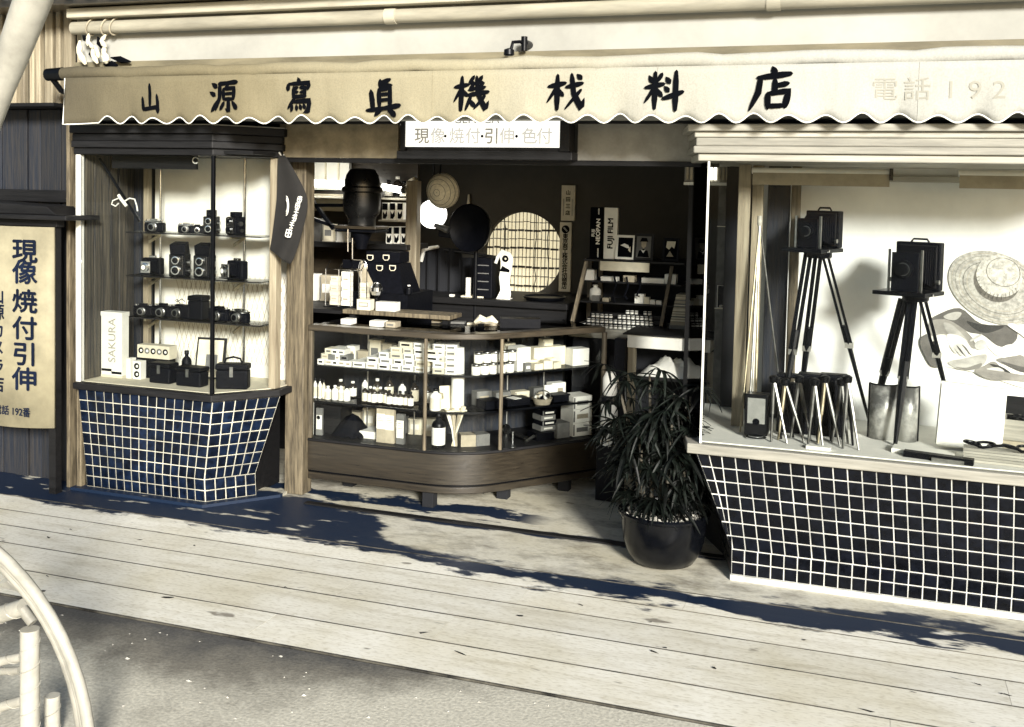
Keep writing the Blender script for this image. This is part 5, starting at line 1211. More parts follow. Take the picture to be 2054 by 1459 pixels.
# name plates by the round window
for (y0, y1, x, lab, body, sz) in ((372, 443, 1140, 'upper pale wooden name plate with small lettering on the back wall', '山田三店', .030), (446, 585, 1133, 'long pale wooden name plate with bold column of lettering on the back wall', '東京商工株式会社加盟店', .0345)):
    a, b = A(x, y0, 5.99), A(x, y1, 5.99)
    t = thing('name_plate', lab, 'name plate', (a.x, 5.985, b.z))
    wd = .042 if y0 < 400 else .036
    MB().box(b.x-wd, b.x+wd, 5.975, 5.995, b.z, a.z).build('board', 'cream', t, bevel=.002)
    n_ = len(body); zc_ = (a.z+b.z)/2-(.028 if y0 > 400 else .0)
    put_text(body, sz, (b.x, 5.9735, zc_), 'ink', t, heavy=.0009, vertical=True, gap=(a.z-b.z-(.085 if y0 > 400 else .05))/n_/sz)
    if y0 > 400:
        MB().lathe([(.024, 0), (.024, .001)], (b.x, 5.9725, a.z-.042), 24, 'y').build('emblem', 'ink', t)
        MB().obox((b.x, 5.9715, a.z-.042), (.032, .001, .010), (0, .8, 0)).build('emblem_mark', 'palewood', t)
    else:
        for dx in (-.027, .027): MB().box(b.x+dx-.004, b.x+dx+.004, 5.9735, 5.9745, b.z+.03, a.z-.08).build('fine_print', 'faint', t)
c = A(940, 400, 5.97); t = MB().cyl((c.x, 5.97, c.z-.04), (c.x, 5.97, c.z+.03), .012, .005, n=10).build('hanging_tassel', 'cream', smooth=True); tag(t, 'pale tassel hanging on the dark back wall above the reflector', 'tassel')

# ================================================================== CAMERAS IN THE LEFT WINDOW
def cam_compact(loc, label, rz=0.0, s=1.0, case=False):
    t = thing('compact_camera', label, 'camera', loc, rz)
    w_, h_, d_ = .115*s, .068*s, .034*s
    MB().box(-w_/2, w_/2, -d_/2, d_/2, 0, h_*.72).build('body', 'black', t, bevel=.006*s, local=True)
    MB().box(-w_/2*.99, w_/2*.99, -d_/2*.95, d_/2*.95, h_*.722, h_*.88).build('top_plate', 'black' if case else 'chrome', t, bevel=.004*s, local=True)
    MB().box(-.022*s, .022*s, -d_*.4, d_*.4, h_*.88, h_*1.05).build('viewfinder', 'black' if case else 'chrome', t, bevel=.002*s, local=True)
    l = MB().lathe([(.024*s, -d_/2), (.024*s, -d_/2-.012*s), (.021*s, -d_/2-.014*s), (.021*s, -d_/2-.026*s), (.016*s, -d_/2-.027*s)], (0, 0, h_*.40), 20, 'y').build('lens', 'steel', t, smooth=True, local=True)
    MB().lathe([(.015*s, -d_/2-.0275*s), (.013*s, -d_/2-.029*s), (0.0, -d_/2-.030*s)], (0, 0, h_*.40), 16, 'y', caps=False).build('front_glass', 'blackm', l, smooth=True, local=True)
    for dx in (-.042*s, .042*s): MB().lathe([(.009*s, h_*.88), (.009*s, h_*.99), (.007*s, h_*1.0)], (dx, 0, 0), 14).build('dial', 'chrome', t, smooth=True, local=True)
    return t
def cam_tlr(loc, label, rz=0.0, s=1.0, hood=True, case=False):
    t = thing('twin_lens_camera', label, 'camera', loc, rz)
    w_, h_, d_ = .078*s, .105*s, .075*s
    MB().box(-w_/2, w_/2, -d_/2, d_/2, 0, h_).build('body', 'black', t, bevel=.005*s, local=True)
    MB().box(-w_/2*.86, w_/2*.86, -d_/2-.010*s, -d_/2-.0005, .008*s, h_*.96).build('lens_board', 'blackm' if case else 'enamel', t, bevel=.003*s, local=True)
    if hood:
        MB().add([(-w_*.46, -d_*.4, h_), (w_*.46, -d_*.4, h_), (w_*.46, d_*.46, h_), (-w_*.46, d_*.46, h_), (-w_*.5, -d_*.42, h_*1.42), (w_*.5, -d_*.42, h_*1.42), (w_*.42, d_*.30, h_*1.55), (-w_*.42, d_*.30, h_*1.55)], [(0,3,2,1),(4,5,6,7),(0,1,5,4),(1,2,6,5),(2,3,7,6),(3,0,4,7)]).build('focusing_hood', 'black', t, bevel=.002*s, local=True)
    for z, r in ((h_*.30, .021*s), (h_*.74, .019*s)):
        l = MB().lathe([(r, -d_/2-.0105*s), (r, -d_/2-.020*s), (r*.75, -d_/2-.021*s)], (0, 0, z), 18, 'y').build('lens', 'chrome', t, smooth=True, local=True)
        MB().lathe([(r*.72, -d_/2-.0215*s), (0.0, -d_/2-.0235*s)], (0, 0, z), 16, 'y', caps=False).build('front_glass', 'blackm', l, smooth=True, local=True)
    MB().cyl((w_/2, 0, h_*.62), (w_/2+.012*s, 0, h_*.62), .013*s, n=14).build('knob', 'steel', t, smooth=True, local=True)
    MB().cyl((w_/2, .01*s, h_*.25), (w_/2+.010*s, .01*s, h_*.25), .010*s, n=14).build('knob', 'steel', t, smooth=True, local=True)
    return t
def cam_folding(loc, label, rz=0.0, s=1.0, big=False):
    """Folding camera, its bed let down and bellows drawn out."""
    t = thing('folding_camera', label, 'camera', loc, rz)
    w_, h_, d_ = .098*s, .078*s, .035*s
    MB().box(-w_/2, w_/2, 0, d_, 0, h_).build('body', 'black', t, bevel=.006*s, local=True)
    MB().box(-w_*.34, w_*.34, -.052*s, -.0005, .004*s, .009*s).build('bed', 'blackm', t, local=True)
    pr = []
    bel = MB()
    for q in range(6):
        k = 1-.09*q; y0, y1 = -.0006-.007*s*q, -.0006-.007*s*(q+1)+.0006
        bel.box(-w_*.33*k, w_*.33*k, y1, y0, h_*.5-h_*.36*k, h_*.5+h_*.36*k)
    bel.build('bellows', 'black', t, local=True)
    st_ = MB().box(-.024*s, .024*s, -.050*s, -.0435*s, .010*s, .066*s).build('lens_standard', 'chrome', t, bevel=.002*s, local=True)
    MB().lathe([(.022*s, -.0505*s), (.021*s, -.058*s), (.013*s, -.060*s), (.012*s, -.064*s)], (0, 0, .038*s), 18, 'y').build('shutter', 'chrome', st_, smooth=True, local=True)
    MB().lathe([(.0105*s, -.0645*s), (0, -.0655*s)], (0, 0, .038*s), 14, 'y', caps=False).build('front_glass', 'white', st_, smooth=True, local=True)
    MB().box(-.014*s, .014*s, .006*s, .026*s, h_, h_*1.14).build('viewfinder', 'chrome', t, bevel=.002*s, local=True)
    return t
def on_shelf(px, z, y=4.37): 
    d = ray(px, 500); t = y/d.y; return (d.x*t, y, z)
s1, s2, s3_ = 1.2624, 1.0464, 0.8384
cam_compact(on_shelf(311, s1), 'small chrome-topped camera alone at the left of the top shelf', .12, .92)
cam_compact(on_shelf(374, s1), 'small camera in the middle of the top shelf', .3, .72)
cam_compact(on_shelf(396, s1, 4.40), 'little black camera half behind the bigger one on the top shelf', .5, .6, True)
cam_tlr(on_shelf(424, s1), 'waist-level camera behind the dark mullion on the top shelf', .25, .82, False)
MB().box(-.02, .02, -.02, .02, .0865, .118).build('prism', 'black', bpy.data.objects['twin_lens_camera'], bevel=.003, local=True)
t = cam_tlr(on_shelf(473, s1), 'waist-level reflex camera at the right end of the top shelf', -.35, .84, False); MB().box(-.022, .022, -.02, .022, .0885, .112).build('prism', 'black', t, bevel=.003, local=True)
cam_folding(on_shelf(303, s2), 'folding camera with bright lens at the left of the second shelf', .1, 1.08)
cam_tlr(on_shelf(361, s2), 'tall twin-lens camera with raised hood, left one of the pair on the second shelf', .25, 1.06)
cam_tlr(on_shelf(411, s2), 'tall twin-lens camera with raised hood beside the dark mullion on the second shelf', .15, 1.06)
cam_folding(on_shelf(470, s2), 'upright folding camera at the right end of the second shelf', -.3, 1.15)
cam_compact(on_shelf(288, s3_), 'dark cased camera at the left end of the third shelf', .2, .85, True)
cam_compact(on_shelf(328, s3_), 'black camera with loose strap, second from the left on the third shelf', .1, .95, True)
t = cam_compact(on_shelf(362, s3_, 4.38), 'black camera with looped cable on top in the middle of the third shelf', -.1, .95, True)
MB().tube([(0, 0, .07), (-.02, 0, .09), (-.035, 0, .085), (-.02, 0, .078), (.01, 0, .095), (.03, 0, .082)], .002, 5).build('cable', 'blackm', t, local=True)
p = on_shelf(396, s3_, 4.36); t = thing('camera_case', 'upright black leather camera case on the third shelf', 'camera case', p, .05)
MB().box(-.042, .042, -.02, .05, 0, .092).build('body', 'black', t, bevel=.006, local=True); MB().box(-.043, .043, -.022, .052, .0925, .118).build('lid', 'black', t, bevel=.006, local=True); MB().obox((-.055, -.0, .035), (.05, .05, .068)).build('pouch', 'black', t, bevel=.006, local=True)
cam_compact(on_shelf(441, s3_), 'black camera just right of the dark mullion on the third shelf', -.1, 1.0, True)
cam_compact(on_shelf(482, s3_, 4.36), 'chrome camera with big round lens at the right end of the third shelf', -.15, .95)
# window floor
zf_ = 0.5375
c = on_shelf(224, zf_, 4.24); t = carton('film_packet_stand', c, (.125, .05, .325), 'white', 'tall white carton with vertical lettering in the left window', 'carton')
MB().box(-.0635, .0635, -.002, .0505, .0, .012).build('foot', 'cream', t, local=True); MB().box(-.06, .0, -.0012, 0, .03, .042).build('stripe', 'ink', t, local=True); MB().box(0.0, .06, -.0012, 0, .018, .03).build('stripe', 'ink', t, local=True); MB().box(-.0645, .0645, -.0025, .0525, .305, .3265).build('lid', 'white', t, local=True)
put_text('SAKURA', .062, (c[0]+.006, 4.238, c[2]+.185), 'faint', t, rot=(0, -math.pi/2, 0), sx=.95)
c = on_shelf(308, zf_, 4.30); t = carton('film_tray', (c[0], c[1], c[2]+.10), (.19, .06, .065), 'cream', 'cream display tray with printed discs in the left window', 'tray')
for k in range(5): MB().lathe([(.015, -.002), (.015, -.001)], (-.072+k*.036, 0, .036), 16, 'y').build('printed_disc', 'ink' if k % 2 == 0 else 'greycard', t, local=True); MB().lathe([(.007, -.003), (.007, -.0022)], (-.070+k*.036, 0, .036), 12, 'y').build('disc_centre', 'white', t, local=True)
MB().box(-.09, .09, .0, .055, -.0995, -.0005).build('stand', 'black', t, local=True)
for q in range(2):
    c = on_shelf(258+q*17, zf_, 4.25); t = carton('film_carton', c, (.026+.02*q, .04, .10-.01*q), 'white', ['slim white box beside the tall lettered carton in the left window', 'white box with printed discs beside the black bags in the left window'][q], 'box')
    if q:
        for z in (.025, .065): MB().lathe([(.016, -.002), (.016, -.001)], (0, 0, z), 14, 'y').build('printed_disc', 'ink', t, local=True); MB().lathe([(.007, -.003), (.007, -.0022)], (.003, 0, z), 12, 'y').build('disc_centre', 'white', t, local=True)
def bag(px, y, d, label, handle=True, rz=0.0):
    t = thing('camera_bag', label, 'bag', on_shelf(px, zf_, y), rz)
    MB().box(-d[0]/2, d[0]/2, 0, d[1], 0, d[2]*.75).build('body', 'black', t, bevel=.008, local=True)
    MB().box(-d[0]/2-.003, d[0]/2+.003, -.004, d[1]+.003, d[2]*.755, d[2]).build('lid', 'black', t, bevel=.008, local=True)
    MB().box(-.008, .008, -.0075, -.0042, d[2]*.5, d[2]*.9).build('clasp', 'steel', t, local=True)
    if handle: MB().tube([(-d[0]*.28, d[1]*.5, d[2]), (-d[0]*.22, d[1]*.5, d[2]+.022), (0, d[1]*.5, d[2]+.03), (d[0]*.22, d[1]*.5, d[2]+.022), (d[0]*.28, d[1]*.5, d[2])], .005, 6).build('handle', 'black', t, smooth=True, local=True)
    return t
bag(320, 4.20, (.12, .07, .10), 'low black camera bag left of the middle on the window floor', False)
bag(378, 4.19, (.14, .07, .095), 'wide black camera bag in the middle of the window floor', False)
bag(466, 4.22, (.15, .07, .12), 'black camera bag with a handle at the right of the left window', True, .35)
p = on_shelf(378, zf_, 4.30); bottle('lens_brush', (p[0], 4.29, zf_), .024, .155, 'black cylindrical lens container behind the bags in the left window', None, 'black', 'black')
c = on_shelf(424, zf_, 4.33); t = thing('framed_picture', 'small framed picture leaning behind the black bags in the left window', 'picture', c, .15)
MB().obox((0, 0, .12), (.15, .012, .20), (-.2, 0, 0)).build('frame', 'darkwood', t, local=True); MB().obox((0, -.008, .12), (.13, .004, .18), (-.2, 0, 0)).build('mount', 'cream', t, local=True); MB().obox((.01, -.0125, .105), (.06, .002, .07), (-.2, 0, 0)).build('photograph', 'greycard', t, local=True)
# ribbon bow hung in the window
c = A(245, 400, 4.2); t = thing('ribbon_bow', 'white ribbon bow tied to a dark stick in the left window', 'ribbon', (c.x, 4.2, c.z-.05))
MB().cyl(A(200, 318, 4.2), A(280, 445, 4.2), .007, n=8).build('stick', 'blackm', t)
MB().tube([A(238, 392, 4.19), A(243, 400, 4.185), A(254, 414, 4.19)], .008, 8).build('knot', 'white', t, smooth=True)
MB().tube([A(238, 398, 4.19), A(226, 403, 4.19), A(224, 410, 4.19), A(232, 414, 4.19), A(238, 408, 4.19)], .0035, 6).build('loop', 'white', t, smooth=True)
MB().tube([A(250, 404, 4.19), A(260, 398, 4.19), A(270, 400, 4.19), A(274, 412, 4.19), A(276, 424, 4.19)], .0035, 6).build('loop', 'white', t, smooth=True)
MB().cyl(A(237, 345, 4.4), A(240, 515, 4.4), .004, n=6).build('cord', 'white', t)

# goods on the wall shelves at the back left
row_ = []
for k in range(7):
    x_ = -3.35+k*.085; row_.append(carton('shelf_packet', (x_, 5.30, zsh+.0005), (.07, .05, random.uniform(.05, .14)), random.choice(['white', 'cream', 'greycard', 'buff']), 'x', 'packet', 'packets along the dark wall shelf', random.uniform(-.06, .06), random.choice(['greycard', 'white'])))
rank(row_, 'packet on the dark wall shelf behind the enlarger')
row_ = []
for k in range(6):
    x_ = -3.30+k*.10; row_.append(carton('cabinet_packet', (x_, 5.24, .8605), (.08, .06, random.uniform(.06, .16)), random.choice(['cream', 'greycard', 'white', 'buff']), 'x', 'packet', 'packets on the lower cabinet', random.uniform(-.06, .06), 'white'))
rank(row_, 'packet on the low cabinet behind the wire rack')
# ================================================================== SHELF CASE AT THE BACK RIGHT
yR = 5.30
zb0 = A(1250, 662, yR).z
rc = thing('film_case', 'sloping glass display case for film rolls at the back right', 'display case', (A(1250, 660, yR).x, yR, 0))
x0, x1 = A(1142, 662, yR).x, A(1345, 662, yR).x
MB().box(x0, x1, yR-.02, yR+.42, zb0-.05, zb0).build('base_board', 'palewood', rc, bevel=.004)
MB().box(x0+.02, x1, yR+.0, yR+.40, 0.0, zb0-.051).build('cabinet', 'intblack', rc)
for a, b, wd in (((1146, 655), (1178, 520), .022), ((1326, 655), (1348, 535), .020)):
    q0, q1 = A(*a, yR), A(*b, yR+.12)
    MB().cyl(q0, q1, wd*.6, n=4).build('sloping_frame', 'postwood', rc)
zt0 = A(1250, 522, yR+.12).z
xs0, xs1 = A(1172, 520, yR+.12).x, A(1375, 520, yR+.12).x
MB().box(xs0, xs1, yR+.10, yR+.42, zt0-.012, zt0).build('top_board', 'darkwood', rc, bevel=.002)
for py in (566, 608):
    z = A(1250, py, yR+.14).z; MB().box(xs0-.03, xs1-.02, yR+.13, yR+.40, z-.008, z).build('inner_shelf', 'darkwood', rc)
MB().box(xs0-.03, xs1, yR+.405, yR+.42, zb0, zt0-.013).build('back_panel', 'intblack', rc)
for px in (1178, 1200): MB().box(A(px, 600, yR+.38).x, A(px+8, 600, yR+.38).x, yR+.37, yR+.40, zb0, zt0-.013).build('upright', 'postwood', rc)
c0, c1 = A(1204, 524, yR+.09), A(1302, 547, yR+.09)
MB().box(c0.x, c1.x, yR+.088, yR+.096, c1.z, c0.z).build('title_panel', 'cream', rc)
# film rolls in tiers
gfr = 'film rolls in the sloping case'
for r in range(4):
    yy = yR+.03+r*.045; zz = zb0+r*.022
    if r: MB().box(x0+.07, x1-.06, yy-.012, yy+.035, zb0+.0005+(r-1)*.0, zz-.0005).build('step', 'darkwood', rc)
    xs, xe = A(1172+r*9+(60 if r == 3 else 0), 650-r*12, yy).x, A(1318, 650-r*12, yy).x
    n_ = int((xe-xs)/.024); row_ = []
    for k in range(n_):
        if random.random() < .04: continue
        x = xs+k*.024
        t = thing('film_roll', 'small film roll in the sloping case', 'film roll', (x, yy, zz), 0, gfr+', %s row' % ['lowest', 'second', 'third', 'top'][r]); row_.append(t)
        inst('roll', shared('froll', lambda: MB().lathe([(.0095, 0), (.0098, .002), (.0098, .016), (.0095, .018)], n=10).mesh('roll', 'white', True)), (0, 0, 0), 0, t)
        inst('wrapper', shared('fwrap', lambda: MB().lathe([(.0100, .0095), (.0100, .0165)], n=10, caps=False).mesh('wrapper', 'greycard', True)), (0, 0, 0), 0, t)
    rank(row_, 'small film roll, %s row of the sloping case' % ['lowest', 'second', 'third', 'top'][r])
# goods on the inner shelves
zA = A(1250, 608, yR+.14).z+.0005; zB = A(1250, 566, yR+.14).z+.0005
for k, (px, wd, h, m) in enumerate(((1283, .05, .05, 'white'), (1297, .03, .035, 'cream'), (1309, .028, .022, 'white'), (1322, .028, .02, 'white'), (1195, .04, .03, 'greycard'), (1215, .035, .02, 'buff'))):
    c = A(px, 606, yR+.16); carton('parcel', (c.x, yR+.15, zA), (wd, .04, h), m, {1195: 'dark parcel at the left of the lower shelf in the film case', 1215: 'small buff parcel beside the dark one in the film case', 1283: 'tall white parcel in the middle of the film case', 1297: 'cream parcel right of the tall white one in the film case', 1309: 'tiny white parcel beside the cream one in the film case', 1322: 'tiny white parcel at the right of the lower shelf in the film case'}[px], 'parcel')
for k, (px, wd, h, m) in enumerate(((1222, .09, .022, 'white'), (1262, .06, .034, 'buff'), (1310, .12, .026, 'white'), (1345, .06, .05, 'white'), (1183, .05, .055, 'white'))):
    c = A(px, 564, yR+.16); carton('paper_packet', (c.x, yR+.15, zB), (wd, .06, h), m, {1183: 'tall white packet at the left of the upper shelf in the film case', 1222: 'flat white packet on the upper shelf of the film case under the title panel', 1262: 'buff packet on the upper shelf of the film case', 1310: 'long flat white packet on the upper shelf of the film case', 1345: 'white packet at the right end of the upper shelf in the film case'}[px], 'packet')
for k in range(3):
    c = A(1240+k*24, 562, yR+.22)
    t = thing('hanging_strap', ['leftmost', 'middle', 'rightmost'][k]+' dark strap hanging in the film case', 'strap', (c.x, yR+.2, zB-.05))
    MB().tube([(c.x, yR+.125, zB+.03), (c.x+.012, yR+.122, zB-.02), (c.x-.006, yR+.122, zB-.07), (c.x+.008, yR+.122, zB-.11+.02*k)], .006, 6).build('strap', 'black', t)
c = A(1190, 600, yR+.2); t = bottle('white_jar', (c.x+.01, yR+.2, zA), .03, .085, 'round white jar at the left of the film case', None, 'white', 'white')
# signs and framed portraits on top
for px0, px1, m, nm, lab, tm, body, bold in ((1182, 1206, 'ink', 'film_sign', 'black upright film sign with white lettering on the film case', 'white', 'NEOPAN', .0), (1210, 1237, 'white', 'film_sign', 'white upright film sign with black lettering on the film case', 'ink', 'FUJI FILM', .0015)):
    a, b = A(px0, 519, yR+.16), A(px1, 519, yR+.16); h = A(1220, 417, yR+.16).z-zt0
    t = thing(nm, lab, 'sign', ((a.x+b.x)/2, yR+.16, zt0+.0005)); w_ = (b.x-a.x)
    MB().box(-w_/2, w_/2, 0, .03, 0, h).build('box', m, t, bevel=.002, local=True)
    if m == 'ink':
        put_text('NEOPAN', .030, (t.location.x+w_*.20, yR+.1585, zt0+h*.53), tm, t, heavy=.0012, rot=(0, -math.pi/2, 0), sx=1.15)
        put_text('FUJI', .022, (t.location.x-w_*.22, yR+.1585, zt0+h*.50), tm, t, bold=.0008, rot=(0, -math.pi/2, 0), sx=1.1)
        for dx in (.16, .22):
            for z0_, z1_ in ((.02, .2), (.86, .98)): MB().box(w_*dx, w_*dx+.0025, -.0012, 0, h*z0_, h*z1_).build('stripe', 'white', t, local=True)
    else:
        put_text(body, .040, (t.location.x, yR+.1585, zt0+h*.50), tm, t, heavy=bold, rot=(0, -math.pi/2, 0), sx=1.05)
for k, (px0, px1, py0, fr, lab) in enumerate(((1233, 1272, 472, 'white', 'white framed portrait photograph on the film case'), (1270, 1309, 469, 'darkwood', 'dark framed portrait of a person in a cap on the film case'), (1328, 1360, 478, 'black', 'small black framed photograph at the right of the film case'))):
    a, b = A(px0, 519, yR+.13), A(px1, 519, yR+.13); h = A(px0, py0, yR+.13).z-zt0; w_ = b.x-a.x
    t = thing('framed_photo', lab, 'picture', ((a.x+b.x)/2, yR+.13, zt0+.0005), .0)
    tl = -.18
    MB().obox((0, .02, h/2+.001), (w_, .008, h), (tl, 0, 0)).build('frame', fr, t, local=True)
    MB().obox((0, .0145, h/2+.001), (w_*.74, .003, h*.80), (tl, 0, 0)).build('photograph', 'ink' if k != 1 else 'greycard', t, local=True)
    def spot(nm, m, poly, d):
        e_ = Matrix.Rotation(tl, 3, 'X'); ms = MB().prismy([(x*w_, z*h) for x, z in poly], -d-.0008, -d); ms.v = [e_ @ v + Vector((0, .0125, h/2+.001)) for v in ms.v]; ms.build(nm, m, t, local=True)
    if k == 0:
        spot('face', 'white', [(-.25, .08), (-.05, .16), (.15, .10), (.25, -.05), (.05, -.02), (-.12, .04)], .0005); spot('collar', 'cream', [(.15, -.1), (.28, .05), (.28, -.2)], .0005)
    elif k == 1:
        spot('cap', 'ink', [(-.2, .2), (-.12, .34), (.14, .34), (.22, .2)], .0005); spot('face', 'buff', [(-.13, .2), (.14, .2), (.12, .02), (0, -.06), (-.11, .02)], .0005); spot('coat', 'ink', [(-.3, -.38), (-.22, -.14), (0, -.08), (.22, -.14), (.3, -.38)], .0005); spot('collar', 'white', [(-.14, -.1), (0, -.24), (.12, -.1), (0, -.14)], .0015)
    else:
        spot('portrait', 'cream', [(-.3, .1), (-.25, .36), (.3, .36), (.22, .05), (.05, .14), (-.1, .0)], .0005); spot('portrait', 'buff', [(-.25, -.3), (-.05, -.05), (.2, -.3)], .0005)
    MB().cyl((0, .04, 0), (0, .026, h*.6), .003, n=6).build('strut', 'darkwood', t, local=True)
# ribbed stack of mounts right of the case
c = A(1372, 668, yR); t = thing('mount_stack', 'tall neat stack of grey photograph mounts beside the film case', 'stack', (c.x, yR+.02, zb0-.0))
nm_ = 30; zz = A(1372, 592, yR).z
for k in range(nm_):
    u = k/nm_; wd = .17-.05*u
    MB().obox((.0+.012*u, .06, .002+(zz-zb0)*u), (wd, .12, (zz-zb0)/nm_*.72), (0, 0, random.uniform(-.01, .01))).build('mount', random.choice(['cream', 'buff', 'greycard']), t, local=True)
MB().box(-.14, .16, -.02, .16, -.05, -.0005).build('shelf_board', 'white', t, local=True); MB().box(-.13, .15, -.01, .15, -(zb0-.0), -.0505).build('stand', 'intblack', t, local=True)
for k in range(3):
    c = A(1410, 590, yR+.05); carton('paper_box', (c.x-.03, yR+.04, zz+.005+k*.022), (.10-.01*k, .08, .021), 'white', ['lowest', 'middle', 'topmost'][k]+' white paper box on the stack of mounts', 'box')

# ------------------------------------------------------------------ right of the counter, behind the palm
c = A(1330, 690, 5.15); t = thing('side_table', 'table with white cloth top behind the palm', 'table', (c.x, 5.1, 0))
za, zb_ = A(1330, 676, 5.0).z, A(1330, 702, 5.0).z
MB().box(A(1258, 690, 5.0).x, A(1425, 690, 5.0).x, 5.0, 5.26, zb_, za).build('apron', 'white', t, bevel=.003)
MB().box(A(1250, 690, 5.0).x, A(1440, 690, 5.0).x, 4.985, 5.27, za+.0005, za+.008).build('top', 'darkwood', t, bevel=.002)
MB().box(A(1258, 690, 5.24).x, A(1440, 690, 5.24).x, 5.24, 5.265, 0, zb_-.0005).build('back', 'intblack', t)
for px in (1260, 1420): MB().box(A(px, 690, 5.02).x, A(px, 690, 5.02).x+.035, 5.02, 5.055, 0, zb_-.0005).build('leg', 'palewoodv', t)
zq = A(1340, 758, 5.05).z
MB().box(A(1262, 690, 5.0).x, A(1425, 690, 5.0).x, 5.02, 5.23, zq-.012, zq).build('lower_shelf', 'darkwood', t)
c = A(1340, 745, 5.06); t = thing('white_cloth', 'heaped white cloth on the lower shelf behind the palm', 'cloth', (c.x, 5.12, zq+.0005))
vs = []; fs = []; NN = 12
for i in range(NN+1):
    for j in range(NN+1):
        u, v = i/NN-.5, j/NN-.5
        vs.append((u*.30, v*.17, max(.001, .085*(1-(abs(u)*2)**1.6)*(1-(abs(v)*2)**2)*(1+.25*math.sin(i*1.7+j)))))
for i in range(NN):
    for j in range(NN): a = i*(NN+1)+j; fs.append((a, a+NN+1, a+NN+2, a+1))
MB().add(vs, fs).build('fabric', 'white', t, smooth=True, local=True)
c = A(1242, 750, 4.98); t = thing('dark_pillar', 'black upright stand beside the counter end behind the palm', 'stand', (c.x, 5.0, 0)); MB().box(c.x-.028, c.x+.028, 4.98, 5.04, 0, A(1242, 680, 4.98).z).build('post', 'black', t, bevel=.004)
for k in range(2):
    c = A(1219, 875, 4.95); z = .272+k*.0
    if k: continue
    t = thing('enamel_canister', 'white enamel canister with black lid beside the counter end', 'canister', (c.x, 4.97, 0)); 
    MB().box(-.05, .05, -.04, .05, 0, .27).build('stand', 'black', t, local=True)
    MB().lathe([(.040, .2705), (.042, .28), (.042, .40), (.043, .405), (.042, .41), (.042, .475)], n=20).build('body', 'white', t, smooth=True, local=True)
    MB().lathe([(.044, .4755), (.044, .505), (.03, .515)], n=20).build('lid', 'black', t, smooth=True, local=True)
    MB().lathe([(.030, .5155), (.036, .53), (.036, .60), (.022, .63)], n=18).build('funnel', 'white', t, smooth=True, local=True)
c = A(1440, 840, 4.75); t = thing('folded_paper_parcel', 'pale folded parcel on a black box by the right window', 'parcel', (c.x, 4.75, 0)); 
zz = A(1440, 862, 4.7).z
MB().box(c.x-.12, c.x+.05, 4.70, 4.90, 0, zz).build('black_box', 'black', t, bevel=.006)
MB().add([(c.x-.10, 4.71, zz+.001), (c.x+.06, 4.71, zz+.001), (c.x+.04, 4.88, zz+.001), (c.x-.08, 4.88, zz+.001), (c.x-.05, 4.75, zz+.06), (c.x+.05, 4.74, zz+.075), (c.x+.03, 4.86, zz+.05), (c.x-.04, 4.86, zz+.05)], [(0,3,2,1),(4,5,6,7),(0,1,5,4),(1,2,6,5),(2,3,7,6),(3,0,4,7)]).build('parcel', 'white', t)
c = A(1360, 895, 4.62); t = thing('wooden_trestle', 'dark wooden bracket box against the right window sill', 'trestle', (c.x, 4.62, 0)); MB().obox((c.x+.03, 4.62, c.z), (.06, .08, .06), (0, .1, 0)).build('block', 'darkwood', t, bevel=.003); MB().box(c.x-.10, c.x-.005, 4.60, 4.66, c.z-.03, c.z+.02).build('drawer', 'palewood', t, bevel=.003); MB().box(c.x-.08, c.x+.05, 4.60, 4.66, 0, c.z-.036).build('leg', 'intblack', t)
M['rib_glow'] = mat('added_glow_ribs', (0.8, 0.78, 0.7), 0.6, 0.05, emit=((1.0, 0.95, 0.82), 2.5))  # glow added to the shade ribs to light the film case
# panelled corner behind the side glass
t = thing('mirror_pillar', 'mottled dark mirror pillar with ribbed lamp shade behind the side glass', 'pillar', (A(1430, 500, 4.95).x, 4.95, 0))
x0, x1 = A(1438, 500, 4.95).x, A(1483, 500, 4.95).x
MB().box(x0, x1, 4.95, 4.99, 0, 1.95).build('panel', 'stone', t)
for z in (A(1460, 455, 4.95).z, A(1460, 620, 4.95).z): MB().box(x0-.002, x1+.002, 4.946, 4.9495, z-.002, z+.002).build('joint_strip', 'cream', t)
MB().box(A(1400, 500, 4.95).x, A(1415, 500, 4.95).x, 4.96, 4.98, 0, 1.95).build('jamb', 'postwood', t); MB().box(A(1378, 500, 4.98).x, A(1392, 500, 4.98).x, 4.98, 5.0, 0, 1.95).build('jamb', 'darkwood', t)
MB().box(A(1372, 355, 4.9).x, A(1484, 355, 4.9).x, 4.9, 4.94, A(1420, 372, 4.9).z, A(1420, 366, 4.9).z).build('shelf', 'white', t)
MB().box(A(1372, 355, 4.9).x, A(1484, 355, 4.9).x, 4.915, 4.94, A(1420, 365, 4.9).z, A(1420, 330, 4.9).z).build('frieze', 'greypanel', t)
for k in range(14):
    x = A(1376+k*8, 348, 4.9).x; MB().box(x, x+.011, 4.906, 4.9145, A(1420, 361, 4.9).z, A(1420, 336, 4.9).z).build('rib', 'rib_glow' if 2 < k < 8 else 'buff', t)
c = A(1452, 597, 4.9); t = thing('hanging_mirror', 'thin white-edged dark mirror hanging on the mottled pillar', 'mirror', (c.x, 4.94, c.z-.05)); MB().obox((c.x, 4.935, c.z), (.068, .006, .105)).build('panel', 'black', t)
MB().tube([(c.x+sx*.034, 4.930, c.z+sz*.052) for sx, sz in ((-1, -1), (1, -1), (1, 1), (-1, 1))], .0018, 4, True).build('edge_wire', 'white', t)
for sx, sz in ((.6, .6), (-.5, -.85)): MB().lathe([(.007, -.002), (.007, 0)], (c.x+sx*.034, 4.931, c.z+sz*.052), 12, 'y').build('stud', 'chrome', t)
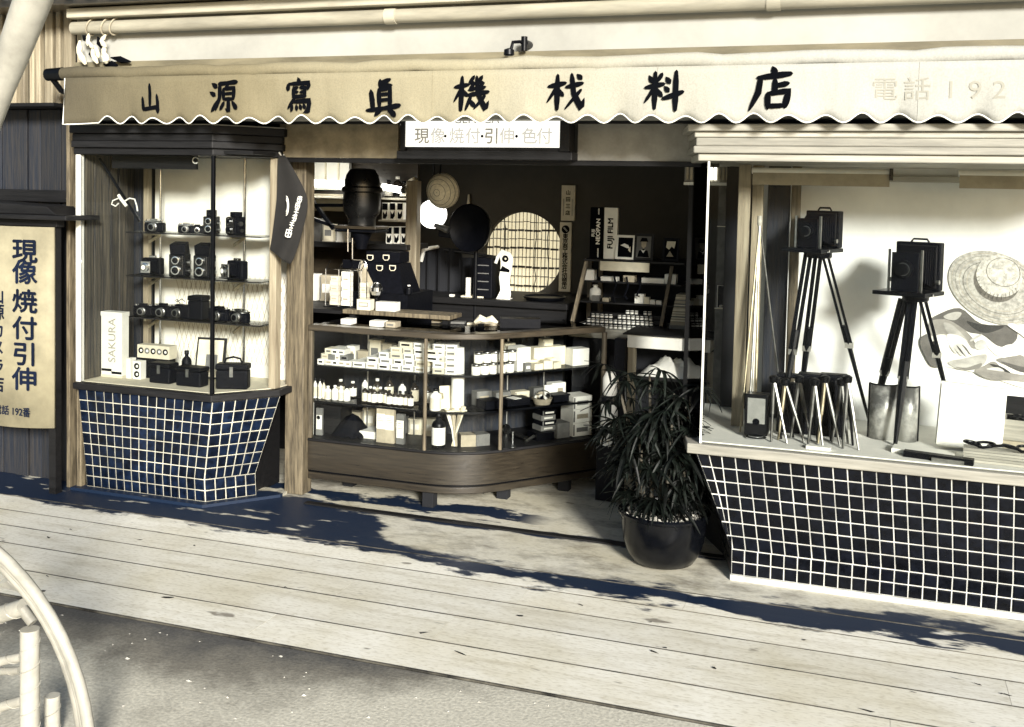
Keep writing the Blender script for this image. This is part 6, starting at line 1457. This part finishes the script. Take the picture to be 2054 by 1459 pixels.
# clutter on the counter top, right part
for k, (px, py, d, m, lab) in enumerate(((868, 648, (.06, .05, .012), 'buff', 'thin buff pad on the counter top near the middle'), (905, 650, (.09, .05, .010), 'greycard', 'flat grey slide rule case on the counter top'), (938, 652, (.05, .04, .008), 'cream', 'cream slip of paper on the counter top'), (980, 654, (.085, .05, .022), 'buff', 'buff box under crumpled paper on the counter top'))):
    p = G(px, py, ZT); carton('desk_item', (p.x, p.y+.06, ZT-.0065 if p.y > 4.62 else ZT), d, m, lab, 'box', rz=.2)
p = G(993, 640, .86); t = thing('crumpled_paper', 'crumpled pale paper on a box on the counter top', 'paper', (p.x, 4.80, ZT+.018))
MB().tube([(-.06, 0, 0), (-.03, .005, .02), (0, 0, .012), (.03, -.004, .022), (.06, 0, .006)], [.008, .022, .016, .02, .006], 7).build('paper', 'cream', t, local=True)
p = G(1060, 650, ZT); carton('long_black_case', (p.x, 4.88, ZT-.006), (.20, .08, .045), 'black', 'long black case on the counter top at the right', 'case', rz=TA*.4)

# ================================================================== RIGHT WINDOW DISPLAY
zw = 0.5455
YR2 = 4.44
def leg(parent, a, b, r0, r1, m, name='leg', n=8): return MB().cyl(a, b, r0, r1, n=n).build(name, m, parent, smooth=True)
def field_camera(px, py, w_, h_, label, tl, tr, rz):
    """Folding wooden view camera: rear standard, bellows, front standard with lens, bed."""
    c = A(px, py, YR2)
    t = thing('view_camera', label, 'camera', (c.x, YR2, c.z), rz)
    MB().box(-w_*.62, w_*.55, -.15, .045, -.016, 0).build('bed', 'blackm', t, bevel=.002, local=True)
    MB().cyl((-w_*.70, -.10, -.008), (w_*.62, -.10, -.008), .005, n=8).build('focus_shaft', 'chrome', t, local=True)
    bk = MB().box(-w_*.5, w_*.5, .01, .05, .0005, h_).build('rear_standard', 'black', t, bevel=.004, local=True)
    MB().box(-w_*.44, w_*.44, .004, .0095, h_*.06, h_*.94).build('rear_frame', 'darkwood', bk, bevel=.002, local=True)
    bel = MB(); n_ = 9
    for q in range(n_):
        k = 1-.055*q; y1 = .0035-.0115*q
        bel.box(-w_*.41*k, w_*.41*k, y1-.0075, y1, h_*.5-h_*.42*k, h_*.5+h_*.42*k); bel.box(-w_*.38*k, w_*.38*k, y1-.0113, y1-.0075, h_*.5-h_*.39*k, h_*.5+h_*.39*k)
    bel.build('bellows', 'black', t, local=True)
    fs_ = MB().box(-w_*.30, w_*.30, -.112, -.1005, .0005, h_*.80).build('front_standard', 'black', t, bevel=.002, local=True)
    for s in (-1, 1): MB().box(s*w_*.36-.004, s*w_*.36+.004, -.111, -.103, .0005, h_*.86).build('standard_rod', 'steel', t, local=True); MB().cyl((s*w_*.5, -.02, h_*.2), (s*w_*.57, -.02, h_*.2), .009, n=12).build('knob', 'steel', t, smooth=True, local=True)
    MB().lathe([(w_*.20, -.1125), (w_*.20, -.126), (w_*.13, -.128), (w_*.13, -.14), (w_*.10, -.141)], (0, 0, h_*.46), 20, 'y').build('lens', 'blackm', fs_, smooth=True, local=True)
    MB().lathe([(w_*.145, -.1265), (w_*.145, -.1285)], (0, 0, h_*.46), 20, 'y').build('lens_ring', 'steel', fs_, smooth=True, local=True)
    MB().tube([(-w_*.2, .03, h_), (-w_*.15, .03, h_+.012), (w_*.15, .03, h_+.012), (w_*.2, .03, h_)], .004, 6).build('handle', 'black', t, smooth=True, local=True)
    p_ = thing('tripod', tl, 'tripod', (c.x, YR2, zw))
    MB().lathe([(.045, c.z-.040), (.05, c.z-.034), (.05, c.z-.018)], (c.x, YR2-.05, 0), 18).build('head', 'blackm', p_, smooth=True)
    for a, b, r0, r1, yb_ in tr:
        q0 = A(*a, YR2-.04); q1 = A(*b, yb_); q1.z = max(q1.z, zw+.002)
        d = (q1-q0); k = .55; mid = q0+d*k
        nx = Vector((0.010, .0, 0))
        l = MB().cyl(q0-nx, mid-nx, r0*.5, n=6).cyl(q0+nx, mid+nx, r0*.5, n=6).build('upper_leg', 'blackm', p_)
        MB().cyl(q0+d*(k-.12), q1, r0*.9, r1*.6, n=8).build('lower_leg', 'blackm', p_, smooth=True)
        MB().obox(mid, (.034, .022, .022)).build('leg_clamp', 'steel', p_)
    return t
field_camera(1645, 497, .145, .150, 'folding view camera on a tripod, the upper left one in the right window', 'tall black wooden tripod under the left view camera', [((1622, 505), (1562, 905), .017, .010, 4.30), ((1642, 505), (1598, 880), .017, .010, 4.52), ((1654, 508), (1742, 840), .012, .010, 4.56)], -.42)
field_camera(1836, 582, .178, .190, 'folding view camera on a tripod, the lower right one in the right window', 'black wooden tripod under the right view camera', [((1812, 600), (1742, 905), .020, .012, 4.52), ((1830, 600), (1795, 905), .022, .013, 4.30), ((1850, 600), (1902, 800), .014, .012, 4.60)], -.42)
# tall folded tripod at the far left
t = thing('folded_tripod', 'slim pale metal tripod leaning in the left corner of the right window', 'tripod', tuple(G(1525, 890, zw)))
ap = A(1524, 448, 4.34)
for b, m, r in (((1484, 878), 'brass', .005), ((1500, 884), 'steel', .0055), ((1514, 870), 'brass', .005), ((1562, 760), 'steel', .004), ((1506, 880), 'white', .003)):
    q = A(*b, 4.28 if b[0] < 1550 else 4.45); q.z = max(q.z, zw+.001)
    MB().cyl(ap, q, r, r*.7, n=8).build('leg', m, t, smooth=True)
MB().cyl(ap-Vector((0, 0, .01)), ap+Vector((0, 0, .03)), .010, n=10).build('head', 'palewood', t, smooth=True)
# cluster of small table tripods: crossing metal legs under a black top
pos = [(1552, 1546, 1578), (1575, 1560, 1612), (1603, 1585, 1625), (1634, 1620, 1650), (1655, 1640, 1684), (1688, 1668, 1700), (1700, 1690, 1722)]
lab_ = ['leftmost', 'second', 'third', 'fourth', 'fifth', 'sixth', 'rightmost']
for k, (pt, pa, pb) in enumerate(pos):
    y = 4.18+(k % 3)*.045
    top = A(pt, 762+(k % 2)*6, y); 
    t = thing('table_tripod', '%s small metal tripod of the crossing cluster in the right window' % lab_[k], 'tripod', (top.x, y, zw))
    for b, m in ((pa, ['legmetal', 'brass', 'legmetal'][k % 3]), (pb, ['steel', 'legmetal', 'legmetal'][k % 3]), ((pa+pb)/2+4, 'blackm')):
        q = A(b, 908, y+(.05 if m == 'blackm' else -.02)); q.z = zw+.001; q.y = y+(.05 if m == 'blackm' else -.02)
        l = MB().cyl(top, top.lerp(q, .55), .0082, n=8).build('leg', m, t, smooth=True)
        MB().cyl(top.lerp(q, .5), q, .0060, .0045, n=8).build('leg_tip', m, l, smooth=True)
    MB().lathe([(.016, top.z-.01), (.018, top.z), (.018, top.z+.012), (.008, top.z+.018)], (top.x, y, 0), 14).build('head', 'blackm', t, smooth=True)
for k, (px, w_, d_) in enumerate(((1590, .12, .05), (1640, .15, .06), (1672, .10, .05))):
    c = A(px, 770, 4.34); t = thing('black_bag', ['left', 'middle', 'right'][k]+' black pouch standing behind the cluster of tripods', 'pouch', (c.x, 4.34, zw)); MB().box(-w_/2, w_/2, 0, d_, 0, c.z-zw+.02*(k == 1)).build('body', 'black', t, bevel=.008, local=True); MB().box(-w_/2-.003, w_/2+.003, -.003, d_+.003, c.z-zw+.021, c.z-zw+.036).build('flap', 'black', t, bevel=.006, local=True)
# slide viewer on a chrome foot
c = G(1506, 888, zw); t = thing('slide_viewer', 'black slide viewer with pale screen on a chrome foot', 'viewer', (c.x+.01, 4.20, zw))
h0 = A(1506, 862, 4.2).z-zw; h1 = A(1506, 790, 4.2).z-zw
MB().box(-.046, .046, -.01, .06, h0-.02, h1).build('housing', 'blackm', t, bevel=.005, local=True)
MB().box(-.034, .034, -.0125, -.0105, h0+.028, h1-.014).build('screen', 'chrome', t, local=True)
MB().lathe([(.012, -.0155), (.014, -.013)], (0, 0, h0+.035), 16, 'y').build('lens', 'ink', t, smooth=True, local=True)
MB().lathe([(.040, 0), (.042, .006), (.030, .010), (.030, h0-.021)], n=20).build('foot', 'chrome', t, smooth=True, local=True)
# polished curved plates
M['mottled'] = mat('mottled_tin', (0.62, 0.62, 0.58), 0.38, 0.3, 7, metal=0.45, c2=(0.16, 0.16, 0.15), fac=(0.40, 0.56))
for k, (px0, px1, lab) in enumerate(((1742, 1800, 'curved polished metal plate, left of the pair under the right view camera'), (1800, 1842, 'curved polished metal plate, right of the pair under the right view camera'))):
    x0, x1 = A(px0, 840, 4.40).x, A(px1, 840, 4.40).x; h = A(1790, 772, 4.40).z
    t = thing('polished_plate', lab, 'plate', ((x0+x1)/2, 4.40, zw)); vs = []; n = 16
    for i in range(n+1):
        u = i/n; a = math.pi*(.05+.9*u); x = (x0+x1)/2-(x1-x0)/2*math.cos(a)*1.0; y = 4.42-.05*math.sin(a)
        vs += [(x, y, zw+.0005), (x, y, h)]
    o = MB().add(vs, [(2*i, 2*i+2, 2*i+3, 2*i+1) for i in range(n)]).build('sheet', 'mottled', t, smooth=True); md = o.modifiers.new('th', 'SOLIDIFY'); md.thickness = .002
    MB().tube([Vector(v) for v in vs[1::2]], .003, 5).build('top_edge', 'blackm', t)
    MB().cyl(vs[0], vs[1], .005, n=6).build('side_edge', 'blackm', t); MB().cyl(vs[-2], vs[-1], .005, n=6).build('side_edge', 'blackm', t)
MB_ = MB
# white box, basket, cord box and papers
c = A(1945, 895, 4.33); t = thing('white_carton', 'big blank white carton leaning in the right window', 'carton', (c.x, 4.33, zw+.001), -.05)
h = A(1945, 775, 4.33).z-zw
MB().obox((.0, .03, h/2+.002), (.235, .05, h*.98), (-.10, 0.05, 0)).build('box', 'white', t, bevel=.002, local=True)
MB().obox((.0, -.0025, h/2+.002), (.228, .003, h*.95), (-.10, 0.05, 0)).build('lid_panel', 'white', t, bevel=.001, local=True)
c = A(2052, 880, 4.36); t = thing('wooden_tray', 'open wooden box of dark parts at the right edge of the window', 'box', (c.x+.03, 4.36, zw), -.15)
zt_ = A(2040, 845, 4.36).z-zw
MB().box(-.10, .10, 0, .008, 0.045, zt_).build('side', 'palewood', t, local=True); MB().box(-.10, .10, .13, .138, .045, zt_).build('side', 'palewood', t, local=True)
for s in (-1, 1): MB().box(s*.096-.004, s*.096+.004, .0085, .1295, .045, zt_).build('side', 'palewood', t, local=True)
MB().box(-.095, .095, .009, .129, .045, .052).build('bottom', 'palewood', t, local=True); MB().box(-.12, .12, -.01, .14, 0, .044).build('under_box', 'buff', t, local=True)
for k in range(14): MB().obox((random.uniform(-.07, .07), random.uniform(.03, .11), zt_-.012), (.03, .02, .02), (random.random()*3, random.random()*3, random.random()*3)).build('part', 'blackm', t, local=True)
MB().obox((0, .145, zt_+.02), (.20, .006, .10), (-.5, 0, 0)).build('lid', 'darkwood', t, local=True)
c = A(2000, 945, 4.13); t = thing('cord_box', 'shallow wooden box with coiled black cord on the right window sill', 'box', (c.x, 4.13, zw), -.08)
h = A(2000, 905, 4.13).z-zw
for k in range(5): MB().box(-.115, .115, 0, .006, h*k/5+.0008, h*(k+1)/5-.0005).build('slat', 'palewood', t, local=True)
MB().box(-.115, .115, .0065, .11, .0005, h*.8).build('body', 'palewood', t, local=True)
for k in range(5):
    x = -.085+k*.043; MB().tube([(x+.028*math.cos(a)*(1+.2*math.sin(k)), .05+.02*math.sin(a), h*.8+.010+.014*abs(math.sin(a*.5+k))) for a in [2*math.pi*i/14 for i in range(14)]], .0055, 6, True).build('cord', 'blackm', t, smooth=True, local=True)
for k, (px, py, y, d, m, rz, nm, lab) in enumerate(((1850, 915, 4.16, (.22, .08, .016), 'white', -.15, 'leaflet_pile', 'pile of white leaflets on the right window floor'), (1880, 935, 4.10, (.24, .035, .022), 'black', -.2, 'black_bar', 'long black case at the front of the right window'), (1900, 945, 4.085, (.11, .02, .014), 'steel', -.12, 'metal_rail', 'short metal rail in front of the long black case'), (1640, 925, 4.10, (.09, .03, .012), 'white', -.05, 'white_slip', 'white paper slip beside the tripod feet'))):
    p = A(px, py, y); carton(nm, (p.x, y, zw), d, m, lab, 'paper' if m == 'white' else 'case', rz=rz)
# poster of a straw hat on the backdrop
yp = 4.732
P_ = lambda px, py: (A(px, py, yp).x, A(px, py, yp).z)
po = thing('poster', 'cut-out photo poster of a reclining figure under a straw sun hat', 'poster', (A(1960, 770, yp).x, yp, A(1960, 770, yp).z))
def flat(name, m, pts, d, curve=False): return MB().prismy([P_(*q) for q in pts], yp-d-.0012, yp-d).build(name, m, po)
def ell(cx_, cy_, rx, ry, rot=0.0, n=40): return [(cx_+rx*math.cos(a)*math.cos(rot)-ry*math.sin(a)*math.sin(rot), cy_+rx*math.cos(a)*math.sin(rot)+ry*math.sin(a)*math.cos(rot)) for a in [2*math.pi*i/n for i in range(n)]]
flat('sheet', 'white', [(1848, 500), (2140, 490), (2140, 800), (2040, 775), (1960, 748), (1880, 732), (1848, 690)], 0.0)
flat_ = flat
def flat(name, m, pts, d, sm=True):
    out = []; n = len(pts)
    for i in range(n):                                    # rounded outline through the measured points
        p0, p1, p2, p3 = pts[i-1], pts[i], pts[(i+1) % n], pts[(i+2) % n]
        for q in range(4):
            t = q/4; out.append(tuple(.5*(2*p1[a]+(p2[a]-p0[a])*t+(2*p0[a]-5*p1[a]+4*p2[a]-p3[a])*t*t+(3*p1[a]-p0[a]-3*p2[a]+p3[a])*t**3) for a in (0, 1)))
    return flat_(name, m, out, d)
for k_, c_ in (('p1', (.74, .73, .68)), ('p2', (.46, .45, .41)), ('p3', (.24, .23, .205)), ('p4', (.105, .10, .09)), ('p5', (.03, .03, .028))):
    M[k_] = mat('poster_tone_'+{'p1': 'white', 'p2': 'pale', 'p3': 'middle', 'p4': 'dark', 'p5': 'black'}[k_], c_, 0.75, 0.35, 12, stretch=(1, 1, 1.5))
Zp = lambda pts: [(1830+x/3.04, 480+y/3.04) for x, y in pts]
flat('printed_upper_arm', 'p4', Zp([(105, 500), (150, 462), (290, 420), (420, 515), (610, 530), (640, 600), (590, 650), (520, 650), (430, 585), (350, 570), (290, 535), (200, 492)]), .0016)
flat('printed_shadow', 'p5', Zp([(330, 500), (420, 520), (560, 530), (470, 570), (400, 560)]), .0024)
flat('printed_highlight', 'p2', Zp([(190, 470), (250, 445), (300, 450), (270, 490), (220, 490)]), .0024)
flat('printed_pillow', 'p1', Zp([(130, 592), (205, 590), (240, 690), (340, 715), (455, 670), (450, 720), (380, 745), (300, 750), (230, 735), (185, 785), (160, 740), (145, 660)]), .0032)
flat('printed_forearm', 'p3', Zp([(105, 505), (200, 488), (290, 532), (365, 600), (388, 665), (340, 650), (260, 590), (175, 580), (120, 588)]), .0040)
flat('printed_forearm_light', 'p2', Zp([(190, 510), (240, 520), (300, 575), (340, 625), (290, 600), (220, 575)]), .0044)
flat('printed_hand', 'p1', Zp([(208, 582), (270, 584), (320, 610), (350, 650), (378, 700), (362, 706), (322, 660), (346, 712), (326, 712), (288, 664), (310, 706), (290, 706), (255, 662), (272, 695), (252, 688), (225, 645)]), .0052)
flat('printed_finger_gap', 'p4', Zp([(300, 640), (330, 664), (352, 704), (320, 668)]), .0058)
flat('printed_finger_gap', 'p4', Zp([(268, 645), (296, 672), (316, 708), (286, 676)]), .0058)
flat('printed_bowl', 'p2', Zp([(218, 748), (330, 722), (445, 700), (448, 745), (405, 785), (330, 797), (262, 785)]), .0040)
flat('printed_bowl_shade', 'p3', Zp([(262, 778), (330, 782), (420, 755), (405, 786), (330, 798)]), .0046)
flat('printed_second_hand', 'p1', Zp([(380, 640), (420, 612), (452, 632), (440, 668), (395, 672)]), .0046)
flat('printed_stick', 'p1', Zp([(355, 612), (415, 578), (420, 588), (362, 622)]), .0046)
flat('printed_garment', 'p1', Zp([(455, 645), (520, 665), (600, 640), (680, 680), (760, 700), (740, 740), (640, 700), (560, 722), (500, 700)]), .0040)
flat('printed_body', 'p3', Zp([(510, 735), (600, 715), (700, 705), (800, 730), (800, 830), (680, 812), (600, 780)]), .0034)
flat('printed_body_shade', 'p4', Zp([(540, 745), (640, 770), (760, 800), (680, 812), (600, 782)]), .0040)
flat('printed_folds', 'p3', Zp([(380, 800), (440, 770), (500, 745), (560, 800), (640, 822), (760, 840), (760, 880), (610, 862), (500, 860), (420, 835)]), .0040)
flat('printed_fold_line', 'p1', Zp([(450, 790), (520, 780), (560, 805), (500, 800)]), .0052)
flat('printed_fold_line', 'p5', Zp([(470, 760), (540, 775), (600, 815), (530, 795)]), .0050)
flat('printed_hair', 'p4', Zp([(60, 592), (108, 580), (118, 650), (150, 700), (175, 775), (120, 775), (82, 720), (48, 640)]), .0034)
flat('printed_fingers', 'p1', Zp([(578, 520), (620, 514), (700, 560), (760, 600), (740, 640), (660, 580), (600, 540)]), .0080)
flat('printed_brim', 'straw', ell(2000, 578, 103, 68, .42), .0064)
for r in (.93, .86, .78, .70, .62): 
    pts = ell(2000, 578, 103*r, 68*r, .42, 48); MB().tube([(*[P_(*q)[0]], yp-.0078, P_(*q)[1]) for q in pts], .0009 if r != .70 else .0016, 4, True).build('printed_plait', 'strawd' if r in (.70, .86) else 'buff', po)
flat('printed_crown_shadow', 'strawd', ell(1999, 564, 47, 41, .42), .0080)
flat('printed_crown', 'straw', ell(2004, 554, 47, 41, .42), .0096)
MB().tube([(P_(*q)[0], yp-.0112, P_(*q)[1]) for q in ell(2012, 546, 34, 28, .3)], .0012, 4, True).build('printed_crown_edge', 'strawd', po)
for k in range(14):
    a = math.pi*(.05+k*.062); q0, q1 = P_(2004+40*math.cos(a+.5), 556+34*math.sin(a+.5)), P_(2002+46*math.cos(a+.5), 560+41*math.sin(a+.5))
    MB().cyl((q0[0], yp-.0112, q0[1]), (q1[0], yp-.0112, q1[1]), .0012, n=4).build('printed_weave', 'strawd', po)

# ================================================================== POTTED PALM
pb = G(1315, 1150, 0.0)
pc = Vector((pb.x, pb.y+.15, -.004))
pl = thing('potted_palm', 'bushy dark lady palm in a black glazed pot at the entrance', 'plant', tuple(pc))
wsc = .178
MB().lathe([(.09, 0), (.125, .012), (.150, .05), (.165, .10), (.172, .16), (.176, .20), (.186, .205), (.188, .215), (.180, .222), (.168, .216), (.160, .190), (0, .188)], n=40, caps=False).build('pot', 'pot', pl, smooth=True, local=True)
MB().lathe([(.161, .193), (.0, .198)], n=30, caps=False).build('soil', 'darkwood', pl, smooth=True, local=True)
g_ = MB()
for k in range(230):
    a, r = random.uniform(0, 6.283), .158*math.sqrt(random.random()); s = random.uniform(.005, .010)
    g_.obox((r*math.cos(a), r*math.sin(a), .199), (s*1.6, s*1.3, s), (random.random(), random.random(), random.random()*3))
go = g_.build('white_pebbles', 'gravel', pl, local=True); go['kind'] = 'stuff'
def frond_mesh(seed):
    rnd = random.Random(seed); m = MB(); n = rnd.choice([9, 10, 11, 12])
    for i in range(n):
        a = math.radians(-105+210*i/(n-1))+rnd.uniform(-.08, .08); L = rnd.uniform(.095, .15)*(1-.25*abs(a)/1.9); wd = rnd.uniform(.0042, .0095); dr = rnd.uniform(.1, 1.1)
        pts = []
        for q in range(6):
            u = q/5; r = L*u
            pts.append((Vector((math.sin(a)*r, -math.cos(a)*r*.9, .02*u-dr*.13*u*u)), wd*(1.0 if 0 < q < 4 else (.35 if q == 0 else (.75 if q == 4 else .08)))))
        for q in range(5):
            (p0, w0), (p1, w1) = pts[q], pts[q+1]; s = Vector((math.cos(a), math.sin(a), 0)); f_ = Vector((0, 0, .003))
            m.add([p0-s*w0, p0-f_, p0+s*w0, p1+s*w1, p1-f_, p1-s*w1], [(0, 1, 4, 5), (1, 2, 3, 4)])
    return m.mesh('frond', 'leaf')
fms = [frond_mesh(k) for k in range(9)]
rnd = random.Random(5)
def frond(base, tip, k):
    d = tip-base
    MB().tube([base, base.lerp(tip, .5)+Vector((0, 0, .015)), tip], [.0035, .0028, .0022], 5).build('leaf_stalk', 'leaf', pl, local=True)
    o = inst('frond', fms[k % len(fms)], tip, 0, pl)
    yaw = math.atan2(d.x, -d.y)
    o.rotation_euler = (rnd.uniform(-.5, .55), rnd.uniform(-.35, .35), yaw+rnd.uniform(-.5, .5)); s = rnd.uniform(.75, 1.15); o.scale = (s, s, s)
k = 0
# pixel-measured tops of the tall canes, as offsets from the pot
canes = [((1238, 760), .05), ((1303, 752), .02), ((1352, 790), -.03), ((1385, 795), .03), ((1330, 830), .08), ((1280, 850), -.06), ((1250, 840), .06)]
for (px, py), dy in canes:
    top = A(px, py, pc.y+dy)-pc; base = Vector((top.x*.35+rnd.uniform(-.03, .03), dy*.6, .195))
    if rnd.random() < 1: MB().tube([base, base.lerp(top, .35)+Vector((rnd.uniform(-.01, .01), 0, 0)), base.lerp(top, .7), top], [.0085, .008, .007, .004], 7).build('cane', 'stem', pl, smooth=True, local=True)
    for q in range(6):
        u = .62+.38*q/5; b = base.lerp(top, u); a = rnd.uniform(0, 6.283); L = rnd.uniform(.04, .11)
        tip = b+Vector((math.cos(a)*L, math.sin(a)*L*.8, rnd.uniform(.0, .06)*(1.3 if q > 3 else .7))); frond(b, tip, k); k += 1
# dense skirt of lower leaves
for q in range(66):
    a = rnd.uniform(0, 6.283); r = rnd.uniform(.03, .165); h = .25+rnd.random()**1.3*.36
    if math.sin(a) > .5 and rnd.random() < .5: continue
    tip = Vector((math.cos(a)*r, math.sin(a)*r*.8, h)); base = Vector((math.cos(a)*r*.3, math.sin(a)*r*.3, max(.20, h-.12))); frond(base, tip, k); k += 1

# ================================================================== CANE-WRAPPED ROUND FRAME IN THE ROAD
yc = 2.05
ch = thing('cane_chair', 'pale cane-wrapped round chair frame at the bottom left corner', 'chair', tuple(G(60, 1560, -.003)))
cc = A(-175, 1440, yc); rr_ = (A(175, 1440, yc)-cc).length
for rk, (dr, r0, m) in enumerate(((0, .0145, 'cane'), (-.0245, .0100, 'cane'), (-.046, .0135, 'cane'))):
    pts = [(cc.x+(rr_+dr)*math.cos(a), yc+.012*rk, cc.z+(rr_+dr)*math.sin(a)*.97) for a in [math.radians(-40+i*6) for i in range(46)]]
    MB().tube(pts, r0, 10).build('hoop', m, ch, smooth=True)
def wrapped(a, b, r0, name):
    a, b = Vector(a), Vector(b); l = MB().cyl(a, b, r0, n=14).build(name, 'cane', ch, smooth=True)
    d = (b-a); L = d.length; d.normalize(); u = d.orthogonal().normalized(); v = d.cross(u); n = max(2, int(L/.055))
    pts = [a+d*(L*i/(n*16))+(u*math.cos(i*2*math.pi/16)+v*math.sin(i*2*math.pi/16))*(r0+.0006) for i in range(n*16)]
    MB().tube(pts, .0016, 4).build('cane_wrap', 'cane', l)
yi = yc+.06
wrapped(A(60, 1262, yi), A(60, 1560, yi), .024, 'post')
wrapped(A(-90, 1262, yi), A(48, 1218, yi), .022, 'rail')
wrapped(A(-90, 1345, yi+.02), A(44, 1318, yi+.02), .012, 'rung')
wrapped(A(-90, 1352, yi+.05), A(40, 1345, yi+.05), .010, 'rung')
wrapped(A(-90, 1445, yi+.02), A(46, 1405, yi+.02), .013, 'rung')
wrapped(A(105, 1395, yi+.10), A(105, 1560, yi+.10), .020, 'post')
MB().cyl(A(45, 1222, yi), A(66, 1250, yi), .014, n=10).build('joint_peg', 'cane', ch, smooth=True)
MB().obox(A(60, 1560, yi), (.06, .06, .02)).build('foot', 'cane', ch)
q = A(20, 1165, yc+.3); MB().add([q+Vector((-.05, 0, -.02)), q+Vector((.035, 0, -.03)), q+Vector((.0, -.01, .0)), q+Vector((.012, 0, .03))], [(0, 1, 2), (0, 2, 3), (1, 3, 2)]).build('cane_end', 'cane', ch)
